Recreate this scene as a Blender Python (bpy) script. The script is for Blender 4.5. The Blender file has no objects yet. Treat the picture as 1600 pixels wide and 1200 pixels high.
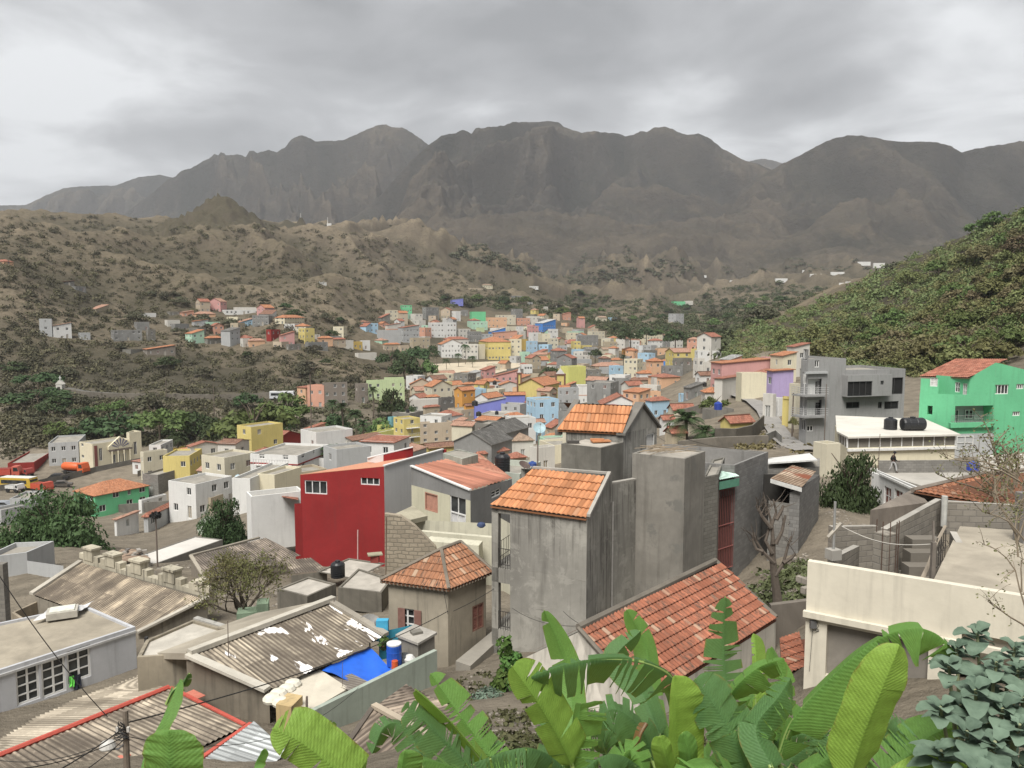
import bpy,math,random
import numpy as np
from mathutils import Vector
R=math.radians
random.seed(7)
# camera, world, sun
S=bpy.context.scene
C=S.collection
PITCH=R(5.0);F=1200.0
cam=bpy.data.cameras.new("camera");camo=bpy.data.objects.new("camera",cam);C.objects.link(camo)
cam.sensor_fit='HORIZONTAL';cam.sensor_width=36;cam.lens=36*F/1600;cam.clip_start=.1;cam.clip_end=20000
camo.location=(0,0,0);camo.rotation_euler=(R(90)-PITCH,0,0)
S.camera=camo
S.view_settings.view_transform='Standard';S.view_settings.look='None'
S.view_settings.exposure=0.72;S.view_settings.gamma=1
S.render.film_transparent=False
S.cycles.max_bounces=5;S.cycles.diffuse_bounces=3;S.cycles.transmission_bounces=3;S.cycles.volume_bounces=1
S.cycles.transparent_max_bounces=6;S.cycles.use_denoising=True
SUN_EL,SUN_AZ=R(58),R(200)
W=bpy.data.worlds.new("World");S.world=W;W.use_nodes=True
def world():
 nt=W.node_tree;n=nt.nodes;l=nt.links;n.clear()
 N=lambda t,**k:mk(n,t,**k)
 out=N('ShaderNodeOutputWorld')
 sky=N('ShaderNodeTexSky');sky.sky_type='NISHITA';sky.sun_disc=False
 sky.sun_elevation=SUN_EL;sky.sun_rotation=SUN_AZ
 b1=N('ShaderNodeBackground');b1.inputs[1].default_value=.05;l.new(sky.outputs[0],b1.inputs[0])
 tc=N('ShaderNodeTexCoord');sep=N('ShaderNodeSeparateXYZ');l.new(tc.outputs['Generated'],sep.inputs[0])
 def ma(op,a,b=None,c=None):
  m=N('ShaderNodeMath');m.operation=op
  for i,v in enumerate((a,b,c)):
   if v is None:continue
   if isinstance(v,(int,float)):m.inputs[i].default_value=v
   else:l.new(v,m.inputs[i])
  return m.outputs[0]
 z=ma('ADD',ma('MAXIMUM',sep.outputs[2],0),.16)
 cx=ma('DIVIDE',sep.outputs[0],z);cy=ma('DIVIDE',sep.outputs[1],z)
 cb=N('ShaderNodeCombineXYZ');l.new(cx,cb.inputs[0]);l.new(cy,cb.inputs[1])
 def noise(scale,det,rough,dist=0,off=(0,0,0)):
  mp=N('ShaderNodeMapping');mp.inputs['Location'].default_value=off;mp.inputs['Scale'].default_value=(1,1,1);l.new(cb.outputs[0],mp.inputs[0])
  t=N('ShaderNodeTexNoise');t.inputs['Scale'].default_value=scale;t.inputs['Detail'].default_value=det
  t.inputs['Roughness'].default_value=rough;t.inputs['Distortion'].default_value=dist;l.new(mp.outputs[0],t.inputs[0]);return t.outputs[0]
 n1=noise(.62,3,.5,.3,(1.3,4.1,0));n2=noise(2.1,6,.55,.35,(3,1,2))
 def spot(px,py,rad,amt):
  d=dirv(px,py)
  vm=N('ShaderNodeVectorMath');vm.operation='DOT_PRODUCT';l.new(tc.outputs['Generated'],vm.inputs[0]);vm.inputs[1].default_value=d
  mr=N('ShaderNodeMapRange');mr.interpolation_type='SMOOTHSTEP';l.new(vm.outputs['Value'],mr.inputs[0])
  mr.inputs[1].default_value=math.cos(rad);mr.inputs[2].default_value=1;mr.inputs[3].default_value=0;mr.inputs[4].default_value=amt
  return mr.outputs[0]
 tot=ma('MULTIPLY_ADD',ma('SUBTRACT',n1,.5),1.9,0.41)
 tot=ma('ADD',tot,ma('MULTIPLY',ma('SUBTRACT',n2,.5),1.55))
 for s in((60,300,.34,.33),(230,200,.24,.15),(680,190,.20,.24),(520,20,.17,.20),(940,190,.2,.18),(1180,160,.28,.24),(1560,190,.2,.18),(1180,235,.14,.12),(350,60,.34,-.12),(1050,40,.36,-.14),(1400,130,.2,-.16),(1580,20,.3,.12),(10,60,.2,.12)):
  tot=ma('ADD',tot,spot(*s))
 cr=N('ShaderNodeValToRGB');l.new(tot,cr.inputs[0])
 e=cr.color_ramp.elements;e[0].position=.18;e[0].color=(.195,.198,.204,1);e[1].position=.98;e[1].color=(.60,.61,.62,1)
 m=cr.color_ramp.elements.new(.56);m.color=(.318,.322,.33,1)
 b2=N('ShaderNodeBackground');l.new(cr.outputs[0],b2.inputs[0]);b2.inputs[1].default_value=1.0
 mx=N('ShaderNodeMixShader');mx.inputs[0].default_value=.95;l.new(b1.outputs[0],mx.inputs[1]);l.new(b2.outputs[0],mx.inputs[2])
 l.new(mx.outputs[0],out.inputs[0])
def mk(nodes,t,**k):
 n=nodes.new(t)
 for a,v in k.items():setattr(n,a,v)
 return n
def dirv(px,py):
 x=(px-800)/F;y=(600-py)/F
 d=Vector((x,math.cos(PITCH)+y*math.sin(PITCH),-math.sin(PITCH)+y*math.cos(PITCH)))
 return d.normalized()
world()
sl=bpy.data.lights.new("sun",'SUN');sl.energy=3.7;sl.angle=R(30);sl.color=(1,.96,.9)
so=bpy.data.objects.new("sun",sl);C.objects.link(so);so.rotation_euler=(R(90)-SUN_EL,0,R(180)-SUN_AZ);so.location=(0,0,300)
# pixel -> place
def at(px,py,Y):
 x=(px-800)/F;y=(600-py)/F
 d=Vector((x,math.cos(PITCH)+y*math.sin(PITCH),-math.sin(PITCH)+y*math.cos(PITCH)))
 return d*(Y/d.y)
def atz(px,py,z):
 d=dirv(px,py);return d*(z/d.z)
def uY(px):return(px-800)/F/math.cos(PITCH)
# numpy noise
_rs=np.random.RandomState(11)
_G=_rs.rand(512,2)*2-1;_G/=np.linalg.norm(_G,axis=1)[:,None];_P=np.tile(_rs.permutation(512),3)
def perlin(x,y):
 xi=np.floor(x).astype(int);yi=np.floor(y).astype(int);xf=x-xi;yf=y-yi
 def g(ix,iy,dx,dy):
  h=_P[(_P[ix&511]+iy)&511];v=_G[h];return v[...,0]*dx+v[...,1]*dy
 u=xf*xf*xf*(xf*(xf*6-15)+10);v=yf*yf*yf*(yf*(yf*6-15)+10)
 a=g(xi,yi,xf,yf);b=g(xi+1,yi,xf-1,yf);c=g(xi,yi+1,xf,yf-1);d=g(xi+1,yi+1,xf-1,yf-1)
 return(a+u*(b-a))*(1-v)+(c+u*(d-c))*v
def fbm(x,y,o=4,g=.5):
 s=0;a=1
 for i in range(o):s=s+a*perlin(x+17.3*i,y-9.1*i);x=x*2.03;y=y*2.03;a*=g
 return s
def ridged(x,y,o=5,g=.5):
 s=0;a=1;w=1
 for i in range(o):
  n=1-np.abs(perlin(x+31.7*i,y+5.3*i))*2;n=n*n*w;w=np.clip(n*1.6,0,1)
  s=s+a*n;x=x*2.07;y=y*2.07;a*=g
 return s
# terrain (control points: px, py, distance, roughness)
CP=[(800,1500,4,0),(200,1500,5,0),(1400,1500,5,0),(800,1350,9,0),(400,1330,10,0),(1200,1330,9,0),(0,1300,14,0),(1600,1300,10,0),(760,1190,15,0),(780,1105,22,0),(700,1075,27,0),(745,1045,33,0),(560,1150,24,0),(600,1060,34,0),(450,1040,36,0),(150,1130,28,0),(0,1150,27,0),(300,1080,30,0),(900,1020,33,0),(1000,1000,36,0),(1100,1060,27,0),(1200,1000,30,0),(1210,945,32,0),(1000,1130,22,0),(1350,1150,16,0),(1550,1150,14,0),(1300,1060,20,0),(1050,930,42,0),(1170,900,42,0),(1260,880,38,0),(1350,870,38,0),(1500,830,40,0),(1600,830,40,0),(800,930,44,0),(650,920,48,0),(500,925,50,0),(1400,812,48,0),(1300,800,48,0),(1400,746,62,0),(1550,747,60,0),(1250,755,62,0),(1600,735,66,0),(300,960,44,0),(150,985,42,0),(0,990,42,0),(100,880,62,0),(0,900,58,0),(380,890,60,0),(600,880,62,0),(250,872,80,0),(0,850,88,0),(400,850,75,0),(130,858,78,0),(260,835,110,0),(100,815,125,0),(0,800,135,0),(350,800,115,0),(160,808,146,0),(50,770,160,0),(220,760,170,0),(100,735,190,0),(300,740,170,0),(300,710,205,0),(0,735,190,0),(400,760,130,0),(520,760,125,0),(450,740,150,0),(550,715,180,0),(700,740,130,0),(850,760,105,0),(860,720,150,0),(650,708,210,0),(750,690,190,0),(600,670,240,0),(900,690,160,0),(1000,680,150,0),(1000,660,190,0),(850,655,250,0),(700,645,265,0),(940,650,210,0),(1050,690,110,0),(1150,690,100,0),(1200,700,84,.05),(1250,700,90,0),(1200,650,118,0),(1140,620,150,0),(1060,640,170,0),(1350,690,96,0),(1500,715,80,0),(1600,715,78,0),(1420,690,92,0),(1060,610,230,0),(1120,580,230,0),(900,610,320,0),(780,600,330,0),(700,575,400,0),(830,572,430,0),(960,580,400,0),(1080,570,380,0),(700,540,480,0),(850,540,500,0),(960,545,520,0),(1050,540,520,0),(650,520,520,0),(800,520,570,0),(900,520,590,.05),(720,500,600,.05),(850,500,640,.1),(1000,515,620,.1),(780,480,690,.2),(900,480,760,.25),(1040,500,700,.2),(1100,520,600,.2),(700,482,680,.2),(550,560,380,.1),(550,540,430,.1),(600,600,320,.1),(520,620,270,.05),(600,630,270,0),(0,700,205,.15),(200,690,222,.1),(400,690,215,.05),(520,680,220,0),(100,640,240,.3),(250,622,265,.05),(420,620,275,.1),(100,619,262,.05),(350,575,320,.3),(200,575,310,.3),(50,590,280,.3),(450,560,350,.15),(450,585,320,.3),(0,550,310,.3),(100,530,335,.05),(230,555,330,.05),(210,532,350,.05),(330,540,370,.05),(400,545,370,.05),(490,545,380,.05),(300,500,410,.05),(380,494,430,.05),(455,508,400,.05),(240,495,410,.1),(150,492,390,.05),(115,453,400,.05),(10,414,380,.05),(0,470,350,.2),(60,480,360,.2),(50,430,390,.3),(200,430,450,.5),(350,450,480,.5),(500,470,500,.5),(600,480,560,.4),(640,490,570,.2),(100,390,480,.6),(250,395,560,.6),(400,410,560,.7),(550,430,640,.7),(650,450,760,.6),(760,450,800,.4),(850,450,860,.4),(-60,342,700,.34),(0,338,720,.34),(100,342,740,.34),(190,340,780,.34),(270,352,800,.34),(410,352,850,.34),(470,349,900,.2),(520,352,900,.25),(590,362,960,.4),(640,352,1000,.4),(700,385,1050,.6),(760,415,1100,.6),(840,430,1150,.6),(540,390,780,.7),(350,370,700,.6),(150,365,620,.6),(0,372,1000,.4),(200,375,1050,.4),(400,385,1150,.4),(600,385,1300,.4),(200,400,1500,.4),(500,395,1700,.4),(0,400,1500,.4),(700,395,1500,.5),(850,415,1500,.6),(950,420,1300,.7),(1000,390,1600,.7),(900,450,1050,.6),(1000,450,1000,.6),(1080,430,1300,.6),(960,490,850,.4),(1060,470,950,.5),(1150,480,850,.3),(1120,495,720,.2),(1160,440,1200,.4),(1220,440,1050,.3),(1300,435,1100,.4),(1345,412,1250,.3),(1180,470,950,.3),(1250,400,1500,.5),(1350,400,1500,.5),(1180,385,1700,.5),(1250,372,1900,.3),(1400,420,1400,.4),(1500,420,1500,.4),(1600,420,1500,.4),(1140,545,280,.1),(1160,515,360,.1),(1230,565,210,.1),(1300,590,160,.1),(1430,610,125,.1),(1520,640,105,.1),(1600,640,100,.1),(1600,560,135,.1),(1560,500,180,.2),(1600,430,200,.2),(1500,470,215,.25),(1400,500,240,.25),(1300,500,290,.25),(1200,505,370,.2),(1600,322,265,.15),(1560,340,280,.15),(1500,366,305,.15),(1450,388,330,.15),(1400,410,350,.15),(1340,438,390,.15),(1270,468,430,.15),(1210,492,460,.15),(1700,285,240,.15),(1800,260,230,.1),(1800,500,130,.1),(1600,375,370,.15),(1500,410,400,.15),(1400,440,450,.15),(1300,470,520,.15),(1700,345,340,.15),(1600,450,700,.2),(1450,455,800,.2),(1300,455,800,.2),(1220,480,620,.2),(1800,350,500,.2),(-200,340,700,.4),(-200,500,350,.3),(-200,800,140,0),(-200,950,60,0),(-250,1150,27,0),(1800,720,75,0),(1800,830,40,0),(1850,1150,14,0),(-400,600,300,.3),(-500,800,150,0),(2000,600,100,.1),(-500,350,800,.3),(2100,300,300,.1),(2100,450,900,.1),(-500,420,1600,.3)]
CW=[(0,-1,-1.7,0),(-5,-2,-1.7,0),(5,-2,-1.7,0),(0,-7,-1,0),(-8,-7,-1,0),(8,-7,-1,0),(-25,-5,-4,0),(25,-5,-3,0),(0,2.5,-2.9,0)]
K0=12.0
_A=[tuple(at(p[0],p[1],p[2]))+(p[3],)for p in CP]+CW
_A=np.array(_A)
def st(x,y):return np.stack([1.6*x/(y+K0),np.log(y+K0)],-1)
_X=st(_A[:,0],_A[:,1]);_q=np.stack([_A[:,2]/(_A[:,1]+K0),_A[:,3]],-1)
def _k(r2):return .5*r2*np.log(r2+1e-12)
def _fit():
 n=len(_X);d2=((_X[:,None]-_X[None])**2).sum(-1)
 A=np.zeros((n+3,n+3));A[:n,:n]=_k(d2)+2e-4*np.eye(n);P=np.hstack([np.ones((n,1)),_X]);A[:n,n:]=P;A[n:,:n]=P.T
 b=np.zeros((n+3,2));b[:n]=_q;return np.linalg.solve(A,b)
_w=_fit()
def terrain(x,y,rough=True):
 x=np.asarray(x,float);y=np.asarray(y,float);sh=x.shape;X=st(x.ravel(),y.ravel());out=np.empty((len(X),2))
 for i in range(0,len(X),20000):
  c=X[i:i+20000];d2=((c[:,None]-_X[None])**2).sum(-1)
  out[i:i+20000]=_k(d2)@_w[:-3]+np.hstack([np.ones((len(c),1)),c])@_w[-3:]
 z=out[:,0].reshape(sh)*(y+K0)
 if rough:
  global REL
  r=np.clip(out[:,1].reshape(sh),0,1);a=r*np.clip(y,0,1500)*.040*(1+.35*np.clip((y-850)/500,0,1))
  wx=x+22*perlin(x/90,y/90);wy=y+22*perlin(x/90+40,y/90)
  g1=ridged(wx/150,wy/190,6,.5);g2=ridged(wx/42+5,wy/60,4,.55)
  z=z+a*(g1-.95)+a*.22*(g2-.8)*np.clip((1500-y)/900,.15,1);REL=.65*g1+.35*g2
  z=z+r*np.clip((y-780)/420,0,1)*62*(ridged((wx+.5*wy)/330,wy/300,4)-1.05)
  z=z-np.clip(y-1300,0,2000)*.16*(1+.6*perlin(x/260,y/260))
  z=z+.04*fbm(x/1.7,y/1.7,3)*np.clip(y/15,0,3)
  for(px,py,Y,w,pw)in((350,308,800,74,1.05),(326,330,796,40,1.1),(300,343,790,34,1.2),(470,340,880,26,1.0),(505,347,900,24,1.0),(385,345,800,36,1.2)):
   p=at(px,py,Y);base=at(px,362,Y).z;dd=np.sqrt((x-p.x)**2+((y-p.y)*.7)**2)/w
   dd=dd*(1+.35*perlin(x/14,y/14));k=np.clip(1-dd,0,1)**(pw*1.25);kk=np.minimum(k*1.15,1);REL=np.where(k>.1,np.minimum(REL,.15),REL);z=np.where(k>0,np.maximum(z,base-12+(p.z-base+12)*kk+5*(ridged(x/13,y/13,4)-.9)*(dd>.08)),z)
 return z
_YS=np.exp(np.linspace(math.log(8),math.log(2500),700))
def ground_hit(px,py,ymin=8):
 d=at(px,py,1.0);ys=_YS[_YS>ymin];z=terrain(d.x*ys,ys);h=d.z*ys<z
 if not h.any():return None
 i=int(np.argmax(h));return float(ys[max(i,0)])
def gz(x,y):return float(terrain(np.array([x]),np.array([y]))[0])
# materials
MATS={}
def newmat(name):
 m=bpy.data.materials.new(name);m.use_nodes=True;nt=m.node_tree;nt.nodes.clear()
 out=nt.nodes.new('ShaderNodeOutputMaterial');b=nt.nodes.new('ShaderNodeBsdfPrincipled');nt.links.new(b.outputs[0],out.inputs[0])
 return m,nt,b
class NT:
 def __init__(s,nt):s.n=nt.nodes;s.l=nt.links;s.nt=nt;s.tc=s.n.new('ShaderNodeTexCoord')
 def co(s,kind='Object',scale=(1,1,1),loc=(0,0,0),rot=(0,0,0)):
  m=s.n.new('ShaderNodeMapping');m.inputs['Scale'].default_value=scale;m.inputs['Location'].default_value=loc;m.inputs['Rotation'].default_value=rot
  s.l.new(s.tc.outputs[kind],m.inputs[0]);return m.outputs[0]
 def noise(s,co,scale,det=4,rough=.55,dist=0):
  t=s.n.new('ShaderNodeTexNoise');t.inputs['Scale'].default_value=scale;t.inputs['Detail'].default_value=det;t.inputs['Roughness'].default_value=rough;t.inputs['Distortion'].default_value=dist
  s.l.new(co,t.inputs[0]);return t.outputs[0]
 def ma(s,op,a,b=None,c=None,clamp=False):
  m=s.n.new('ShaderNodeMath');m.operation=op;m.use_clamp=clamp
  for i,v in enumerate((a,b,c)):
   if v is None:continue
   if isinstance(v,(int,float)):m.inputs[i].default_value=v
   else:s.l.new(v,m.inputs[i])
  return m.outputs[0]
 def rng(s,v,a,b,c=0.,d=1.):
  m=s.n.new('ShaderNodeMapRange');s.l.new(v,m.inputs[0])
  for i,q in enumerate((a,b,c,d)):m.inputs[i+1].default_value=q
  return m.outputs[0]
 def mix(s,f,a,b,mode='MIX'):
  m=s.n.new('ShaderNodeMix');m.data_type='RGBA';m.blend_type=mode
  for i,v in((0,f),(6,a),(7,b)):
   if isinstance(v,(int,float)):m.inputs[i].default_value=v
   elif isinstance(v,tuple):m.inputs[i].default_value=(*v[:3],1)
   else:s.l.new(v,m.inputs[i])
  return m.outputs[2]
 def bump(s,b,h,strength=.5,dist=.05):
  m=s.n.new('ShaderNodeBump');m.inputs['Strength'].default_value=strength;m.inputs['Distance'].default_value=dist
  s.l.new(h,m.inputs['Height']);s.l.new(m.outputs[0],b.inputs['Normal'])
 def attr(s,name):
  a=s.n.new('ShaderNodeAttribute');a.attribute_name=name;return a
def shade(c,k):return tuple(min(1,v*k)for v in c)
def formwork(rgb,key):
 m0=plaster(rgb,.34,.45,big=.3,key=key+'0',panel=True);return m0
def plaster(rgb,dirt=.35,streak=.3,rough=.92,patch=None,key=None,big=.35,panel=False):
 key=('pl',rgb,dirt,streak,patch,key)
 if key in MATS:return MATS[key]
 m,nt,b=newmat("plaster");t=NT(nt);b.inputs['Roughness'].default_value=rough;b.inputs['Specular IOR Level'].default_value=.2
 off=(random.uniform(0,50),)*3
 n1=t.noise(t.co(loc=off),big,6,.6,.4);n2=t.noise(t.co(loc=off),3.5,5,.6)
 st_=t.noise(t.co(scale=(2.2,2.2,.16),loc=off),1.6,4,.6)
 c=t.mix(t.rng(n1,.35,.7),rgb,shade(rgb,1-dirt))
 c=t.mix(t.rng(n2,.4,.75,0,dirt),c,shade(rgb,.62))
 c=t.mix(t.rng(st_,.52,.72,0,streak),c,(.07,.065,.055))
 if panel:
  br=t.n.new('ShaderNodeTexBrick');cu=t.co('UV');wz=t.n.new('ShaderNodeTexNoise');wz.inputs['Scale'].default_value=.7;wz.inputs['Detail'].default_value=4;t.l.new(cu,wz.inputs[0]);t.l.new(t.mix(.4,cu,wz.outputs[1]),br.inputs[0])
  br.inputs['Scale'].default_value=1;br.inputs['Brick Width'].default_value=1.9;br.inputs['Row Height'].default_value=1.35;br.inputs['Mortar Size'].default_value=.02;br.inputs['Mortar Smooth'].default_value=1
  br.inputs[1].default_value=(1.25,1.25,1.24,1);br.inputs[2].default_value=(.84,.84,.85,1);br.inputs[3].default_value=(.68,.67,.66,1)
  c=t.mix(.38,c,br.outputs[0],'MULTIPLY');uvz=t.n.new('ShaderNodeSeparateXYZ');t.l.new(cu,uvz.inputs[0]);rn=t.noise(t.co('UV',scale=(1,.05,1)),5,3,.6);c=t.mix(t.ma('MULTIPLY',t.rng(rn,.5,.66),t.rng(uvz.outputs[1],-11.5,-8.8,0,.75)),c,(.06,.055,.048));pv=t.noise(t.co('UV'),.9,6,.7,.6);c=t.mix(t.rng(pv,.52,.6,0,.45),c,shade(rgb,1.3))
 if patch:c=t.mix(t.rng(t.noise(t.co(loc=off),.8,5,.65),.58,.64),c,patch)
 t.l.new(c,b.inputs['Base Color']);t.bump(b,n2,.25,.03)
 MATS[key]=m;return m
def blocks(rgb=(.26,.25,.23),mortar=(.16,.155,.145),bw=.42,bh=.21,dirt=.4,stone=False):
 key=('bk',rgb,mortar,bw,bh,dirt,stone)
 if key in MATS:return MATS[key]
 m,nt,b=newmat("blockwork");t=NT(nt);b.inputs['Roughness'].default_value=.95;b.inputs['Specular IOR Level'].default_value=.1
 br=t.n.new('ShaderNodeTexBrick');co=t.co('UV')
 if stone:
  nz=t.n.new('ShaderNodeTexNoise');nz.inputs['Scale'].default_value=1.3;t.l.new(co,nz.inputs[0])
  co=t.mix(.22,co,nz.outputs[1])
 t.l.new(co,br.inputs[0]);br.inputs['Scale'].default_value=1;br.inputs['Brick Width'].default_value=bw;br.inputs['Row Height'].default_value=bh
 br.inputs['Mortar Size'].default_value=.016 if not stone else .03;br.inputs['Mortar Smooth'].default_value=.5
 br.inputs[1].default_value=(*rgb,1);br.inputs[2].default_value=(*shade(rgb,.72),1);br.inputs[3].default_value=(*mortar,1)
 n1=t.noise(t.co(),.5,5,.6);n2=t.noise(t.co(),6,4,.6)
 c=t.mix(t.rng(n1,.4,.72,0,dirt),br.outputs[0],shade(rgb,.5));c=t.mix(t.rng(n2,.35,.8,0,.4),c,shade(rgb,.6))
 t.l.new(c,b.inputs['Base Color']);t.bump(b,t.ma('ADD',t.ma('MULTIPLY',br.outputs[1],-1),t.ma('MULTIPLY',n2,.6)),.5,.03)
 MATS[key]=m;return m
def tiles(rgb=(.50,.17,.065),dirt=.3,fine=False,white=0,key=None):
 key=('ti',rgb,dirt,fine,white,key)
 if key in MATS:return MATS[key]
 m,nt,b=newmat("clay_tiles");t=NT(nt);b.inputs['Roughness'].default_value=.8;b.inputs['Specular IOR Level'].default_value=.25
 sep=t.n.new('ShaderNodeSeparateXYZ');t.l.new(t.tc.outputs['UV'],sep.inputs[0]);U,V=sep.outputs[0],sep.outputs[1]
 cb=t.n.new('ShaderNodeCombineXYZ');t.l.new(t.ma('FLOOR',U),cb.inputs[0]);t.l.new(t.ma('FLOOR',V),cb.inputs[1])
 wn=t.n.new('ShaderNodeTexWhiteNoise');wn.noise_dimensions='2D';t.l.new(cb.outputs[0],wn.inputs[0])
 c=t.mix(wn.outputs[0],shade(rgb,.62),shade(rgb,1.32))
 n1=t.noise(t.co(),.45,5,.6);n2=t.noise(t.co(),5,4,.7)
 c=t.mix(t.rng(n1,.4,.75,0,dirt*1.2),c,shade(rgb,.45))
 c=t.mix(t.rng(t.ma('ADD',t.noise(t.co('UV',scale=(1.2,.45,1)),2.2,4,.7),t.ma('MULTIPLY',wn.outputs[0],.2)),.55,.85,0,dirt*1.7),c,(.06,.05,.04));wn2=t.ma('FRACT',t.ma('MULTIPLY',wn.outputs[0],7.3));c=t.mix(t.ma('MULTIPLY',t.rng(wn2,.9,.95),dirt),c,(.42,.33,.24))
 trg=t.ma('ABSOLUTE',t.ma('SINE',t.ma('MULTIPLY',U,math.pi)));c=t.mix(t.rng(trg,.0,.4,.30+dirt*.6,0),c,shade(rgb,.25))  # shade in the tile troughs is painted into the colour
 if white:c=t.mix(t.rng(n2,.66,.7,0,white),c,(.6,.57,.52))
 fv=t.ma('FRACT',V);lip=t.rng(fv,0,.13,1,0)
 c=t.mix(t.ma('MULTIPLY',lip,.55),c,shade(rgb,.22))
 if fine:
  prof=t.ma('ABSOLUTE',t.ma('SINE',t.ma('MULTIPLY',U,math.pi)))
  c=t.mix(t.rng(prof,.0,.35,.45,0),c,shade(rgb,.3))  # trough shade painted again where the roof is modelled flat
  t.bump(b,t.ma('ADD',prof,t.ma('MULTIPLY',fv,-.5)),.8,.06)
 else:t.bump(b,n2,.2,.01)
 t.l.new(c,b.inputs['Base Color']);MATS[key]=m;return m
def corrug(rgb=(.30,.26,.2),dark=(.10,.085,.07),rust=None,patches=0,fine=False,key=None,grime=.8):
 key=('co',rgb,dark,rust,patches,fine,key,grime)
 if key in MATS:return MATS[key]
 m,nt,b=newmat("corrugated_sheet");t=NT(nt);b.inputs['Roughness'].default_value=.85;b.inputs['Specular IOR Level'].default_value=.2
 sep=t.n.new('ShaderNodeSeparateXYZ');t.l.new(t.tc.outputs['UV'],sep.inputs[0]);U,V=sep.outputs[0],sep.outputs[1]
 cb=t.n.new('ShaderNodeCombineXYZ');t.l.new(t.ma('FLOOR',t.ma('DIVIDE',U,.92)),cb.inputs[0]);t.l.new(t.ma('FLOOR',t.ma('DIVIDE',V,1.7)),cb.inputs[1])
 wn=t.n.new('ShaderNodeTexWhiteNoise');wn.noise_dimensions='2D';t.l.new(cb.outputs[0],wn.inputs[0])
 c=t.mix(t.rng(wn.outputs[0],.15,.85,0,1),shade(rgb,1.5),t.mix(.5,rgb,dark))
 n1=t.noise(t.co('UV',scale=(3.2,.35,1)),1.4,5,.6);n2=t.noise(t.co(),.7,5,.65)
 c=t.mix(t.rng(n1,.42,.68,0,grime),c,dark);c=t.mix(t.rng(n2,.42,.62,0,grime),c,dark);c=t.mix(t.rng(t.noise(t.co('UV',scale=(1.2,.5,1)),1.1,5,.7),.56,.66,0,.55),c,shade(rgb,1.5))
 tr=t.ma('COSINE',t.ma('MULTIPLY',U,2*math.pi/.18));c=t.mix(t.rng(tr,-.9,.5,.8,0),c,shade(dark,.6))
 if rust:c=t.mix(t.rng(t.noise(t.co(),.5,4,.5),.5,.6),c,rust)
 if patches:
  n3=t.noise(t.co('UV',scale=(1.1,.55,1)),.9,4,.55,.5);c=t.mix(t.rng(n3,.565,.58,0,patches),c,(.72,.70,.68))
 t.l.new(c,b.inputs['Base Color'])
 if fine:t.bump(b,tr,.8,.05)
 MATS[key]=m;return m
def simple(rgb,rough=.6,metal=0,spec=.4,var=.15,scale=4,bump=0):
 key=('si',rgb,rough,metal,var,scale,bump)
 if key in MATS:return MATS[key]
 m,nt,b=newmat("paint");t=NT(nt);b.inputs['Roughness'].default_value=rough;b.inputs['Metallic'].default_value=metal;b.inputs['Specular IOR Level'].default_value=spec
 n=t.noise(t.co(),scale,4,.6);t.l.new(t.mix(t.rng(n,.3,.75),shade(rgb,1+var*.5),shade(rgb,1-var*1.5)),b.inputs['Base Color'])
 if bump:t.bump(b,n,.6,bump)
 MATS[key]=m;return m
def glass_mat():
 if 'glass' in MATS:return MATS['glass']
 m,nt,b=newmat("window_glass");t=NT(nt);b.inputs['Roughness'].default_value=.12;b.inputs['Specular IOR Level'].default_value=.35
 n=t.noise(t.co(),1.1,3,.5);t.l.new(t.mix(t.rng(n,.35,.65),(.018,.02,.022),(.06,.065,.065)),b.inputs['Base Color']);MATS['glass']=m;return m
def foliage(rgb,rgb2=None,trans=.25,key=None,ns=.55,rv=.55):
 key=('fo',rgb,rgb2,trans,key)
 if key in MATS:return MATS[key]
 m,nt,b=newmat("foliage");t=NT(nt);b.inputs['Roughness'].default_value=.7;b.inputs['Specular IOR Level'].default_value=.25
 g=t.n.new('ShaderNodeNewGeometry');oi=t.n.new('ShaderNodeObjectInfo')
 n=t.noise(t.co(),ns,3,.6);rgb2=rgb2 or shade(rgb,.45)
 c=t.mix(t.rng(n,.3,.7),rgb,rgb2);c=t.mix(t.rng(g.outputs['Random Per Island'],0,1,0,rv),c,shade(rgb,1.6))
 hv=t.n.new('ShaderNodeHueSaturation');t.l.new(c,hv.inputs['Color']);t.l.new(t.rng(oi.outputs['Random'],0,1,.47,.53),hv.inputs['Hue']);t.l.new(t.rng(oi.outputs['Random'],0,1,.75,1.2),hv.inputs['Value'])
 t.l.new(hv.outputs[0],b.inputs['Base Color'])
 tl=t.n.new('ShaderNodeBsdfTranslucent');t.l.new(hv.outputs[0],tl.inputs[0]);ms=t.n.new('ShaderNodeMixShader');ms.inputs[0].default_value=trans
 o=[q for q in t.n if q.type=='OUTPUT_MATERIAL'][0];t.l.new(b.outputs[0],ms.inputs[1]);t.l.new(tl.outputs[0],ms.inputs[2]);t.l.new(ms.outputs[0],o.inputs[0])
 MATS[key]=m;return m
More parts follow.
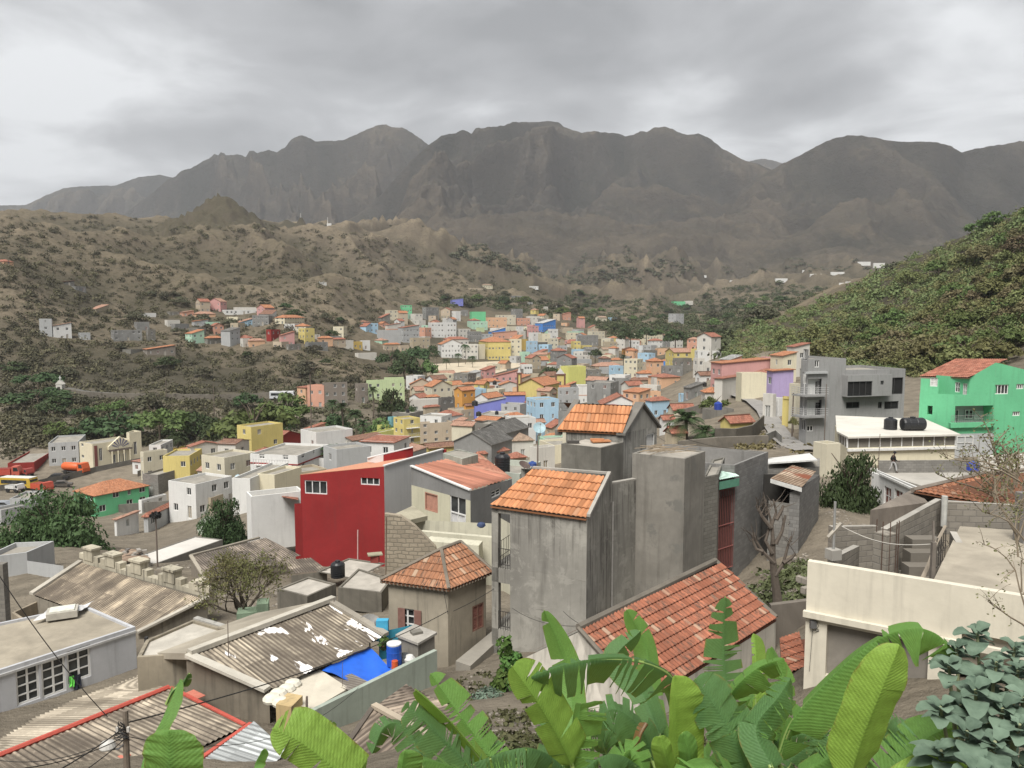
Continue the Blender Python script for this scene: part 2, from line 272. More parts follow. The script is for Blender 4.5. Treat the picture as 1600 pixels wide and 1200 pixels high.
# mesh building
class MB:
 def __init__(s):s.v=[];s.f=[];s.m=[];s.uv=[]
 def poly(s,pts,m=0,uv=None):
  i=len(s.v);s.v+=[tuple(p)for p in pts];s.f.append(tuple(range(i,i+len(pts))));s.m.append(m)
  s.uv.append(uv if uv else[(0,0)]*len(pts));return s
 def grid(s,rows,m=0,uvs=None,closed=False):
  i=len(s.v);nr=len(rows);nc=len(rows[0])
  for r in rows:s.v+=[tuple(p)for p in r]
  for a in range(nr-1):
   for b in range(nc if closed else nc-1):
    b2=(b+1)%nc
    s.f.append((i+a*nc+b,i+a*nc+b2,i+(a+1)*nc+b2,i+(a+1)*nc+b));s.m.append(m)
    s.uv.append([uvs[a][b],uvs[a][b2],uvs[a+1][b2],uvs[a+1][b]]if uvs else[(0,0)]*4)
  return s
 def box(s,o,x,y,z,m=0,uvm=True):
  o,x,y,z=Vector(o),Vector(x),Vector(y),Vector(z)
  if x.cross(y).dot(z)<0:o=o+x;x=-x
  lx,ly,lz=x.length,y.length,z.length
  for(a,u,v,lu,lv)in((o,x,z,lx,lz),(o+x,y,z,ly,lz),(o+x+y,-x,z,lx,lz),(o+y,-y,z,ly,lz),(o+z,x,y,lx,ly),(o+y,x,-y,lx,ly)):
   s.poly([a,a+u,a+u+v,a+v],m,[(0,0),(lu,0),(lu,lv),(0,lv)])
  return s
 def cbox(s,c,sx,sy,sz,yaw=0,m=0):
  ca,sa=math.cos(yaw),math.sin(yaw);X=Vector((ca,sa,0))*sx;Y=Vector((-sa,ca,0))*sy
  return s.box(Vector(c)-X/2-Y/2,X,Y,Vector((0,0,sz)),m)
 def prism(s,pts,z0,z1,m=0,cap=True):
  n=len(pts);L=0
  for i in range(n):
   a,b=pts[i],pts[(i+1)%n];l=math.hypot(b[0]-a[0],b[1]-a[1])
   s.poly([(a[0],a[1],z0),(b[0],b[1],z0),(b[0],b[1],z1),(a[0],a[1],z1)],m,[(L,z0),(L+l,z0),(L+l,z1),(L,z1)]);L+=l
  if cap:
   s.poly([(p[0],p[1],z1)for p in pts],m,[(p[0],p[1])for p in pts]);s.poly([(p[0],p[1],z0)for p in reversed(pts)],m,[(p[0],p[1])for p in reversed(pts)])
  return s
 def tube(s,pts,r,n=6,m=0,cap=True):
  pts=[Vector(p)for p in pts];rr=r if isinstance(r,(list,tuple))else[r]*len(pts);rows=[]
  up=Vector((.13,.21,.97));prev=None
  for i,p in enumerate(pts):
   d=(pts[min(i+1,len(pts)-1)]-pts[max(i-1,0)])
   if d.length<1e-9:d=Vector((0,0,1))
   d.normalize();a=(prev if prev is not None else up).cross(d)if prev is None else prev-d*prev.dot(d)
   if a.length<1e-4:a=Vector((1,0,0)).cross(d)
   a.normalize();prev=a;b=d.cross(a)
   rows.append([p+(a*math.cos(2*math.pi*k/n)+b*math.sin(2*math.pi*k/n))*rr[i]for k in range(n)])
  s.grid(rows,m,closed=True)
  if cap:s.poly(list(reversed(rows[0])),m);s.poly(rows[-1],m)
  return s
 def lathe(s,c,prof,n=16,m=0,axis='z'):
  rows=[]
  for(r,h)in prof:
   row=[]
   for k in range(n):
    a=2*math.pi*k/n;p=(r*math.cos(a),r*math.sin(a),h)
    if axis=='x':p=(h,r*math.cos(a),r*math.sin(a))
    row.append(Vector(c)+Vector(p))
   rows.append(row)
  s.grid(rows,m,closed=True);s.poly(list(reversed(rows[0])),m);s.poly(rows[-1],m);return s
 def build(s,name,mats,parent=None,origin=None,smooth=False):
  me=bpy.data.meshes.new(name);o=Vector(origin)if origin is not None else(ORG.get(parent.name,Vector())if parent else Vector())
  if parent and origin is None:o=ORG[parent.name]
  me.from_pydata([(p[0]-o.x,p[1]-o.y,p[2]-o.z)for p in s.v],[],s.f)
  for mt in(mats if isinstance(mats,(list,tuple))else[mats]):me.materials.append(mt)
  if any(s.m):me.polygons.foreach_set('material_index',s.m)
  uvl=me.uv_layers.new(name='UVMap');uvl.data.foreach_set('uv',[c for f in s.uv for q in f for c in q])
  if smooth:me.polygons.foreach_set('use_smooth',[True]*len(me.polygons))
  me.update();ob=bpy.data.objects.new(name,me);C.objects.link(ob)
  if parent:ob.parent=parent;ORG[ob.name]=o
  else:ob.location=o;ORG[ob.name]=o
  return ob
ORG={}
def tag(o,label=None,cat=None,group=None,kind=None):
 for k,v in(('label',label),('category',cat),('group',group),('kind',kind)):
  if v:o[k]=v
 return o
def thing(name,loc,label,cat,group=None):
 o=bpy.data.objects.new(name,None);o.empty_display_size=.5;C.objects.link(o);o.location=loc;ORG[o.name]=Vector(loc);return tag(o,label,cat,group)
def npmesh(name,V,Fq,mat,uv=None,smooth=False,ntri=4):
 me=bpy.data.meshes.new(name);n=len(Fq);me.vertices.add(len(V));me.vertices.foreach_set('co',np.asarray(V,np.float32).ravel())
 me.loops.add(n*ntri);me.loops.foreach_set('vertex_index',np.asarray(Fq,np.int32).ravel());me.polygons.add(n)
 me.polygons.foreach_set('loop_start',np.arange(0,n*ntri,ntri,dtype=np.int32))
 if smooth:me.polygons.foreach_set('use_smooth',np.ones(n,bool))
 me.update(calc_edges=True);me.materials.append(mat);return me
def link(name,me,parent=None,loc=None):
 o=bpy.data.objects.new(name,me);C.objects.link(o);o.parent=parent
 if loc is not None:o.location=loc
 return o
def gridmesh(name,X,Y,Z,mat):
 r,c=X.shape;V=np.stack([X,Y,Z],-1).reshape(-1,3);i=np.arange(r*c).reshape(r,c)
 Fq=np.stack([i[:-1,:-1],i[:-1,1:],i[1:,1:],i[1:,:-1]],-1).reshape(-1,4);return npmesh(name,V,Fq,mat,smooth=True)
# ground, mountains, haze
def ground_mat(name,mount=False):
 m,nt,b=newmat(name);t=NT(nt);b.inputs['Roughness'].default_value=1;b.inputs['Specular IOR Level'].default_value=.05
 big=t.noise(t.co(),.005,6,.6,.4);mid=t.noise(t.co(),.045,8,.65,.3);fin=t.noise(t.co(),.35,8,.7);far=t.noise(t.co(),.012,9,.66,.3)
 g=t.n.new('ShaderNodeNewGeometry');sep=t.n.new('ShaderNodeSeparateXYZ');t.l.new(g.outputs['Normal'],sep.inputs[0]);nz=sep.outputs[2]
 p=t.n.new('ShaderNodeSeparateXYZ');t.l.new(t.tc.outputs['Object'],p.inputs[0])
 rel=t.ma('ADD',t.attr('rel').outputs['Fac'],t.ma('MULTIPLY',t.ma('SUBTRACT',mid,.5),1.1))  # gullies darker, crests paler: vegetation, plus relief shading put into the colour
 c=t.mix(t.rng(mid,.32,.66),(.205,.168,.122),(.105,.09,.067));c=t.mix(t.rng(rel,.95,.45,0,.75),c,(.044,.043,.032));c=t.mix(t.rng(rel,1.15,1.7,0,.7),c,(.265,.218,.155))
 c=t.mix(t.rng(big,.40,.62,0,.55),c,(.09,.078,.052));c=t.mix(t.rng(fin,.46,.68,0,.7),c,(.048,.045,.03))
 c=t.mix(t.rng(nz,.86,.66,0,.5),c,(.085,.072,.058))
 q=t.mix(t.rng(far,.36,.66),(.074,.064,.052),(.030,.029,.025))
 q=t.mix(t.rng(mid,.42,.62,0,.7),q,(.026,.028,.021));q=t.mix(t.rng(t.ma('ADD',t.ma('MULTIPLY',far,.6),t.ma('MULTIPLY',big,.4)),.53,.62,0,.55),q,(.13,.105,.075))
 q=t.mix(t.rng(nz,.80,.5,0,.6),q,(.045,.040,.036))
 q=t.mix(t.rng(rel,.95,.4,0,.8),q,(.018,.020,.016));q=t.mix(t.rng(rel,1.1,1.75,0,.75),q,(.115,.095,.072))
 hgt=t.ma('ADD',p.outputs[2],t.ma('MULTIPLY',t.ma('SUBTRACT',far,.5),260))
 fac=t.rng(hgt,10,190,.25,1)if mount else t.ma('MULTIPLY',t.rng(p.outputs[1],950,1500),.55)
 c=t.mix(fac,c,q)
 if mount:t.bump(b,t.ma('ADD',t.ma('MULTIPLY',far,2),mid),.9,9)
 else:
  near=t.ma('MULTIPLY',t.rng(p.outputs[1],300,230,0,1),t.rng(p.outputs[2],-4,-12,0,1))
  c=t.mix(t.ma('MULTIPLY',near,.75),c,t.mix(t.rng(fin,.35,.7),(.27,.235,.185),(.155,.135,.108)))
  t.bump(b,t.ma('ADD',mid,fin),.7,1.2)
 t.l.new(c,b.inputs['Base Color']);return m
def addrel(me,rel):me.attributes.new('rel','FLOAT','POINT').data.foreach_set('value',np.asarray(rel,np.float32).ravel())
def make_ground():
 nu,nt_=760,760
 u=np.linspace(-1.45,1.45,nu);u=np.sign(u)*np.abs(u)**1.15
 T=np.linspace(math.log(K0-9),math.log(2700+K0),nt_)
 Y=np.exp(T)-K0;UU,YY=np.meshgrid(u,Y);X=UU*(YY+K0)
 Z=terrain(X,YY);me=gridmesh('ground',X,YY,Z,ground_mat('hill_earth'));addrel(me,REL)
 o=link('ground',me);tag(o,kind='structure')
 mb=MB();n=24
 for k in range(n):
  a,b_=2*math.pi*k/n,2*math.pi*(k+1)/n
  for r0,r1,z0,z1 in((3000,9000,-60,-60),(60,3000,-45,-60)):
   mb.poly([(r0*math.cos(a),r0*math.sin(a),z0),(r1*math.cos(a),r1*math.sin(a),z1),(r1*math.cos(b_),r1*math.sin(b_),z1),(r0*math.cos(b_),r0*math.sin(b_),z0)])
 o=mb.build('far_ground',ground_mat('far_earth',True));tag(o,kind='structure')
MR={'far':(4300,2300,[(-500,330),(-100,325),(0,321),(42,320),(70,306),(100,294),(125,291),(180,290),(215,277),(250,273),(268,277),(300,285),(350,300),(450,330),(600,370)]),'left':(3500,1900,[(60,420),(180,345),(240,300),(262,281),(275,275),(283,267),(300,262),(318,251),(328,247),(335,240),(341,243),(345,238),(350,239),(353,243),(372,241),(384,245),(390,236),(396,235),(402,239),(420,234),(432,238),(446,230),(454,219),(462,214),(472,211),(484,216),(492,221),(535,219),(560,209),(575,201),(590,196),(603,194),(612,199),(628,199),(645,208),(668,225),(720,262),(800,300),(900,340)]),'gap':(4600,3000,[(1050,320),(1120,275),(1160,255),(1180,250),(1195,248),(1208,251),(1225,256),(1280,270),(1400,300)]),'main':(2750,1230,[(440,390),(520,356),(560,335),(600,300),(635,258),(668,228),(690,212),(703,209),(712,209),(722,203),(730,205),(737,209),(743,200),(752,200),(790,196),(800,191),(830,191),(860,189),(872,191),(880,197),(892,203),(908,207),(930,205),(950,207),(966,208),(976,213),(990,211),(1000,205),(1010,206),(1022,199),(1040,198),(1052,202),(1066,209),(1076,211),(1092,208),(1112,218),(1130,233),(1148,243),(1164,251),(1185,256),(1225,275),(1300,320),(1400,370)]),'right':(2500,1300,[(1080,372),(1130,320),(1180,280),(1220,257),(1245,245),(1275,229),(1300,217),(1325,211),(1345,212),(1370,216),(1395,221),(1430,221),(1462,222),(1484,227),(1503,238),(1522,233),(1545,229),(1572,225),(1600,220),(1680,205),(1800,190),(2000,200),(2300,260)]),}
def make_mountains():
 mat=ground_mat('mountain_rock',True)
 for key,(YR,YB,prof)in MR.items():
  pr=np.array(prof,float);nu=620 if key in('main','left')else 420;nt_=260 if key in('main','right')else 170
  px=np.linspace(pr[0,0],pr[-1,0],nu);py=np.interp(px,pr[:,0],pr[:,1])
  x_=(px-800)/F;y_=(600-py)/F;dy=math.cos(PITCH)+y_*math.sin(PITCH);dz=-math.sin(PITCH)+y_*math.cos(PITCH)
  u=x_/dy;v=dz/dy
  t=np.concatenate([np.linspace(0,1,nt_),1+np.linspace(.02,.5,24)])
  Ur,T=np.meshgrid(u,t);Vr=np.meshgrid(v,t)[0]
  YRr=YR*(1+.05*np.sin(Ur*9)+.035*perlin(Ur*14+3,0*Ur))
  YY=YB+(YRr-YB)*T;X=Ur*YY*(1+0*T);ZR=Vr*YRr
  wx=X+130*perlin(X/500,YY/500);wy=YY+130*perlin(X/500+9,YY/500+4)
  fan=(YRr-YY)*(.8*np.tanh((.09-Ur)/.32)if key=='main' else .62*np.sin(X/420+.6));wx=wx+fan
  spur=ridged(wx/560+3.1,wy/950+.7,6,.47);small=ridged(wx/140,wy/260,5,.55)
  base=15.0;Tc=np.clip(T,0,1);f=Tc**1.35*.84+.16*Tc**4;sp2=ridged(wx/270+1.7,wy/380+3,5,.5)
  fade=np.clip((1-Tc)*5,0,1)**.8*np.clip(Tc*6,0,1)
  Z=base+(ZR-base)*f*(1+fade*(.44*(spur-1.05)+.15*(sp2-1.0)))+fade*(16*(small-.9)+5*(ridged(X/48,YY/70,4)-.8))
  REL=.3+.42*spur+.26*sp2+.2*small
  cap=Vr*YY*(1-.05*np.clip((1-Tc)*4,0,1));Z=np.where(T<=1,np.minimum(Z,cap),Z)
  jag=3.5*fbm(X/22,YY/60,3);Z=Z+jag*(Tc>.9)
  Z=np.where(T>1,ZR-(T-1)*(ZR+60)*1.6,Z)
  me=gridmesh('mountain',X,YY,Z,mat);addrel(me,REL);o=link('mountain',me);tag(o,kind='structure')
def make_haze():
 mb=MB().box((-9500,-400,-62),(19000,0,0),(0,10200,0),(0,0,62+1500))
 m=bpy.data.materials.new('haze');m.use_nodes=True;nt=m.node_tree;nt.nodes.clear()
 out=nt.nodes.new('ShaderNodeOutputMaterial');v=nt.nodes.new('ShaderNodeVolumePrincipled');v.inputs['Color'].default_value=(.86,.90,.96,1);v.inputs['Density'].default_value=HAZE;v.inputs['Anisotropy'].default_value=.2
 nt.links.new(v.outputs[0],out.inputs['Volume']);o=mb.build('haze',m);tag(o,kind='stuff')
HAZE=0.95e-4
# colours
COL=dict(white=(.66,.66,.64),offwhite=(.60,.58,.53),cream=(.60,.56,.44),creamp=(.66,.61,.46),grey=(.27,.27,.26),lgrey=(.42,.43,.43),conc=(.235,.225,.20),dconc=(.15,.145,.135),yellow=(.62,.52,.20),lyellow=(.66,.60,.34),lemon=(.66,.66,.22),orange=(.62,.32,.09),peach=(.66,.42,.27),salmon=(.60,.33,.24),pink=(.58,.32,.30),lilac=(.42,.34,.55),violet=(.20,.22,.56),blue=(.08,.24,.62),lblue=(.40,.58,.72),green=(.16,.52,.27),mint=(.42,.62,.48),lgreen=(.52,.62,.36),red=(.33,.03,.03),dred=(.26,.035,.03),tan=(.44,.38,.28),teal=(.20,.42,.44),gold=(.46,.33,.10),stone=(.24,.21,.18),beige=(.50,.42,.32))
ROOF=dict(o=(.46,.20,.105),r=(.35,.145,.098),p=(.43,.25,.18),b=(.24,.13,.09),g=(.30,.29,.27),w=(.60,.60,.58),t=(.36,.26,.19))
GLASS=lambda:glass_mat()
WHITE=lambda:simple((.68,.68,.66),.5)
def wallmat(c,far=True):
 if c in('conc','dconc','grey'):return plaster(COL[c],.35,.35,big=.25)
 return plaster(COL[c]if isinstance(c,str)else c,.14,.16,big=.2)
# walls with real openings
def facade(mb,A,B,z0,z1,holes=(),m=0,dep=.16,z1b=None):
 A=Vector((A[0],A[1],0));B=Vector((B[0],B[1],0));L=(B-A).length
 if L<1e-3:return
 d=(B-A)/L;nrm=Vector((d.y,-d.x,0));z1b=z1 if z1b is None else z1b
 hs=[(max(.02,a),min(L-.02,b),c,e)for a,b,c,e in holes if b>.05 and a<L-.05]
 zt=min(z1,z1b)
 P=lambda s,z,o=0:A+d*s-nrm*o+Vector((0,0,z))
 ss=sorted({0,L,*[q for h in hs for q in h[:2]]});zs=sorted({z0,zt,*[q for h in hs for q in h[2:]if z0<q<zt]})
 for i in range(len(ss)-1):
  for j in range(len(zs)-1):
   a,b,c,e=ss[i],ss[i+1],zs[j],zs[j+1]
   if b-a<1e-4 or e-c<1e-4:continue
   sm,zm=(a+b)/2,(c+e)/2
   if any(h[0]<sm<h[1]and h[2]<zm<h[3]for h in hs):continue
   mb.poly([P(a,c),P(b,c),P(b,e),P(a,e)],m,[(a,c),(b,c),(b,e),(a,e)])
 if abs(z1-z1b)>1e-3:
  pts=[P(0,zt),P(L,zt)]+([P(L,z1b)]if z1b>zt else[])+([P(0,z1)]if z1>zt else[])
  mb.poly(pts,m,[((p-A).dot(d),p.z)for p in pts])
 for a,b,c,e in hs:
  for q in([P(a,c),P(a,e),P(a,e,dep),P(a,c,dep)],[P(b,c,dep),P(b,e,dep),P(b,e),P(b,c)],[P(a,c,dep),P(b,c,dep),P(b,c),P(a,c)],[P(a,e),P(b,e),P(b,e,dep),P(a,e,dep)]):
   mb.poly(q,m,[(0,0),(.1,0),(.1,.1),(0,.1)])
def fframe(A,B):
 A=Vector((A[0],A[1],0));B=Vector((B[0],B[1],0));d=(B-A).normalized();return A,d,Vector((d.y,-d.x,0))
def window(root,A,B,rect,kind='w',dep=.13,nx=2,ny=2,fcol=None,far=False,label=None,shut=(.22,.09,.07)):
 A,d,n=fframe(A,B);s0,s1,h0,h1=rect;w,h=s1-s0,h1-h0;Z=Vector((0,0,1));fm=simple(fcol,.5)if fcol else WHITE()
 P=lambda s,z,o:A+d*s-n*o+Z*z
 t=.08 if not far else .09
 f=MB();W_=d*w
 f.box(P(s0,h0,dep),d*w,n*.05,Z*t);f.box(P(s0,h1-t,dep),d*w,n*.05,Z*t)
 f.box(P(s0,h0+t,dep),d*t,n*.05,Z*(h-2*t));f.box(P(s1-t,h0+t,dep),d*t,n*.05,Z*(h-2*t))
 for i in range(1,nx):f.box(P(s0+w*i/nx-t/2,h0+t,dep+.003),d*t,n*.045,Z*(h-2*t))
 if not far:
  for j in range(1,ny):f.box(P(s0+t,h0+h*j/ny-t*.35,dep+.006),d*(w-2*t),n*.035,Z*t*.7)
 pm=GLASS()
 if kind in 'sr':pm=simple(shut,.7,bump=.0)
 if kind=='d':pm=simple(shut,.6)
 if kind=='o':pm=simple((.012,.012,.012),.9)  # near-black panel stands in for the dark inside of an opening
 p=MB()
 if kind=='s':
  k=max(3,int(h/.12))
  for i in range(k):p.box(P(s0+t,h0+t+(h-2*t)*i/k,dep+.03),d*(w-2*t),n*.04+Z*-.02,Z*((h-2*t)/k*.8))
 p.box(P(s0+.01,h0+.01,dep+.07),d*(w-.02),n*.03,Z*(h-.02))
 nm={'d':'door','s':'shutter'}.get(kind,'window')
 if far:
  f.m=[0]*len(f.f);k0=len(f.f);i0=len(f.v);f.v+=p.v;f.f+=[tuple(q+i0 for q in ff)for ff in p.f];f.uv+=p.uv;f.m=[0]*k0+[1]*len(p.f)
  o=f.build(nm,[fm,pm],root)
 else:
  o=f.build(nm,fm,root);p.build('pane' if kind in 'wo' else 'panel',pm,o)
 if label:o['label']=label
 return o
def rect_px(A,B,px0,py0,px1,py1):
 A_,d,n=fframe(A,B);r=[]
 for px,py in((px0,(py0+py1)/2),(px1,(py0+py1)/2),((px0+px1)/2,py1),((px0+px1)/2,py0)):
  v=dirv(px,py);t=A_.dot(n)/v.dot(n);p=v*t;r.append(((p-A_).dot(d),p.z))
 return(min(r[0][0],r[1][0]),max(r[0][0],r[1][0]),r[2][1],r[3][1])
def inset(poly,k):
 n=len(poly);out=[]
 for i in range(n):
  p0,p1,p2=Vector(poly[i-1][:2]),Vector(poly[i][:2]),Vector(poly[(i+1)%n][:2])
  a=(p1-p0).normalized();b=(p2-p1).normalized();na=Vector((-a.y,a.x));nb=Vector((-b.y,b.x))
  m=(na+nb);m=m/max(.3,m.dot(na));out.append(tuple(p1+m*k))
 return out
def deck(mb,poly,z,par=.35,th=.15,mw=0,md=1):
 q=inset(poly,th);n=len(poly)
 for i in range(n):
  a,b,c,e=poly[i],poly[(i+1)%n],q[(i+1)%n],q[i]
  mb.poly([(a[0],a[1],z),(b[0],b[1],z),(c[0],c[1],z),(e[0],e[1],z)],mw,[(0,0),(1,0),(1,.1),(0,.1)])
  mb.poly([(e[0],e[1],z),(c[0],c[1],z),(c[0],c[1],z-par),(e[0],e[1],z-par)],mw,[(0,0),(1,0),(1,.3),(0,.3)])
 mb.poly([(p[0],p[1],z-par)for p in q],md,[(p[0],p[1])for p in q])
def slab(mb,pts,th=.12,m=0,uvs=None):
 pts=[Vector(p)for p in pts];n=len(pts);o=Vector((0,0,-th))
 e=(pts[1]-pts[0]);L=e.length;e.normalize();nn=e.cross(pts[-1]-pts[0]).normalized();v=nn.cross(e)
 uv=[((p-pts[0]).dot(e)/TW,(p-pts[0]).dot(v)/TR)for p in pts]
 mb.poly(pts,m,uv);mb.poly([p+o for p in reversed(pts)],m,[(0,0)]*n)
 for i in range(n):mb.poly([pts[i]+o,pts[(i+1)%n]+o,pts[(i+1)%n],pts[i]],m,[(0,.5)]*4)
TW,TR=.22,.36
def tilegrid(mb,P00,P10,P11,P01,w=.22,r=.36,amp=.05,lip=.035,m=0,n=6,uvm=False):
 P00,P10,P11,P01=map(Vector,(P00,P10,P11,P01));e=(P10-P00);L=e.length;e.normalize()
 nn=e.cross(P01-P00).normalized();v=nn.cross(e)
 if nn.z<0:nn=-nn
 H=(P01-P00).dot(v);a0=(P01-P00).dot(e);b0=(P11-P00).dot(e);nr=max(1,round(abs(H)/r))if r else 1;nc=round(L/w)*n
 U0,U1=min(0,a0),max(L,b0);nc=round((U1-U0)/w)*n
 def line(vk,up):
  f=vk/nr;lo,hi=a0*f,L+(b0-L)*f;pts=[];uv=[]
  for i in range(nc+1):
   u0=U0+(U1-U0)*i/nc;u=min(max(u0,lo),hi)
   ph=math.pi*u/w;h=amp*abs(math.cos(ph))if r else amp*.5*(1+math.cos(2*ph))
   pts.append(P00+e*u+v*(H*f)+nn*(h+up));uv.append((u,f*abs(H))if uvm else(u/w+.5,vk))
  return pts,uv
 if not r:
  ls=[line(0,0),line(1,0)];mb.grid([q[0]for q in ls],m,[q[1]for q in ls]);return
 ls=[]
 for k in range(nr):
  a=line(k,lip);b=line(k+1,0)
  a1=[(x,y+.001)for x,y in a[1]];b1=[(x,y-.001)for x,y in b[1]]
  ls+=[(a[0],a1),(b[0],b1)]
 mb.grid([q[0]for q in ls],m,[q[1]for q in ls])
 k=Vector((0,0,-.08));mb.poly([P00+k,P10+k,P10,P00],m);mb.poly([P00+k,P01+k,P11+k,P10+k],m)
# generic house
def mdeck():return plaster((.33,.31,.27),.4,0,big=.5,key='deck')
def house(L,Cn,Rr,z0,z1,roof='F',rise=1.6,wall='cream',rc='o',label='',name='house',cat='house',group=None,far=True,floors=None,gap=2.6,wins=(1,1),over=.25,ridge=None,par=.4,holesL=None,holesR=None,wmat=None,kinds='wwwws',band=None,balc=0,door=True,wsize=(1.0,1.15),tank=0,wl=None,stain=None):
 L,Cn,Rr=Vector(L[:2]),Vector(Cn[:2]),Vector(Rr[:2]);K=L+(Rr-Cn);poly=[L,Cn,Rr,K];base=z0+1.2
 rt=thing(name,(Cn.x,Cn.y,base),label,cat,group);LAST.append(rt)
 wm=wmat or wallmat(wall);ob=[]
 H=z1-base;nf=floors or max(1,int((H+.5)/2.8));fh=H/nf
 sides=[(L,Cn,wins[0],holesL),(Cn,Rr,wins[1],holesR)];rectl=[]
 for A,B,do,given in sides:
  hs=[]
  if given is not None:hs=[(r,k)for r,k in given]
  elif do:
   l=(B-A).length;n=int(l/gap)
   if l>1.7 and n<1:n=1
   for f_ in range(nf):
    for i in range(n):
     if random.random()<.12:continue
     c=l*(i+.5)/n;ww=wsize[0]*(.55 if random.random()<.15 else 1);k=random.choice(kinds)
     b=base+fh*f_+.95;hh=wsize[1]*min(1,fh/2.6)
     if f_==0 and door and i==n//2:hs.append(((c-.45,c+.45,base+.05,base+2.05),'d'))
     else:hs.append(((c-ww/2,c+ww/2,b,b+hh),k))
  rectl.append(hs)
 w=MB()
 gab=roof in 'GT'
 for i,(A,B)in enumerate(((L,Cn),(Cn,Rr),(Rr,K),(K,L))):
  if(B-A).length<.05:continue
  hs=[r for r,k in rectl[i]]if i<2 else[]
  za=zb=z1
  if roof=='S':za=zb=None;zz=lambda p:z1+rise*max(0,min(1,(p-Cn).dot((Rr-Cn))/max(.01,(Rr-Cn).length_squared)));za,zb=zz(A),zz(B)
  facade(w,A,B,z0,za,hs,0,z1b=zb)
 if gab:
  ends=((Cn,Rr),(K,L))if roof=='G' else((L,Cn),(Rr,K))
  for A,B in ends:
   M_=(A+B)/2;w.poly([(A.x,A.y,z1),(B.x,B.y,z1),(M_.x,M_.y,z1+rise)],0,[(0,0),((B-A).length,0),((B-A).length/2,rise)])
 if roof=='F':deck(w,[tuple(p)for p in poly],z1,par,.15,0,1)
 w.build('wall',[wm,mdeck()],rt)
 V3=lambda p,z:Vector((p.x,p.y,z))
 if roof!='F':
  r=MB();a=(Cn-L).normalized()if(Cn-L).length>.05 else Vector((1,0));b=(Rr-Cn).normalized()if(Rr-Cn).length>.05 else Vector((-a.y,a.x))
  o=over;l2=L-a*o-b*o;c2=Cn+a*o-b*o;r2=Rr+a*o+b*o;k2=K-a*o+b*o;ze=z1-o*.35;up=z1+rise+.05
  if roof=='G':
   m1,m2=(k2+l2)/2,(c2+r2)/2;slab(r,[V3(l2,ze),V3(c2,ze),V3(m2,up),V3(m1,up)]);slab(r,[V3(r2,ze),V3(k2,ze),V3(m1,up),V3(m2,up)])
   r.tube([V3(m1,up+.02),V3(m2,up+.02)],.09,5)
  elif roof=='T':
   m1,m2=(l2+c2)/2,(r2+k2)/2;slab(r,[V3(c2,ze),V3(r2,ze),V3(m2,up),V3(m1,up)]);slab(r,[V3(k2,ze),V3(l2,ze),V3(m1,up),V3(m2,up)])
   r.tube([V3(m1,up+.02),V3(m2,up+.02)],.09,5)
  elif roof=='S':
   sl_=rise/max(.5,(Rr-Cn).length);slab(r,[V3(l2,z1-o*sl_+.1),V3(c2,z1-o*sl_+.1),V3(r2,z1+rise+o*sl_+.1),V3(k2,z1+rise+o*sl_+.1)])
  else:
   la,lb=(Cn-L).length,(Rr-Cn).length;cen=(l2+c2+r2+k2)/4
   if la>=lb:q=(la-lb)/2;h1,h2=cen-a*q,cen+a*q;F4=[[l2,c2,h2,h1],[c2,r2,h2],[r2,k2,h1,h2],[k2,l2,h1]]
   else:q=(lb-la)/2;h1,h2=cen-b*q,cen+b*q;F4=[[l2,c2,h1],[c2,r2,h2,h1],[r2,k2,h2],[k2,l2,h1,h2]]
   for f4 in F4:slab(r,[V3(p,up if(p-h1).length<1e-6 or(p-h2).length<1e-6 else ze)for p in f4])
  r.build('roof',tiles(ROOF[rc],.22,fine=True)if rc not in 'gw' else corrug(ROOF[rc],shade(ROOF[rc],.5),fine=True),rt)
 for i,(A,B,do,given)in enumerate(sides):
  for rr_,k in rectl[i]:
   window(rt,A,B,rr_,k,far=far,nx=2,ny=2,shut=random.choice([(.30,.30,.28),(.16,.07,.05),(.07,.10,.08),(.35,.30,.22)]))
 if band:
  bm=MB();hgt=z1-.05
  for f_ in range(1,nf):
   z=base+fh*f_
   for A,B in((L,Cn),(Cn,Rr)):
    A_,d,n=fframe(A,B);l=(B-A).length;bm.box(A_+Vector((0,0,z))-d*0,d*l,n*.06,Vector((0,0,.22)))
  bm.build('band',wallmat(band),rt)
 if balc:
  for f_ in range(1,nf):
   A,B=(L,Cn)if balc==1 else(Cn,Rr);A_,d,n=fframe(A,B);l=(B-A).length;z=base+fh*f_;bm=MB();s=l*.12;e=l*.76
   bm.box(A_+d*s+Vector((0,0,z-.12))+n*.01,d*e,n*.9,Vector((0,0,.12)));o=bm.build('balcony',WHITE(),rt)
   rl=MB()
   for k in range(int(e/.5)+1):rl.box(A_+d*(s+k*.5)+n*.84+Vector((0,0,z)),d*.05,n*.05,Vector((0,0,.9)))
   rl.box(A_+d*s+n*.83+Vector((0,0,z+.9)),d*e,n*.07,Vector((0,0,.06)));rl.build('railing',simple((.45,.45,.44),.5),o)
 if tank and roof=='F':
  cen=(L+Cn+Rr+K)/4;water_tank(cen.x,cen.y,z1-par,.55,1.1,' '.join(('black water tank on the roof of the '+label).split()[:16]))
 return rt
def water_tank(x,y,z,r,h,label,col=(.015,.016,.018)):
 t=thing('water_tank',(x,y,z),label,'water tank','black water tanks on the roofs');b=MB();prof=[(r,0)]
 n=6
 for i in range(n):a=i/n*h*.8;prof+=[(r,a+.02),(r*1.03,a+h*.8/n*.5),(r,a+h*.8/n-.02)]
 prof+=[(r*.98,h*.82),(r*.7,h*.93),(r*.35,h*.97)]
 b.lathe((x,y,z),prof,18);b.build('tank_body',simple(col,.35,spec=.5),t,smooth=False)
 l=MB();l.lathe((x,y,z+h*.97),[(r*.36,0),(r*.36,h*.06),(r*.3,h*.08)],14);l.build('lid',simple(col,.35),t);return t
def XY(px,py,Y):return at(px,py,Y)
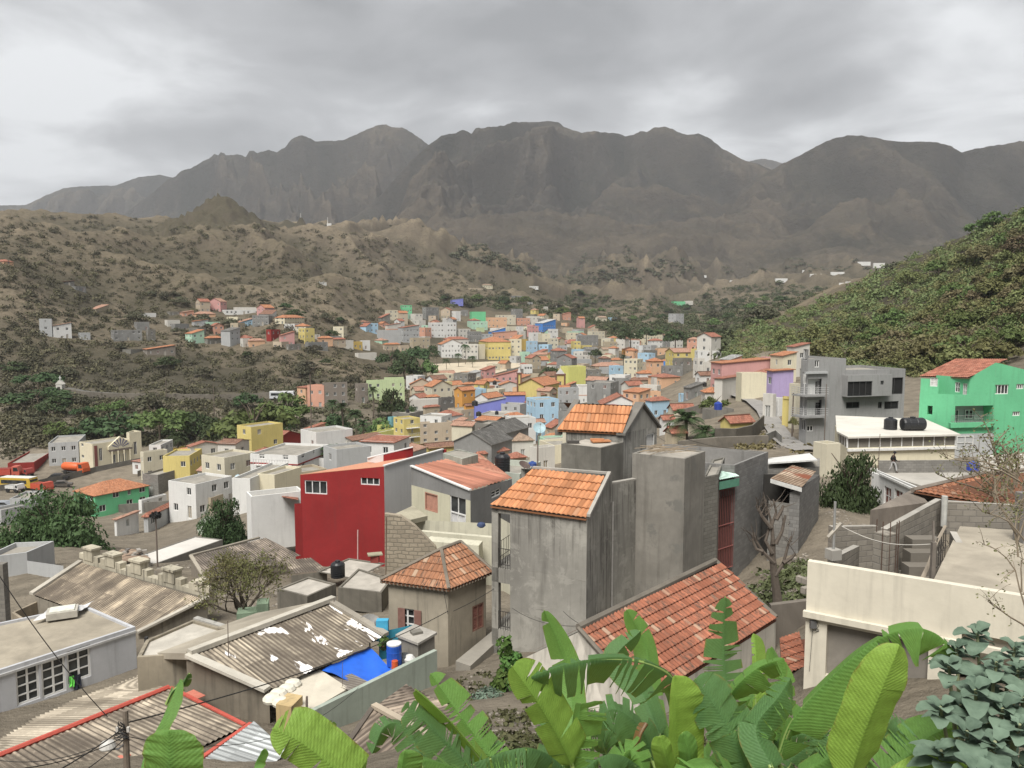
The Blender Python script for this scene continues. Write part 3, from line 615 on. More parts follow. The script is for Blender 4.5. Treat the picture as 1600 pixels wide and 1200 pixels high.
def town(x0,xc,x1,yt,yb,th,roof,ya,wall,rc,label,Y=None,**o):
 if Y is None:Y=ground_hit(xc if x0!=xc else(xc+x1)/2,yb,45)or 400.
 th_=R(th);z1=at(xc,yt,Y).z;zb=at(xc,yb,Y).z;Cn=at(xc,yb,Y)
 ph=-math.atan2(Cn.x,Cn.y);rot=lambda x,y:(x*math.cos(ph)-y*math.sin(ph),x*math.sin(ph)+y*math.cos(ph));dL=rot(-math.cos(th_),math.sin(th_));dR=rot(math.sin(th_),math.cos(th_))
 def ext(px,dx,dy):u=at(px,520,1).x;return(u*Y-Cn.x)/(dx-u*dy)
 if xc<x1:d=abs(ext(x1,*dR))
 else:d=None
 if x0<xc:w=abs(ext(x0,*dL))
 else:w=(d or 6)*.9;w=min(w,9)
 if d is None:d=min(w*.9,9)
 w=min(w,34);d=min(d,34);L=(Cn.x+w*dL[0],Cn.y+w*dL[1]);Rr=(Cn.x+d*dR[0],Cn.y+d*dR[1])
 rise=(yt-ya)*Y/F if ya else 0
 if ya and roof in 'HGT':
  dd={'G':d/2*math.cos(th_),'T':w/2*math.sin(th_),'H':(d*math.cos(th_)+w*math.sin(th_))/2}[roof]
  rise=at(xc,ya,Y+dd).z-z1;rise=max(.4,min(rise,.3+{'H':.17*min(w,d),'G':.2*d,'T':.2*w}[roof]))
 if ya and roof=='S':rise=max(.2,min(3,at(xc,ya,Y+d*math.cos(th_)).z-z1))
 PLACED.append(((x0+x1)/2,yb,x1-x0,yb-yt,label))
 w0=((1,1)if 'wins' not in o else o.pop('wins'));return house(L,(Cn.x,Cn.y),Rr,zb-1.2,z1,roof,rise,wall,rc,label,wins=w0,**o)
PLACED=[];LAST=[]
def merge(roots,name):
 obs=[]
 for r in roots:
  for c in list(r.children):
   for g in list(c.children):g.parent=None;g.location=r.location;obs.append(g)
   c.parent=None;c.location=r.location;obs.append(c)
  bpy.data.objects.remove(r)
 for o in obs:o.select_set(True)
 bpy.context.view_layer.objects.active=obs[0];obs[0].name=name
 with bpy.context.temp_override(active_object=obs[0],selected_editable_objects=obs,selected_objects=obs):bpy.ops.object.join()
 obs[0].select_set(False);obs[0].name=name;tag(obs[0],kind='stuff')
def make_fill():
 rnd=random.Random(77);seen=set();FILL=[];RTS=[]
 zones=[([(640,515),(720,500),(860,492),(960,530),(1075,545),(1110,560),(1130,590),(1060,612),(1010,640),(960,690),(880,735),(760,738),(700,735),(650,722),(690,650),(645,640),(640,605),(760,588),(830,566),(760,520)],150),([(230,725),(400,722),(470,742),(560,730),(640,715),(660,740),(520,765),(460,770),(350,800),(300,815),(230,770)],26),([(300,485),(410,488),(560,535),(590,550),(440,550),(300,540)],16),([(560,505),(700,490),(700,535),(600,545)],20)]
 for poly,cnt in zones:
  x0,x1=min(p[0]for p in poly),max(p[0]for p in poly);y0,y1=min(p[1]for p in poly),max(p[1]for p in poly);k=tries=0
  while k<cnt and tries<2600:
   tries+=1;x,y=rnd.uniform(x0,x1),rnd.uniform(y0,y1)
   if not inpoly(x,y,poly):continue
   Y=ground_hit(x,y,60)
   if not Y:continue
   w=rnd.uniform(6,10.5)/Y*F;h=rnd.choice((3,3.4,5.4,6,6.4,8.4))/Y*F
   if any(abs(x-q[0])<(w+q[2])*.42 and abs(y-q[1])<max(3.2,.30*min(h,q[3]))for q in PLACED+FILL):continue
   wc=rnd.choice(('white','white','offwhite','offwhite','lgrey','cream','creamp','beige','beige','peach','tan','yellow','conc','grey','pink','lblue','salmon','mint'));wc=rnd.choice(('white','white','offwhite','lgrey','cream','yellow','white','tan'))if x<600 and y>690 else wc;roof=rnd.choice('FFFFFHGTS');rc=rnd.choice('ooorrpb')
   nb=min(PLACED,key=lambda q:math.hypot(q[0]-x,(q[1]-y)*1.5));s_='left of' if x<nb[0]-3 else 'right of' if x>nb[0]+3 else 'behind' if y<nb[1]else 'in front of'
   wn={'offwhite':'off white','lgrey':'pale grey','creamp':'pale cream','conc':'bare concrete','lblue':'pale blue','peach':'peach','mint':'mint'}.get(wc,wc);rn='flat roofed' if roof=='F' else{'o':'orange','r':'red','p':'pinkish','b':'brown'}[rc]+' roofed'
   core=nb[4].split(' with ')[0].split(' in the ')[0].split(' of the ')[0].split(' beside ')[0].split(' behind ')[0].split(' below ')[0].split(' left ')[0].split(' right ')[0].split(' above ')[0].split(' between ')[0].split(' at the ')[0].split(' under ')[0].split(' by the ')[0].split(' on the ')[0].split(' near ')[0].split(' joined ')[0].split(' just ')[0];lab=f"small {wn} {rn} house {s_} the {core}"
   if lab in seen or len(lab.split())>16:continue
   seen.add(lab);th=rnd.choice((rnd.uniform(15,40),rnd.uniform(50,75)));f=math.cos(R(th))/(math.cos(R(th))+math.sin(R(th))*rnd.uniform(.7,1.2))
   town(x-w/2,x-w/2+w*f,x+w/2,y-h,y,th,roof,(y-h-6)if roof!='F' else 0,wc,rc,lab,Y=Y,gap=rnd.uniform(2,3.2),tank=0)
   PLACED.pop();FILL.append((x,y,w,h));RTS.append((w*h,LAST[-1]));k+=1
 RTS.sort(key=lambda q:-q[0]);merge([q[1]for q in RTS[42:]],'distant_houses')
# the town, house by house (pixels of the photograph give each one's place on the terrain)
def make_town():
 T=town
 T(103,150,222,774,809,62,'H',741,'green','o','green apartment house with hipped orange roof above the big round tree',floors=2,gap=2.3,wsize=(1.3,1.5),kinds='w',name='apartment_building',cat='apartment building',door=False)
 T(205,222,250,782,802,50,'F',0,'white','w','low white annex touching the right side of the green apartment house')
 T(172,183,204,812,838,45,'S',806,'white','p','small white hut with pink roof below the green apartment house',door=False)
 T(212,232,309,806,832,30,'H',784,'lgrey','r','long low pale house with red tiled roof beside the green apartment house',wsize=(1.2,1.0))
 T(0,50,60,778,800,25,'F',0,'lgrey','w','grey flat shed at the left edge beside the bus yard',wins=(0,0))
 T(0,3,45,797,822,60,'F',0,'lgrey','w','pale flat roofed shed partly behind the big round tree',wins=(0,0))
 T(0,54,76,722,738,15,'F',0,'dred','w','red walled depot shed with white roof at the left edge',wins=(0,0),door=False)
 T(66,124,126,690,727,8,'F',0,'lgrey','w','long grey two storey wing joined to the cream hall',floors=2,gap=2.2)
 T(213,248,302,742,775,40,'F',0,'conc','w','bare concrete block building behind the green apartment house',wmat=blocks(),wins=(1,0))
 T(250,256,301,733,748,70,'F',0,'dconc','w','dark roofless walled plot behind the concrete block building',wins=(0,0))
 T(301,322,348,735,765,40,'G',722,'offwhite','p','small white house with faded pink roof left of grey terrace')
 T(322,349,386,728,762,55,'F',0,'lgrey','w','grey terrace house with white doors in the valley',gap=2.2)
 T(349,362,389,712,760,45,'F',0,'grey','w','tall narrow grey house with sloping top beside the white red building')
 T(280,310,340,766,792,35,'F',0,'stone','w','ruined brown walled yard beside the grey terrace',wins=(0,0))
 T(312,330,357,778,800,40,'F',0,'tan','w','low tan shed right of the ruined yard',wins=(0,0))
 T(385,466,510,712,758,28,'F',0,'white','w','white apartment block with dark red bands in the valley',band='dred',balc=1,gap=3,floors=3,name='apartment_building',cat='apartment building')
 T(466,495,548,676,735,62,'F',0,'white','w','tall plain white house wall behind the white and red block',wins=(1,0))
 T(408,430,470,688,715,40,'G',674,'dred','r','dark red house with orange tiles behind the white and red block')
 T(468,478,505,672,700,50,'S',662,'salmon','r','little house with red lean-to roof on top of the block row')
 T(404,425,438,718,745,40,'F',0,'yellow','w','small yellow house in front of the white and red block',wins=(1,0))
 T(388,412,432,740,765,35,'S',733,'yellow','p','yellow hut with a faded red roof by the white wall')
 T(355,392,445,748,800,28,'F',0,'white','w','white house with blue water tanks beside the grey terrace',wins=(0,0))
 T(396,430,466,742,790,38,'F',0,'creamp','w','cream house behind the red building with plain walls',wins=(1,0))
 T(462,478,506,606,632,50,'S',602,'peach','r','low peach building with red roof behind the white bus')
 T(478,507,508,602,638,15,'F',0,'salmon','w','salmon pink three storey building above the thicket',gap=2.2)
 T(503,505,541,598,636,80,'F',0,'stone','w','dark stone three storey building beside the salmon one',gap=2.2,wins=(0,1))
 T(553,560,574,600,630,70,'F',0,'stone','w','narrow dark brick building left of the pale green block')
 T(571,573,631,594,625,78,'F',0,'lgreen','w','long pale green block among the trees',gap=2.4)
 T(599,601,630,590,618,80,'F',0,'lgreen','w','raised end of the pale green block among the trees')
 T(567,582,622,678,700,40,'F',0,'lemon','w','yellow flat roofed house left of the cream apartment block',wins=(0,0))
 T(587,590,606,664,692,70,'F',0,'lemon','w','small upper storey of lemon yellow beside the apartment block')
 T(582,594,614,704,722,45,'H',693,'tan','r','small house with brown red hipped roof left of the apartment block')
 T(548,575,640,702,722,35,'F',0,'offwhite','w','low off white building behind the date palms',wins=(1,0))
 T(613,632,655,655,712,60,'F',0,'yellow','w','ochre yellow end wing of the cream apartment block',floors=4,wins=(1,1),gap=2.6,name='apartment_building',cat='apartment building',balc=2)
 T(648,656,706,662,708,72,'F',0,'beige','w','cream four storey apartment block with rows of windows',floors=4,wins=(0,1),gap=2.5,name='apartment_building',cat='apartment building',kinds='w')
 T(655,690,705,651,700,25,'F',0,'white','w','white top floor unit behind the cream apartment block')
 T(604,612,618,652,690,50,'F',0,'teal','w','thin teal house behind the ochre wing',wins=(0,0))
 T(611,640,660,646,676,35,'F',0,'conc','w','bare concrete upper house behind the apartment block',tank=1)
 T(706,718,730,660,695,50,'S',654,'offwhite','p','white house with pink lean-to roof right of apartment block')
 T(708,768,800,694,735,30,'T',668,'grey','g','large grey block gable house seen behind the water tank',wins=(0,0),wmat=plaster(COL['grey'],.3,.2))
 T(745,790,826,676,720,30,'T',651,'grey','g','second grey gable behind the large grey block gable',wins=(0,0))
 T(765,773,780,684,720,60,'F',0,'white','w','slim white stair tower between grey gables')
 T(792,800,834,688,718,78,'H',668,'offwhite','t','small house with faded brown hipped roof and white trim')
 T(746,757,795,708,735,50,'H',696,'beige','r','low house with red hipped roof below the grey gables')
 T(790,800,822,715,740,60,'H',703,'tan','r','small house with brown tiles left of the concrete tower',wins=(0,0))
 T(828,838,868,700,740,55,'F',0,'offwhite','w','white walled patio house left of the upper concrete house',wins=(0,1))
 T(848,856,884,684,705,60,'H',671,'cream','o','small house with orange hipped roof left of the upper gable house')
 T(852,862,896,668,688,58,'G',655,'beige','r','house with red roof just above the orange hipped one')
 T(831,836,852,660,690,60,'T',648,'lblue','p','pale blue gable house with weathered roof')
 T(786,795,818,650,672,50,'H',640,'cream','o','small house with bright orange hipped roof by the violet house')
 T(745,787,806,650,675,20,'F',0,'offwhite','w','low off white row house under the violet walls',wins=(0,1),tank=1)
 T(740,742,790,632,662,84,'S',622,'violet','w','long violet blue wall house with sloping top',wins=(0,0))
 T(787,789,821,617,652,80,'T',610,'violet','o','tall violet blue house with small orange roof',wins=(0,0))
 T(820,826,840,630,655,70,'S',622,'offwhite','r','white house with brown roof right of the violet house',wins=(0,1),gap=1.6)
 T(833,842,868,640,660,65,'T',633,'stone','b','dark stone gable house in front of the church')
 T(742,762,786,622,645,35,'T',606,'white','o','white gable house with a dish behind the violet wall',wins=(0,0),tank=0)
 T(709,722,742,610,640,50,'T',605,'orange','o','bright orange house with gabled roof beside the white gable')
 T(724,728,741,634,650,60,'T',624,'orange','b','smaller orange yellow gable below the bright orange house',wins=(0,0))
 T(685,695,712,646,662,50,'H',640,'offwhite','r','house with long red tiled roof left of the violet wall')
 T(690,700,722,650,668,50,'H',641,'white','r','white house with red roof beside the long red one')
 T(660,664,686,636,652,60,'H',625,'tan','r','small tan house with red pyramid roof')
 T(664,668,686,620,640,70,'H',612,'grey','o','small grey house with orange pyramid roof')
 T(684,690,710,622,648,60,'F',0,'dconc','w','dark unfinished concrete frame house')
 T(639,645,690,625,645,75,'F',0,'offwhite','w','low white wall house at the edge of the trees')
 T(639,641,676,600,620,85,'G',588,'beige','o','long peach cream house with orange roof at the tree edge',gap=2.4)
 T(662,675,706,604,630,60,'G',585,'cream','o','pale yellow house joined right of the long peach one')
 T(676,684,706,598,625,50,'F',0,'lyellow','w','light yellow block below the grey white gable')
 T(700,712,726,604,620,45,'F',0,'beige','w','beige flat house left of the orange house')
 T(706,715,751,592,604,70,'S',580,'lgrey','w','grey and white house with slanted top')
 T(722,726,742,600,612,60,'H',593,'beige','o','small orange roof in front of slanted grey white house')
 T(746,752,782,596,612,70,'H',585,'white','o','white house with orange roof and dark tank')
 T(748,751,768,588,598,60,'H',580,'tan','o','little house with orange roof behind the white one')
 T(770,772,812,588,608,82,'S',578,'pink','r','long dusky pink hall with red roof beside the church')
 T(778,782,812,601,620,75,'G',596,'offwhite','o','white house with bright orange roof below the pink hall')
 T(813,815,832,570,590,80,'F',0,'white','w','little white box house standing behind the church',gap=1.3)
 T(808,815,832,572,582,80,'H',566,'white','r','white walled house with red roof left of the lemon wall')
 T(875,888,916,573,610,55,'F',0,'lemon','w','lemon yellow house with plain tall walls right of the church',wins=(0,0))
 T(880,884,901,603,625,65,'S',597,'grey','o','grey house with orange edge below the lemon house')
 T(872,880,905,607,650,60,'F',0,'lgrey','w','pale grey house with balcony right of the church')
 T(868,885,902,632,668,45,'F',0,'grey','w','grey plastered house under the church tower')
 T(901,903,960,604,632,86,'F',0,'white','w','bright white house with red band in front of the lemon house',band='salmon',wins=(0,1),gap=4,kinds='w',door=False)
 T(936,940,1002,632,650,84,'G',618,'white','r','wide white gable behind the upper concrete house',wins=(0,0))
 T(960,962,984,592,622,80,'F',0,'grey','w','grey block house behind the wide white gable',wins=(0,0))
 T(972,982,1006,602,625,55,'T',588,'offwhite','r','off white house with brown red gable roof')
 T(986,990,1010,592,602,60,'H',585,'tan','b','tan house with dark tiled roof behind the off white one')
 T(930,936,978,592,604,70,'S',586,'cream','g','long low house with mossy grey roof')
 T(924,930,975,572,582,75,'H',560,'beige','p','long pinkish house with wide tiled roof and arches',gap=1.8)
 T(953,956,974,562,574,70,'H',555,'beige','o','small peach chapel house with orange roof behind the arches')
 T(995,999,1023,583,600,70,'H',574,'white','o','white house with orange hipped roof and two dark windows',gap=2.5)
 T(985,990,1020,594,606,60,'H',588,'beige','b','brown roofed house below the white hipped one')
 T(1018,1022,1055,590,612,70,'F',0,'offwhite','w','off white walled house with broken top right of centre')
 T(1024,1026,1052,565,580,70,'F',0,'blue','w','bright blue house wall in the right centre',wins=(0,0))
 T(1034,1040,1068,572,600,60,'F',0,'grey','w','grey house below the bright blue wall')
 T(1052,1060,1082,560,590,55,'F',0,'conc','w','bare grey house right of the bright blue wall')
 T(1032,1040,1070,564,575,60,'H',552,'salmon','o','salmon house with big orange roof above the blue wall')
 T(1010,1018,1048,626,655,50,'H',612,'lblue','r','pale blue white house with large red hipped roof')
 T(1046,1052,1088,640,660,70,'T',626,'cream','r','small pale yellow gable beside the red hipped house',wins=(0,0))
 T(1012,1016,1034,612,628,70,'F',0,'peach','w','tiny peach wall behind the red hipped house')
 T(1062,1066,1080,616,628,70,'F',0,'lblue','w','small light blue house above the yellow gable')
 T(1070,1078,1100,606,625,50,'S',598,'grey','g','grey concrete roofs right of the light blue house')
 T(1084,1090,1102,560,590,60,'F',0,'offwhite','w','slim white house on the right slope')
 T(1033,1036,1056,655,680,60,'T',640,'white','r','white house with red gable left of the date palms')
 T(1042,1050,1075,676,695,60,'T',663,'tan','r','brick coloured gable at the foot of the date palms',wins=(0,0))
 T(1098,1101,1130,612,640,75,'H',598,'offwhite','o','open shelter house with orange hipped roof on posts')
 T(1118,1128,1200,592,630,25,'S',585,'offwhite','r','grey white row house under the pink building',wins=(1,0))
 T(1088,1094,1120,586,602,60,'T',576,'white','b','white garage with dark gable opening')
 T(1086,1090,1128,548,572,70,'F',0,'white','w','white house with satellite dish on the right slope')
 T(1092,1100,1140,566,585,60,'F',0,'offwhite','w','off white house below the dish house')
 T(1100,1110,1150,640,655,60,'F',0,'conc','w','flat concrete deck with blue tarp by the palms',wins=(0,0))
 T(1112,1127,1205,568,618,62,'S',560,'pink','o','large dusky pink house with orange lean-to roof',floors=2,gap=2.2,wins=(1,0))
 T(1126,1140,1160,562,590,40,'S',555,'salmon','w','salmon upper room behind the large pink house',wins=(0,0))
 T(1190,1196,1216,558,590,60,'F',0,'pink','w','small rose house behind the cream street house')
 T(1205,1222,1246,556,600,50,'S',550,'creamp','o','cream house with orange roof strip above the lilac house')
 T(1230,1240,1266,542,590,50,'S',536,'offwhite','r','tall off white house with thin red roof by the hillside')
 T(1180,1200,1221,584,610,45,'S',578,'grey','r','grey walled house with reddish flat roof')
 T(1152,1158,1200,583,628,70,'F',0,'creamp','w','cream street house with plain side wall',wins=(0,0))
 T(1200,1206,1242,580,640,60,'S',578,'lilac','o','lilac house with sloping top along the street',wins=(1,0))
 T(1195,1207,1216,616,655,30,'F',0,'offwhite','w','low white house front left of the lilac house')
 T(1226,1238,1243,620,668,25,'F',0,'yellow','w','narrow yellow house beside the grey apartment building')
 T(1236,1242,1254,600,672,50,'F',0,'cream','w','slim cream house squeezed against the grey apartment building')
 T(1208,1217,1228,622,652,40,'F',0,'white','w','little white house at the bend of the street')
 T(1129,1141,1181,660,684,50,'T',642,'yellow','r','yellow gable house with red roof beside the date palms',wins=(0,0))
 T(745,748,758,538,562,60,'F',0,'cream','w','plain cream wall left of the yellow school',wins=(0,0))
 T(748,763,798,534,563,75,'H',526,'yellow','o','yellow ochre school with long arcade above the plaza',gap=1.8,floors=2,kinds='o',name='school',cat='school')
 T(795,797,815,530,562,80,'F',0,'creamp','w','cream bell gable building attached to the yellow school')
 T(684,690,724,538,560,80,'G',528,'white','o','white colonial house with orange roof behind the plaza palms',gap=1.6,wsize=(.8,1.2))
 T(720,723,747,538,562,80,'F',0,'offwhite','w','white wing right of the colonial house',gap=1.8)
 T(812,816,828,550,570,70,'F',0,'mint','w','pale mint narrow house right of the school')
 T(815,818,824,530,548,70,'F',0,'gold','w','mustard strip house behind the cream school front',wins=(0,0))
 T(822,826,840,533,556,60,'F',0,'lblue','w','grey blue house right of the mustard strip')
 T(829,833,862,554,566,70,'H',548,'creamp','p','cream house with pink roof below the blue houses',gap=1.6)
 T(856,858,884,552,566,75,'H',545,'yellow','r','yellow house with red roof above the lemon wall',gap=1.6)
 T(840,846,868,535,545,60,'F',0,'dconc','w','dark stone house below the blue checked house')
 T(589,598,626,516,535,70,'F',0,'lgrey','w','big pale grey house block at the hill foot',wins=(0,0))
 T(622,630,655,512,536,60,'S',508,'lgrey','r','grey rose house with balconies beside the pale block',gap=2)
 T(602,606,626,508,520,60,'S',505,'offwhite','r','white house with faint red roof behind the pale block')
 T(562,572,579,510,521,40,'S',505,'lblue','r','turquoise cottage with red roof at the left edge of town')
 T(574,578,591,505,520,60,'F',0,'lblue','w','light blue white cottage next to the turquoise cottage')
 T(669,674,713,504,528,72,'F',0,'white','w','broad white block with dark window strip',wins=(0,1),gap=2.2)
 T(652,664,674,512,530,45,'F',0,'salmon','w','small salmon house left of the broad white block')
 T(610,625,656,490,499,50,'F',0,'mint','w','green house with white base wall under the hill',wins=(1,1))
 T(626,628,644,477,488,80,'F',0,'green','w','bright green upper house on the slope',wins=(0,1),gap=1.6)
 T(660,666,686,480,500,50,'F',0,'grey','w','grey unfinished tower house among trees')
 T(704,707,724,468,476,80,'S',466,'violet','w','blue violet house alone above the town')
 T(706,712,720,486,502,60,'F',0,'white','w','slim white house below the blue violet one')
 T(720,723,732,484,494,70,'F',0,'grey','w','small grey house right of the slim white one')
 T(734,737,759,487,502,80,'F',0,'green','w','vivid green house with stepped top',wins=(0,0))
 T(730,738,762,502,516,70,'F',0,'mint','w','pale mint house under the vivid green one')
 T(744,748,757,512,520,60,'F',0,'lgreen','w','small lime coloured house below the mint one',wins=(0,0))
 T(759,762,792,496,512,75,'F',0,'peach','w','peach house with terrace in the upper town')
 T(774,778,806,492,508,70,'F',0,'cream','w','cream house right of the peach terrace')
 T(804,808,828,497,510,70,'F',0,'salmon','w','salmon orange house in the upper town')
 T(822,826,843,494,508,70,'F',0,'offwhite','w','cream white house left of the blue house')
 T(836,848,868,505,520,45,'S',499,'blue','w','vivid blue house with curved blue roof',gap=2)
 T(856,860,872,514,530,60,'F',0,'white','w','white house with blue crossed windows',kinds='w',gap=1.5)
 T(763,768,790,518,524,70,'S',512,'blue','w','low house with blue sheet roof in the upper town',wins=(0,0))
 T(730,734,752,518,535,70,'F',0,'grey','w','grey house with many small windows in the centre',gap=1.4)
 T(748,752,770,522,535,70,'F',0,'lgrey','w','pale grey house beside the many windowed grey one')
 T(768,772,808,520,530,75,'S',517,'salmon','p','rose house with pink roof above the school')
 T(806,810,818,510,522,60,'F',0,'white','w','small white cube house near the vivid blue one')
 T(790,795,806,510,520,60,'F',0,'cream','w','tiny cream house behind the rose roof')
 T(692,698,732,530,540,70,'H',524,'offwhite','r','house with dull red roof behind the colonial house')
 T(712,718,735,514,528,60,'F',0,'offwhite','w','off white house right of the broad white block')
 T(640,645,672,528,545,60,'F',0,'tan','w','brownish row house above the plaza trees')
 T(620,626,640,540,550,60,'F',0,'beige','w','beige cottage at the edge of the plaza trees')
 T(598,602,625,538,548,60,'H',534,'beige','o','arched cream cottage with orange roof left of plaza trees')
 T(884,890,904,520,532,60,'F',0,'creamp','w','cream cottage behind the yellow red roofed house')
 T(876,880,892,491,500,60,'S',488,'salmon','r','salmon cottage up on the wooded slope')
 T(863,866,876,476,481,70,'F',0,'offwhite','w','tiny white cottage high on the wooded slope')
 T(930,936,948,496,505,50,'T',491,'cream','t','cream gable cottage on the wooded slope')
 T(950,954,965,496,502,60,'F',0,'lblue','w','blue grey cottage right of the cream gable cottage')
 T(918,922,930,512,520,70,'S',508,'beige','r','tall beige house with red roof on the slope edge')
 T(886,892,912,518,530,60,'F',0,'mint','w','pale green house at the slope foot')
 T(902,910,935,524,540,60,'F',0,'grey','w','grey terrace house below the tall beige one')
 T(918,925,945,518,530,50,'F',0,'cream','w','cream stepped house below the tall beige one')
 T(905,910,925,540,548,60,'F',0,'yellow','w','ochre house in the middle distance')
 T(944,948,955,528,538,60,'F',0,'offwhite','w','narrow white house near the round trees')
 T(893,898,912,546,556,60,'F',0,'lblue','w','light blue grey house left of the open gable')
 T(910,916,935,546,556,60,'T',540,'lgrey','g','grey gable house in the middle distance')
 T(936,942,958,546,556,60,'T',542,'cream','t','cream hall with low gable behind the arches')
 T(972,980,996,546,556,60,'H',542,'orange','o','orange house with peach roof right of the cream hall')
 T(994,998,1010,540,552,70,'F',0,'white','w','white house with coloured doors')
 T(1000,1006,1040,524,540,50,'F',0,'creamp','w','long white cream house under the round trees')
 T(1012,1018,1036,532,545,60,'H',527,'white','r','white house with red roof in front of the round trees')
 T(1005,1010,1022,540,552,60,'F',0,'lblue','w','pale blue white house beside the red roof')
 T(1024,1028,1044,545,556,70,'F',0,'peach','w','peach house below the red roofed white house')
 T(1040,1044,1062,552,562,70,'F',0,'offwhite','w','low off white house left of the salmon roof')
 T(1056,1062,1082,552,562,60,'F',0,'salmon','w','salmon house near the blue wall')
 T(882,890,922,556,572,60,'F',0,'offwhite','w','off white house with pink roof behind the lemon house')
 T(896,900,925,562,574,60,'F',0,'lgrey','w','light grey house behind the lemon house')
 T(980,984,998,562,572,60,'H',557,'beige','r','beige house with small red roof behind the arches')
 T(1002,1008,1020,560,570,60,'H',555,'tan','t','tan house with faded hipped roof')
 T(1044,1056,1068,490,505,40,'F',0,'lgrey','w','large grey house alone on the far slope')
 T(1048,1052,1070,471,477,70,'F',0,'green','w','light green house far up the valley')
 T(1068,1070,1082,470,475,60,'F',0,'offwhite','w','white house beside the far light green one')
 T(795,800,818,462,470,60,'F',0,'grey','w','grey house with stilts on the slope above town')
 T(824,827,832,472,477,60,'F',0,'white','w','white cottage right of the stilt house')
 T(752,755,770,445,450,60,'H',442,'creamp','t','cream house high on the dry slope')
 T(730,735,758,450,454,60,'F',0,'beige','w','long beige house on the dry slope')
 T(824,828,841,447,451,70,'F',0,'white','w','single white house on the dry slope')
 T(849,851,856,479,484,60,'F',0,'offwhite','w','pale cottage right of the upper town')
 T(-20,6,27,408,413,60,'H',399,'peach','r','peach house with red roof at the far left edge')
 T(96,118,138,447,455,55,'F',0,'grey','r','grey house with red roof strip halfway up the left hill')
 T(98,100,120,440,447,80,'S',438,'dconc','r','small brick coloured room on the left hill house')
 T(140,150,172,483,492,40,'S',476,'tan','p','tan cottage with pale orange roof on the left hill')
 T(62,82,83,498,528,10,'F',0,'lgrey','w','grey tower part of the white garage house on the left hill',wins=(1,0))
 T(82,84,112,509,530,82,'S',504,'white','p','white garage house with pink roof on the left hill',gap=2.5)
 T(122,126,141,520,531,80,'F',0,'lgrey','w','small grey garage on the left hill')
 T(173,178,222,516,534,80,'F',0,'grey','w','long unfinished grey house on the left hill',gap=2,kinds='o')
 T(210,214,234,503,516,80,'F',0,'grey','w','upper unfinished block on the left hill')
 T(228,232,243,515,536,70,'F',0,'conc','w','bare concrete frame beside the unfinished house',kinds='o')
 T(222,230,273,546,556,75,'S',540,'stone','o','stone house with long orange roof among rubble')
 T(190,205,228,546,556,50,'F',0,'conc','w','roofless concrete walls beside the orange stone house',wins=(0,0))
 T(220,224,245,489,498,70,'F',0,'white','w','white cottage above the unfinished grey house')
 T(262,266,284,487,495,70,'F',0,'conc','w','grey cottage left of the salmon roofed cottages')
 T(282,286,304,488,496,70,'S',485,'salmon','p','salmon cottage left of the peach cottage')
 T(303,306,338,490,497,75,'H',483,'peach','p','peach cottage with pink roof on the hill road')
 T(300,304,326,502,511,70,'S',499,'lgrey','o','pale cottage with bright orange roof strip')
 T(318,322,344,503,511,75,'F',0,'mint','w','pale lime cottage on the hill road')
 T(348,352,405,484,492,80,'F',0,'white','w','long white cottage at the top of the hill road',gap=2.2)
 T(366,370,402,480,490,80,'F',0,'offwhite','w','raised white part of the long white cottage')
 T(258,262,282,500,512,70,'F',0,'offwhite','w','low white sheds near the hill road')
 T(268,274,296,506,518,60,'F',0,'grey','w','grey hut below the hill road cottages')
 T(295,310,322,512,528,50,'F',0,'conc','w','concrete hut below the lime cottage')
 T(318,325,348,528,540,60,'H',520,'conc','o','hut with small orange roof on the left hill')
 T(345,360,375,517,543,40,'S',512,'lgrey','g','tall grey sided house on the hill edge',wins=(0,1))
 T(375,380,390,529,544,60,'F',0,'offwhite','w','cream hut right of the grey sided house')
 T(386,390,414,532,545,75,'H',526,'peach','p','peach cottage right of the grey sided house')
 T(430,445,476,496,508,35,'H',486,'creamp','o','large villa with bright orange hipped roof on the left hill',floors=2,gap=2.2)
 T(416,424,438,515,535,40,'F',0,'dred','w','dark red house on the hill edge')
 T(436,440,460,524,542,75,'S',518,'pink','r','rose house with red roof beside the dark red one')
 T(426,440,458,534,546,40,'F',0,'beige','w','beige terraced house below the rose house',gap=1.8)
 T(446,452,470,538,548,60,'F',0,'conc','w','low concrete house under the rose house')
 T(480,486,500,523,530,60,'F',0,'offwhite','w','white hut at the start of the orange roof row')
 T(496,500,520,528,538,70,'H',523,'peach','o','orange roofed cottage in the hill edge row')
 T(512,516,540,530,540,60,'H',523,'beige','r','red roofed cottage in the hill edge row')
 T(476,482,512,535,546,60,'F',0,'grey','w','grey cottage in the hill edge row')
 T(530,536,552,532,544,60,'F',0,'offwhite','w','white cottage near the end of the hill edge row')
 T(548,552,566,534,545,70,'F',0,'gold','w','ochre and white cottage at the end of the row')
 T(562,565,578,532,546,70,'F',0,'white','w','small white cottage ending the hill edge row')
 T(554,560,588,552,560,60,'F',0,'offwhite','w','long pale wall below the hill edge row',wins=(0,0))
 T(498,501,512,441,444,60,'F',0,'white','w','lonely white hut on the dry middle hill')
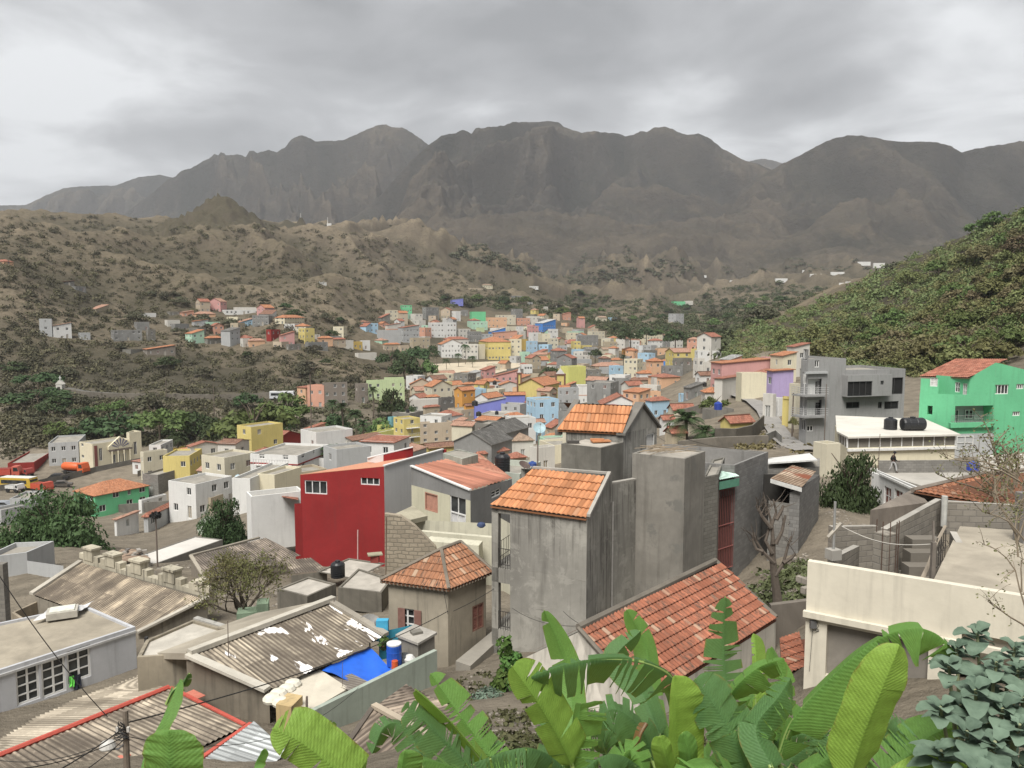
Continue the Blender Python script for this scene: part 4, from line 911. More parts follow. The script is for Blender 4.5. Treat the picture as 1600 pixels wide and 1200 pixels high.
 for a in((1208,1212,1228,435,440,'long white farmhouse far up the right valley'),(1226,1228,1238,434,438,'white farmhouse right of the long farmhouse'),(1262,1266,1282,428,432,'off white farmhouse on the far dry spur'),(1294,1298,1316,425,430,'broad white farmhouse on the far dry spur'),(1336,1340,1356,409,414,'white farmhouse near the end of the far spur'),(1362,1365,1378,411,415,'last white farmhouse under the green hillside'),(1308,1311,1322,442,446,'small white barn low on the far spur'),(1318,1321,1330,440,443,'second small white barn low on the far spur'),(1138,1141,1152,438,442,'white hut in the dark side valley'),(1094,1096,1102,430,433,'tiny white hut on the dark slope'),(1176,1180,1196,481,484,'white wall hut above the treetops'),(1250,1254,1262,422,426,'pale hut above the farmhouses')):
  T(a[0],a[1],a[2],a[3],a[4],70,'F',0,'white','w',a[5],wins=(0,0),name='farmhouse',cat='farmhouse')
 for(px,py,Y,w,lab)in((1322,362,2060,22,'tiny white house high on the dark right mountain'),(1442,352,2060,30,'pair of white sheds high on the right mountain'),(1180,380,2010,30,'white cottage row on the middle mountain foot'),(1164,378,2030,16,'lone white cottage on the middle mountain foot')):
  pass
# custom buildings
def blk(rt,pts,z0,z1,holes=None,mat=None,par=.35,top='F',name='wall',far=True,dmat=None,z1s=None,dep=.16,nxy=(2,2),fcol=None,shut=(.22,.09,.07),floor=True):
 w=MB();n=len(pts);pts=[Vector((p[0],p[1]))for p in pts];holes=holes or{};zs=z1s or[z1]*n;allr=[]
 for i in range(n):
  A,B=pts[i],pts[(i+1)%n];LL=(B-A).length
  if LL<.03:continue
  rs=[]
  for q in holes.get(i,[]):
   r,k=q[0],q[1];r=rect_px(A,B,*r)if len(q)<3 or q[2]!='m' else r
   if r[0]>LL-.15 or r[1]<.15:continue
   r=(max(.03,r[0]),min(LL-.03,r[1]),r[2],r[3])
   rs.append((r,k));allr.append((A,B,r,k,q[3]if len(q)>3 else None))
  facade(w,A,B,z0,zs[i],[r for r,k in rs],0,dep,zs[(i+1)%n])
 if top=='F':deck(w,[tuple(p)for p in pts],z1,par,.14,0,1)
 o=w.build(name,[mat or wallmat('conc'),dmat or mdeck()],rt)
 for A,B,r,k,e in allr:
  if k=='hole':continue
  nx,ny=(e if e else nxy);window(rt,A,B,r,k,far=far,nx=nx,ny=ny,dep=dep-.03,fcol=fcol,shut=shut)
 return o
def quad_back(L,Cn,Rr):return[L,Cn,Rr,(L[0]+Rr[0]-Cn[0],L[1]+Rr[1]-Cn[1])]
def corners(z,*px):
 return[atz(a,b,z)for a,b in px]
def railing(rt,A,B,z,h=.95,n=10,m=None,r=.015,name='railing',rows=2,curls=False):
 mb=MB();A=Vector((A[0],A[1],z));B=Vector((B[0],B[1],z));Z=Vector((0,0,1))
 for k in range(n+1):p=A.lerp(B,k/n);mb.tube([p,p+Z*h],r,4)
 for k in range(rows):q=Z*(h*(1-.8*k/max(1,rows-1)));mb.tube([A+q,B+q],r*1.4,4)
 if curls:
  for k in range(n):
   p=A.lerp(B,(k+.5)/n);d=(B-A)/n*.5
   mb.tube([p+d*(.8*math.cos(a))+Z*(h*.45+.26*math.sin(a))for a in[i*math.pi/5 for i in range(11)]],r*.7,3,cap=False)
 return mb.build(name,m or simple((.03,.028,.026),.6),rt)
def dish(px,py,Y,r,label,face=(0,-1,.6),col=(.35,.34,.32)):
 p=at(px,py,Y);t=thing('satellite_dish',tuple(p-Vector((0,0,.6))),label,'satellite dish','satellite dishes');n=Vector(face).normalized();a=n.cross(Vector((0,0,1))).normalized();b=a.cross(n)
 mb=MB();rows=[]
 for k in range(6):rr=r*k/5+.001;rows.append([p+(a*math.cos(i*math.pi/9)+b*math.sin(i*math.pi/9))*rr-n*(.28*r*(1-(k/5)**2))for i in range(18)])
 mb.grid(rows,closed=True);mb.build('reflector',simple(col,.5),t,smooth=True)
 s=MB();s.tube([p-n*.28*r,p-Vector((0,0,.55))-n*.1,p-Vector((0,0,1.0))-n*.1],.03,5);s.build('mount',simple((.2,.2,.2),.5),t)
 f=MB();f.tube([p-b*r*.95,p+n*r*.9],.015,4);f.cbox(p+n*r*.9,.1,.1,.12);f.build('feed_arm',simple((.2,.2,.2),.5),t);return t
def make_mid():
 Y=192;z0=-42;zt=at(172,693,Y).z;cols=corners(at(146,695,Y).z,(124,692),(146,695),(175,693));rt=thing('meeting_hall',tuple(at(160,733,Y)),'cream public hall with a sunburst gable and pillared porch in the valley','hall')
 th=R(55);Cn=at(146,731,Y);zb=Cn.z
 def ext(px,dx,dy):u=at(px,700,1).x;return(u*Y-Cn.x)/(dx-u*dy)
 da=Vector((math.cos(th),math.sin(th)));db=Vector((-math.sin(th),math.cos(th)));c2=Vector((Cn.x,Cn.y))
 P=lambda px,off=0:tuple(c2+da*ext(px,da.x,da.y)+db*off)
 m=wallmat('creamp');zt=at(150,694,Y).z;dk=(.10,.05,.035)
 dl=abs(ext(124,db.x,db.y))
 blk(rt,[tuple(c2+db*dl),tuple(c2),P(205),tuple(Vector(P(205))+db*dl)],zb-2,zt,{1:[((155,700,160,720),'o'),((176,710,181,728),'o'),((184,709,188,726),'o'),((192,708,197,725),'o')],0:[((1,2.2,zb+5,zb+5.8),'w','m'),((1,2.2,zb+2,zb+2.8),'w','m')]},m)
 blk(rt,[P(200,.5),P(202,-.3),P(220.5,-.3),P(220.5,dl*.5)],zb-2,at(210,683,Y).z,{1:[((209,690,214,710),'o')]},m)
 mb=MB();q=[Vector((*P(x,-.5),0))for x in(168,205)];e=(q[1]-q[0]);zc=at(185,704,Y+2).z;za=at(186,685,Y+2).z
 for off in(0,):
  pts=[q[0]+Vector((0,0,zc)),q[1]+Vector((0,0,zc)),q[1]+Vector((0,0,zc+1)),q[0]+e*.5+Vector((0,0,za)),q[0]+Vector((0,0,zc+.8))]
  bk=Vector((db.x,db.y,0))*.6;mb.poly(pts);mb.poly([p+bk for p in reversed(pts)])
  for i in range(5):mb.poly([pts[i]+bk,pts[(i+1)%5]+bk,pts[(i+1)%5],pts[i]])
 mb.build('gable',m,rt)
 mb=MB();cen=q[0]+e*.5+Vector((0,0,zc+.15))-Vector((db.x,db.y,0))*.06;ed=e.normalized()
 for k in range(7):
  a=math.pi*(k+.5)/7*.86+math.pi*.07;w=.12;L0,L1=.6,2.25+.25*math.sin(a)
  f=lambda r,aa:cen+ed*(r*math.cos(aa))+Vector((0,0,r*math.sin(aa)))
  mb.poly([f(L0,a-w*.7),f(L0,a+w*.7),f(L1,a+w*.55),f(L1,a-w*.55)][::-1])
 mb.build('sunburst',simple((.10,.10,.22),.7),rt)
 mb=MB();mb.box(q[0]+Vector((0,0,zc-.5))-Vector((db.x,db.y,0))*.15,e,Vector((db.x,db.y,0))*.1,Vector((0,0,.35)));mb.build('cornice',simple((.16,.13,.12),.7),rt)
 mb=MB()
 for k in range(4):mb.cbox(q[0]+e*(.12+.76*k/3)+Vector((0,0,zb-1))-Vector((db.x,db.y,0))*.3,.24,.24,zc-.5-zb+1)
 mb.build('pillars_row',m,rt)
 bm=MB();a,b=Vector((*P(147),zb-2)),Vector((*P(151.5),zb-2));bm.box(a-Vector((db.x,db.y,0))*.12,b-a,Vector((db.x,db.y,0))*.1,Vector((0,0,zt-zb+1.5)));bm.build('pilaster',simple((.20,.07,.06),.8),rt)
 T=town(811,849,874,602,652,25,'T',582,'yellow','o','yellow church with brown trim and orange gabled roof in the town centre',wins=(0,0),name='church',cat='church',over=.4,Y=262)
 Y=262;rt=T;m=wallmat('yellow');br=simple((.16,.08,.06),.8)
 for(x0,x1,yt,yb,Yt,hl)in((808.5,814,584,640,270,0),(868.5,882,586,642,281,1)):
  a,b=at(x0,yb,Yt),at(x1,yb,Yt);w_=(b-a).length;zz=at(x0,yt,Yt).z;b_=(b.x,b.y);a_=(a.x,a.y)
  blk(rt,[a_,b_,(b.x+.2*w_,b.y+w_),(a.x+.2*w_,a.y+w_)],a.z-2,zz,{0:[((873,596,877,606),'w'),((873,616,877,627),'w')]}if hl else None,m,name='tower_wall')
  mb=MB()
  for p in(a,b):mb.cbox(Vector((p.x,p.y-.1,a.z-1)),.5,.4,zz-a.z+1)
  mb.cbox(Vector(((a.x+b.x)/2,a.y+w_/2,zz+.02)),w_+.8,w_+.6,.4);mb.build('tower_trim',br,rt)
  g=MB();c=(a+b)/2;x=(b-a)*.5;pts=[c-x+Vector((0,0,0)),c+x,c+x*.3+Vector((0,0,1.6)),c+Vector((0,0,2.2)),c-x*.3+Vector((0,0,1.6))]
  pts=[Vector((p.x,p.y,zz+.42+(p.z-a.z if i>1 else 0)))for i,p in enumerate([pts[0],pts[1],pts[2],pts[3],pts[4]])]
  for i in(2,3,4):pts[i].z=zz+.42+(1.5,2.1,1.5)[i-2]
  bk=Vector((0,.5,0));g.poly(pts);g.poly([p+bk for p in reversed(pts)])
  for i in range(5):g.poly([pts[i]+bk,pts[(i+1)%5]+bk,pts[(i+1)%5],pts[i]])
  g.tube([pts[3],pts[3]+Vector((0,0,1.3))],.09,4);g.tube([pts[3]+Vector((-.35,0,.9)),pts[3]+Vector((.35,0,.9))],.08,4);g.build('pediment',wallmat('white'),rt)
 a,b=at(846,640,258),at(868,640,262);zz=at(846,618,258).z
 blk(rt,[(a.x,a.y),(b.x,b.y),(b.x-.5,b.y+7),(a.x-.5,a.y+7)],a.z-3,zz,{0:[((852,621,858,634),'w')]},m,name='chapel_wall')
 mb=MB();mb.box((a.x-.3,a.y-.4,zz),(b.x-a.x+.8,b.y-a.y,.2),(0,6,1.5),(0,0,.2));mb.build('chapel_roof',tiles(ROOF['b'],.3,fine=True),rt)
 mb=MB();rows=[]
 poly=[(668,580),(745,590),(775,583),(815,572),(812,562),(745,558),(680,556),(660,566)]
 P3=[]
 for px,py in poly:
  Yh=ground_hit(px,py,300)or 420;P3.append(at(px,py,Yh))
 zm=sum(p.z for p in P3)/len(P3)
 ring=[atz(px,py,zm+.6)for px,py in poly];mb.prism([(p.x,p.y)for p in reversed(ring)][::-1],zm-5,zm+.6);o=mb.build('plaza',simple((.50,.43,.32),.9,var=.15,scale=.3),origin=(0,0,0));tag(o,kind='structure')
 rd=MB();L=[];
 for px,py in((95,612),(130,618),(180,621),(260,622),(340,623),(400,621),(440,617)):
  p=at(px,py,262+(px-95)*.03);L.append(p)
 rd.grid([[p+Vector((0,5,1.0))for p in L],[p+Vector((0,0,1.0))for p in L]]);o=rd.build('hill_road',simple((.12,.115,.105),.9));tag(o,kind='structure')
 w=MB()
 for a,b in zip(L[:-1],L[1:]):w.box(a+Vector((0,-.5,-3.5)),b-a,Vector((0,.45,0)),Vector((0,0,5.0)))
 o=w.build('retaining_wall',plaster((.20,.18,.15),.4,.3),origin=tuple(L[0]));tag(o,'long stone retaining wall carrying the road across the left slope','wall')
 sh=thing('shrine',tuple(at(95,614,262)),'small white roadside shrine topped by a cross on the left slope','shrine');p=at(95,614,262);s=MB();s.cbox(p,2,2,3.0,0);pts=[(p.x-1.2,p.y-1.1,p.z+3),(p.x+1.2,p.y-1.1,p.z+3),(p.x,p.y-1.1,p.z+4.4)]
 s.poly(pts);s.poly([(x,y+2.2,z)for x,y,z in reversed(pts)]);s.poly([pts[1],(pts[1][0],pts[1][1]+2.2,pts[1][2]),(pts[2][0],pts[2][1]+2.2,pts[2][2]),pts[2]]);s.poly([pts[2],(pts[2][0],pts[2][1]+2.2,pts[2][2]),(pts[0][0],pts[0][1]+2.2,pts[0][2]),pts[0]])
 s.build('body',wallmat('offwhite'),sh);s=MB();s.cbox(p+Vector((0,0,4.4)),.22,.22,1.5);s.cbox(p+Vector((0,0,5.1)),.9,.2,.2);s.build('cross',WHITE(),sh);s=MB();s.cbox(p+Vector((0,-1.06,.6)),.9,.1,1.6);s.build('niche',simple((.05,.04,.035),.8),sh)
 for px,py,h,l in((470,348,15,'white mast on the left knoll, beside a white hut'),(512,349,11,'second mast on the knoll right of the taller mast')):
  p=at(px,py,890);p.z=gz(p.x,p.y)-1;t=thing('antenna_mast',tuple(p),l,'mast');s=MB();s.tube([p,p+Vector((0,0,h))],[.35,.2],5);s.build('pole',WHITE(),t)
  s=MB();s.cbox(p+Vector((2,0,0)),5,4,4);s.build('equipment_hut',wallmat('white'),t)
 for i,(pp,col,lab)in enumerate(((((215,745),(262,728),(330,712),(395,700)),(.27,.25,.22),'long grey river wall behind the green apartment house'),(((0,768),(40,764),(95,752),(150,738),(218,724)),(.2,.19,.17),'low grey yard wall in front of the cream hall'),(((180,800),(330,790),(400,778)),(.17,.16,.14),'dark ruined wall behind the long pale house'))):
  w=MB();Q=[]
  for px,py in pp:Yh=ground_hit(px,py,90)or 190;Q.append(at(px,py,Yh))
  for a,b in zip(Q[:-1],Q[1:]):w.box(a-Vector((0,0,1)),b-a,Vector((0,.4,0)),Vector((0,0,2.4)))
  tag(w.build('wall',plaster(col,.4,.3),origin=tuple(Q[0])),lab,'wall')
 for(x0,xc,x1,yt,yb,c,lab)in((283,288,332,707,716,'offwhite','long shed with pale roof and orange side by the river wall'),(235,240,250,716,722,'orange','orange container in the valley yard'),(330,340,378,703,710,'tan','low stone shed right of the orange sided shed'),(262,268,340,716,726,'stone','dark roofed market shed in the valley')):
  town(x0,xc,x1,yt,yb,40,'F',0,c,'w',lab,wins=(0,0),name='shed',cat='shed')
 Y=94;Cn=at(1259,686,Y);zb=Cn.z;th=R(74);c2=Vector((Cn.x,Cn.y))
 dr=Vector((math.sin(th),math.cos(th)));dl=Vector((-math.cos(th),math.sin(th)))
 def E(px,d):u=at(px,620,1).x;return(u*Y-c2.x)/(d.x-u*d.y)
 Rp=lambda px,o=0:tuple(c2+dr*E(px,dr)+Vector((dr.y,-dr.x))*o)
 Lf=c2+dl*E(1250,dl);W_=plaster((.31,.31,.305),.22,.25,big=.12)
 DF=(.05,.05,.05)
 rt=thing('apartment_building',(Cn.x,Cn.y,zb),'large unfinished grey apartment building with big dark openings on the right','apartment building')
 zt=at(1260,561,Y).z;z2=at(1390,577,Y+3).z
 sd=[((.4,1.1,zb+1+2.9*k,zb+2.4+2.9*k),'o','m')for k in range(4)]
 k_=Vector((dl.x,dl.y))
 blk(rt,[tuple(Lf),tuple(c2),Rp(1320),tuple(Vector(Rp(1320))+dl*8)],zb-2,zt,{0:sd,1:[((1273,563,1280,574),'o'),((1261,665,1271,674),'o'),((1260.6,592,1284,618),'hole'),((1260.6,625,1284,651),'hole'),((1317,660,1320,668),'o')]},W_)
 blk(rt,[tuple(Vector(Rp(1320))+dl*7),Rp(1320.1),Rp(1413),tuple(Vector(Rp(1413))+dl*8)],zb-2,z2,{1:[((1384.5,590,1411,616),'o'),((1322,628,1343,638),'o'),((1372,628,1378,638),'o'),((1382,627,1404,639),'o'),((1322,661,1342,668),'o')]},W_,fcol=DF)
 blk(rt,[Rp(1315,0.02),Rp(1315,1.0),Rp(1384,1.0),Rp(1384,0.02)],at(1350,621,Y).z,at(1350,587,Y).z,{1:[((1320,596,1363,619),'o'),((1376,595,1381,601),'o')]},W_,name='bay_wall',nxy=(4,1),fcol=(.05,.05,.05))
 for yb_,lab in((617,0),(650,1)):
  z=at(1260,yb_,Y).z;a=Vector(Rp(1287,.9));c=c2-dl*0+Vector((dr.y,-dr.x))*.9;l=c2+dl*1.2+Vector((-.9,-.2))
  s=MB();s.prism([tuple(c2+dl*1.6),tuple(c2+dl*1.6+Vector((-1,-.25))),tuple(c+Vector((-.9,-.1))),tuple(a),Rp(1287,.02)],z-.18,z);o=s.build('balcony',W_,rt)
  railing(o,c2+dl*1.6+Vector((-1,-.25)),c+Vector((-.9,-.1)),z,.95,4,simple((.4,.4,.4),.5),.02,rows=4);railing(o,c+Vector((-.9,-.1)),a,z,.95,6,simple((.4,.4,.4),.5),.02,rows=4)
  s=MB();s.box(Vector((*Rp(1260.2,-.52),z-.1)),Vector((*Rp(1284.5),0))-Vector((*Rp(1260.2),0)),Vector((dl.x,dl.y,0))*.05,Vector((0,0,2.7)));s.build('recess_wall',wallmat('white'),rt);A_,B_=Rp(1260.2,-.5),Rp(1284.5,-.5);window(rt,A_,B_,rect_px(A_,B_,1274,yb_-21,1281,yb_-1),'o',dep=-.02,nx=1,ny=1,fcol=DF)
 s=MB();s.prism([Rp(1256,.3),Rp(1290,.3),Rp(1290,0),Rp(1256,0)],at(1270,584,Y).z,at(1270,584,Y).z+.25);s.build('canopy',wallmat('lgrey'),rt)
 Y=80;c=at(1489,700,Y);c2=Vector((c.x,c.y));zb=c.z;th=R(42);dl=Vector((-math.cos(th),math.sin(th)));dr=Vector((math.cos(R(8)),math.sin(R(8))))
 G=plaster((.15,.50,.27),.16,.14,big=.2,key='grn');rt=thing('house',(c.x,c.y,zb),'tall bright green house with red tiled roof and recessed balcony at the right edge','house')
 def E(px,d):u=at(px,620,1).x;return(u*Y-c2.x)/(d.x-u*d.y)
 Lp=lambda px:tuple(c2+dl*E(px,dl));Rp=lambda px,o=0:tuple(c2+dr*E(px,dr)-Vector((dr.y,-dr.x))*o)
 zf=at(1489,617,Y).z;bk=Vector((5.2,8.0))
 Lq=Lp(1437);
 z_up=at(1610,588,Y+1).z
 s_=[((1449,634,1457,648),'w')]
 blk(rt,[Lq,tuple(c2),Rp(1553),tuple(Vector(Rp(1553))+bk),tuple(Vector(Lq)+bk)],zb-3,zf,{0:s_,1:[((1486,634,1552,664),'hole')]},G,par=.9,dep=1.4)
 blk(rt,[tuple(Vector(Rp(1553))+Vector((0,.01))),Rp(1553.2),Rp(1680),tuple(Vector(Rp(1680))+bk)],zb-3,z_up,{1:[((1553.5,601,1576,616),'w'),((1588,600,1600,608),'w'),((1582,643,1594,650),'w'),((1610,600,1640,616),'w')]},G,nxy=(4,3))
 zt_=at(1450,588,Y+5).z;inn=Vector((.9,2.2));w=MB();q0,q1=Lp(1437.5),Lp(1466);q2=tuple(Vector(q1)+inn);q3=Rp(1514,.02);r0=rect_px(q0,q1,1453,590,1465,604);r1,r2=rect_px(q2,q3,1492,597,1500,613),rect_px(q2,q3,1504,599,1511,622)
 facade(w,q0,q1,zf+.004,zt_,[r0]);facade(w,q1,q2,zf-.88,zt_);facade(w,q2,q3,zf-.9,at(1512,590,Y).z,[r1,r2],z1b=at(1512,590,Y).z);w.build('upper_wall',G,rt);window(rt,q0,q1,r0,'s',shut=(.6,.6,.58));window(rt,q2,q3,r1,'w');window(rt,q2,q3,r2,'d',shut=(.6,.6,.58))
 tt=[at(1437,588,Y+6),at(1513,590.5,Y-.2),at(1551,568.5,Y+2),at(1494,561,Y+9)]
 r=MB();tilegrid(r,tt[0],tt[1],tt[2],tt[3],w=.28,r=.5,amp=.07,n=4);r.build('roof',tiles(ROOF['r'],.18),rt)
 za,zi=at(1553,567,Y).z,at(1514,590,Y).z;s=MB();E_=lambda x,z:Vector((*Rp(x),z));s.poly([E_(1513.5,zf+.004),E_(1553.2,zf+.004),E_(1553.2,za),E_(1513.5,zi)]);s.poly([E_(1553.3,z_up),E_(1640,z_up),E_(1553.3,za)]);s.poly([Vector((*q3,zf)),Vector((*(Vector(q3)+bk),zf)),Vector((*(Vector(q3)+bk),zi)),Vector((*q3,zi))][::-1]);s.build('gable',G,rt)
 z=at(1520,664,Y).z;s=MB();s.box(Vector((*Rp(1484,-.35),z-.25)),Vector((*Rp(1554),0))-Vector((*Rp(1484),0)),Vector((0,.4,0)),Vector((0,0,.5)));o=s.build('balcony_edge',G,rt)
 railing(o,Rp(1486,-.2),Rp(1552,-.2),z+.2,.8,24,simple((.25,.25,.24),.5),.015)
 s=MB();s.box(Vector((*Rp(1485.5,1.42),z-.2)),Vector((*Rp(1553),0))-Vector((*Rp(1485.5),0)),Vector((0,.06,0)),Vector((0,0,2.6)));s.build('recess_wall',wallmat('lgrey'),rt)
 A,B=Rp(1485.5,1.35),Rp(1553,1.35)
 for q in((1488,640,1497,663,'o'),(1507,640,1520,654,'w'),(1522,642,1537,655,'s')):window(rt,A,B,rect_px(A,B,*q[:4]),q[4],dep=-.02,far=False,shut=(.6,.6,.58))
 A,B=Rp(1486,-.02),Rp(1553,-.02);s=MB();s.box(Vector((*Rp(1490,-.03),zb-2)),Vector((*Rp(1556),0))-Vector((*Rp(1490),0)),Vector((0,.05,0)),Vector((0,0,at(1520,678,Y).z-zb+2)));s.build('ground_floor_wall',wallmat('lgrey'),rt)
 window(rt,Rp(1490,-.04),Rp(1556,-.04),rect_px(Rp(1490,-.04),Rp(1556,-.04),1494,681,1520,702),'d',dep=-.02,shut=(.62,.62,.6))
 Y=70;zt=at(1320,684,Y).z;rt=thing('building',tuple(at(1320,720,Y)),'long white flat roofed building with panelled parapet and black tanks on top','building')
 q=corners(zt,(1312,676),(1324,684),(1493,680),(1440,661),(1330,659));q[4]=q[3]+(q[0]-q[1])+Vector((-7.5,2,0));zb=at(1320,722,Y).z
 W2=wallmat('creamp')
 blk(rt,[q[0],q[1],q[2],q[3]+Vector((1.5,2,0)),q[4]],zb-2,zt-.95,None,W2,par=.0)
 s=MB();pts=[q[0],q[1],q[2]];pm=MB()
 for a,b in((q[0],q[1]),(q[1],q[2])):
  n_=max(1,round((b-a).length/1.15));d=(b-a).normalized();nn=Vector((d.y,-d.x,0))
  for k in range(n_+1):p=a.lerp(b,k/n_);s.box(p-d*.04+nn*.02+Vector((0,0,-.95)),d*.08,-nn*.1,Vector((0,0,.9)))
  pm.box(a+Vector((0,0,-.95))-nn*.02,b-a,-nn*.05,Vector((0,0,.88)))
 pm.build('parapet_panel',simple((.17,.155,.13),.7),rt);s.build('parapet_posts',WHITE(),rt)
 s=MB();g=lambda v,k:v*k;s.prism([(p.x,p.y)for p in[q[0]+Vector((-.3,0,0)),q[1]+Vector((-.1,-.35,0)),q[2]+Vector((.3,-.3,0)),q[3]+Vector((1.5,2,0)),q[4]]],zt-.02,zt+.14);s.build('roof_slab',plaster((.60,.58,.52),.2,0,key='rsl'),rt)
 s=MB();e=Vector((q[2].x-q[1].x,q[2].y-q[1].y,0));n_=Vector((e.y,-e.x,0)).normalized();s.box(Vector((q[1].x,q[1].y,zt-1.25))+n_*.25,e*1.0,-n_*.24,Vector((0,0,.22)));s.build('cornice',WHITE(),rt)
 p=atz(1425,676,zt+.15);t=thing('water_tank',tuple(p),'large black tank lying on its side on the white flat roof','water tank','black water tanks on the roofs');s=MB();p=p+Vector((0,1.5,0));r=.62
 s.lathe(p+Vector((-.2,0,r)),[(.2,-.02),(.55,.0),(r,.15),(r*.98,.55),(r*1.03,.6),(r,.65),(r,1.25),(r*1.03,1.3),(r,1.35),(r,1.95),(.55,2.1),(.2,2.12)],20,axis='x');s.build('tank_body',simple((.02,.021,.023),.4),t)
 s=MB();s.lathe(p+Vector((.8,0,2*r-.04)),[(.25,0),(.25,.12),(.2,.14)],12);s.build('lid',simple((.02,.021,.023),.4),t)
 p=atz(1409,676,zt+.15)+Vector((0,2.2,0));water_tank(p.x,p.y,p.z,.6,1.15,'black upright tank left of the tank lying on the white flat roof')
 town(1277,1290,1320,694,745,45,'F',0,'cream','w','cream low annex left of the long white flat roofed building',Y=64,wins=(0,0))
 zf=at(1396,739,62).z;t=thing('terrace',tuple(at(1396,739,62)),'pale concrete roof terrace bordered by a low grey block wall','terrace')
 f=corners(zf,(1370,739),(1440,759),(1600,742),(1530,737));s=MB();a=[atz(1340,731,zf),atz(1370,737,zf),atz(1450,762,zf),atz(1640,775,zf),atz(1640,735,zf)];s.prism([(p.x,p.y)for p in a],zf-3,zf);s.build('floor',plaster((.42,.40,.36),.3,0,big=.4,key='tf'),t)
 a,b=atz(1372,739,zf),atz(1532,738,zf);d=(b-a);s=MB();s.facade=None;n_=Vector((d.y,-d.x,0)).normalized();w=MB();facade(w,a,b,zf-.5,zf+.95);w.box(a+Vector((0,.01,.95))-Vector((0,0,0)),d,Vector((0,.2,0)),Vector((0,0,.06)));w.build('parapet_wall',blocks(),t)
 rt=thing('house',tuple(at(1372,790,50)),'low white house with brown shutters beside the dark green tree','house');z=at(1375,742,52).z;c=corners(z,(1362,738),(1375,742),(1432,768));
 blk(rt,[tuple(c[0].xy),tuple(c[1].xy),tuple(c[2].xy),(c[2].x+.8,c[2].y+1.2),(c[0].x+.8,c[0].y+1.2)],z-4,z,{1:[((1381,761,1392,790),'s'),((1397,766,1410,790),'s')]},wallmat('white'),far=False)
 s=MB();s.box(c[1]+Vector((-.1,-.15,0)),(c[2]-c[1])*1.02,Vector((.1,.3,0)),Vector((0,0,.14)));s.build('roof_edge',WHITE(),rt)
 rt=thing('house',tuple(at(1500,830,40)),'house with a mossy red tiled roof half patched with pale mortar at the right','house')
 z1,z0_=at(1545,741,47).z,at(1560,786,41).z
 A,B,Cc,D=atz(1480,775,z0_+.3),atz(1640,808,z0_),atz(1600,745,z1),atz(1535,741,z1)
 A=at(1427,768,41.5);B=at(1640,805,39);Cc=at(1640,733,47);D=at(1540,741,47)
 s=MB();tilegrid(s,A,B,Cc,D,w=.3,r=.75,amp=.05,n=4);s.build('roof',tiles((.40,.17,.09),.45,white=.7,key='mossy'),rt)
 s=MB();s.tube([A+Vector((-.05,0,.08)),D+Vector((-.05,0,.08))],.13,6);s.tube([D+Vector((0,0,.08)),Cc+Vector((0,0,.08))],.13,6);s.build('ridge',plaster((.22,.19,.16),.4,0),rt)
 w=MB();facade(w,A,B,A.z-4,min(A.z,B.z)-.05);facade(w,D,A,A.z-4,A.z-.1);w.poly([(A.x,A.y,A.z-.1),(A.x,A.y,A.z-.12),(D.x,D.y,A.z-.12),(D.x,D.y,D.z-.1)][::-1]);w.build('wall',blocks(),rt)
 rt=thing('wall',tuple(at(1400,815,39)),'weathered grey plastered wall sloping up beside the mossy tiled roof','wall')
 a,b,c=at(1360,797,38),at(1431,766,42.5),at(1450,785,41);w=MB();w.poly([(a.x,a.y,a.z-3.5),(c.x,c.y,a.z-3.5),(c.x,c.y,c.z),(b.x,b.y-.3,b.z),(a.x,a.y,a.z)],0);w.poly([(a.x,a.y,a.z-3.5),(a.x,a.y,a.z),(b.x,b.y+.3,b.z),(b.x,b.y+.3,a.z-3.5)]);w.poly([(a.x,a.y,a.z),(b.x,b.y-.3,b.z),(b.x,b.y+.3,b.z)]);w.build('wall_face',plaster((.23,.20,.17),.5,.3),rt)
 rd=MB();pts=[(1262,712,82),(1240,696,90),(1222,682,100),(1208,668,110),(1196,652,122),(1178,640,135),(1150,628,150),(1120,618,165)];Lr=[]
 for px,py,Yr in pts:p=at(px,py,Yr);p.z=gz(p.x,p.y)+.25;Lr.append(p)
 rd.grid([[p-Vector((1.6,.5,0))for p in Lr],[p+Vector((1.6,.5,0))for p in Lr]]);tag(rd.build('street',simple((.25,.24,.225),.9,scale=1)),kind='structure')
 for PP,h,col,lab in(([(1118,686,100),(1150,690,96),(1176,684,100),(1194,664,108)],2.0,(.16,.145,.12),'dark rough stone wall curving below the street on the right'),([(1198,690,96),(1212,684,100),(1222,694,93)],1.2,(.36,.35,.32),'pale low wall at the bend of the street'),([(1000,668,150),(1060,660,150),(1100,664,140)],1.6,(.24,.22,.19),'grey garden wall behind the date palms'),([(1060,706,98),(1120,712,94),(1200,716,88)],1.3,(.2,.18,.15),'low dry stone wall behind the long grey blockwork building')):
  w=MB();Q=[]
  for px,py,Yr in PP:p=at(px,py,Yr);p.z=gz(p.x,p.y);Q.append(p)
  for a,b in zip(Q[:-1],Q[1:]):w.box(a-Vector((0,0,1)),b-a,Vector((0,.5,0)),Vector((0,0,1+h)))
  tag(w.build('wall',plaster(col,.5,.2),origin=tuple(Q[0])),lab,'wall')
 vehicles()
def wheelset(rt,c,d,n,xs,r=.5,wd=.28,half=1.1):
 for i,x in enumerate(xs):
  for s in(-1,1):
   m=MB();p=c+d*x+n*(s*half);rows=[]
   for rr,o in((.05,-.5),(r*.9,-.5),(r,-.3),(r,.3),(r*.9,.5),(.05,.5)):rows.append([p+n*(o*wd)+(d*math.cos(k*math.pi/6)+Vector((0,0,1))*math.sin(k*math.pi/6))*rr+Vector((0,0,r))for k in range(12)])
   m.grid(rows,closed=True);m.build('wheel',simple((.02,.02,.02),.8),rt)
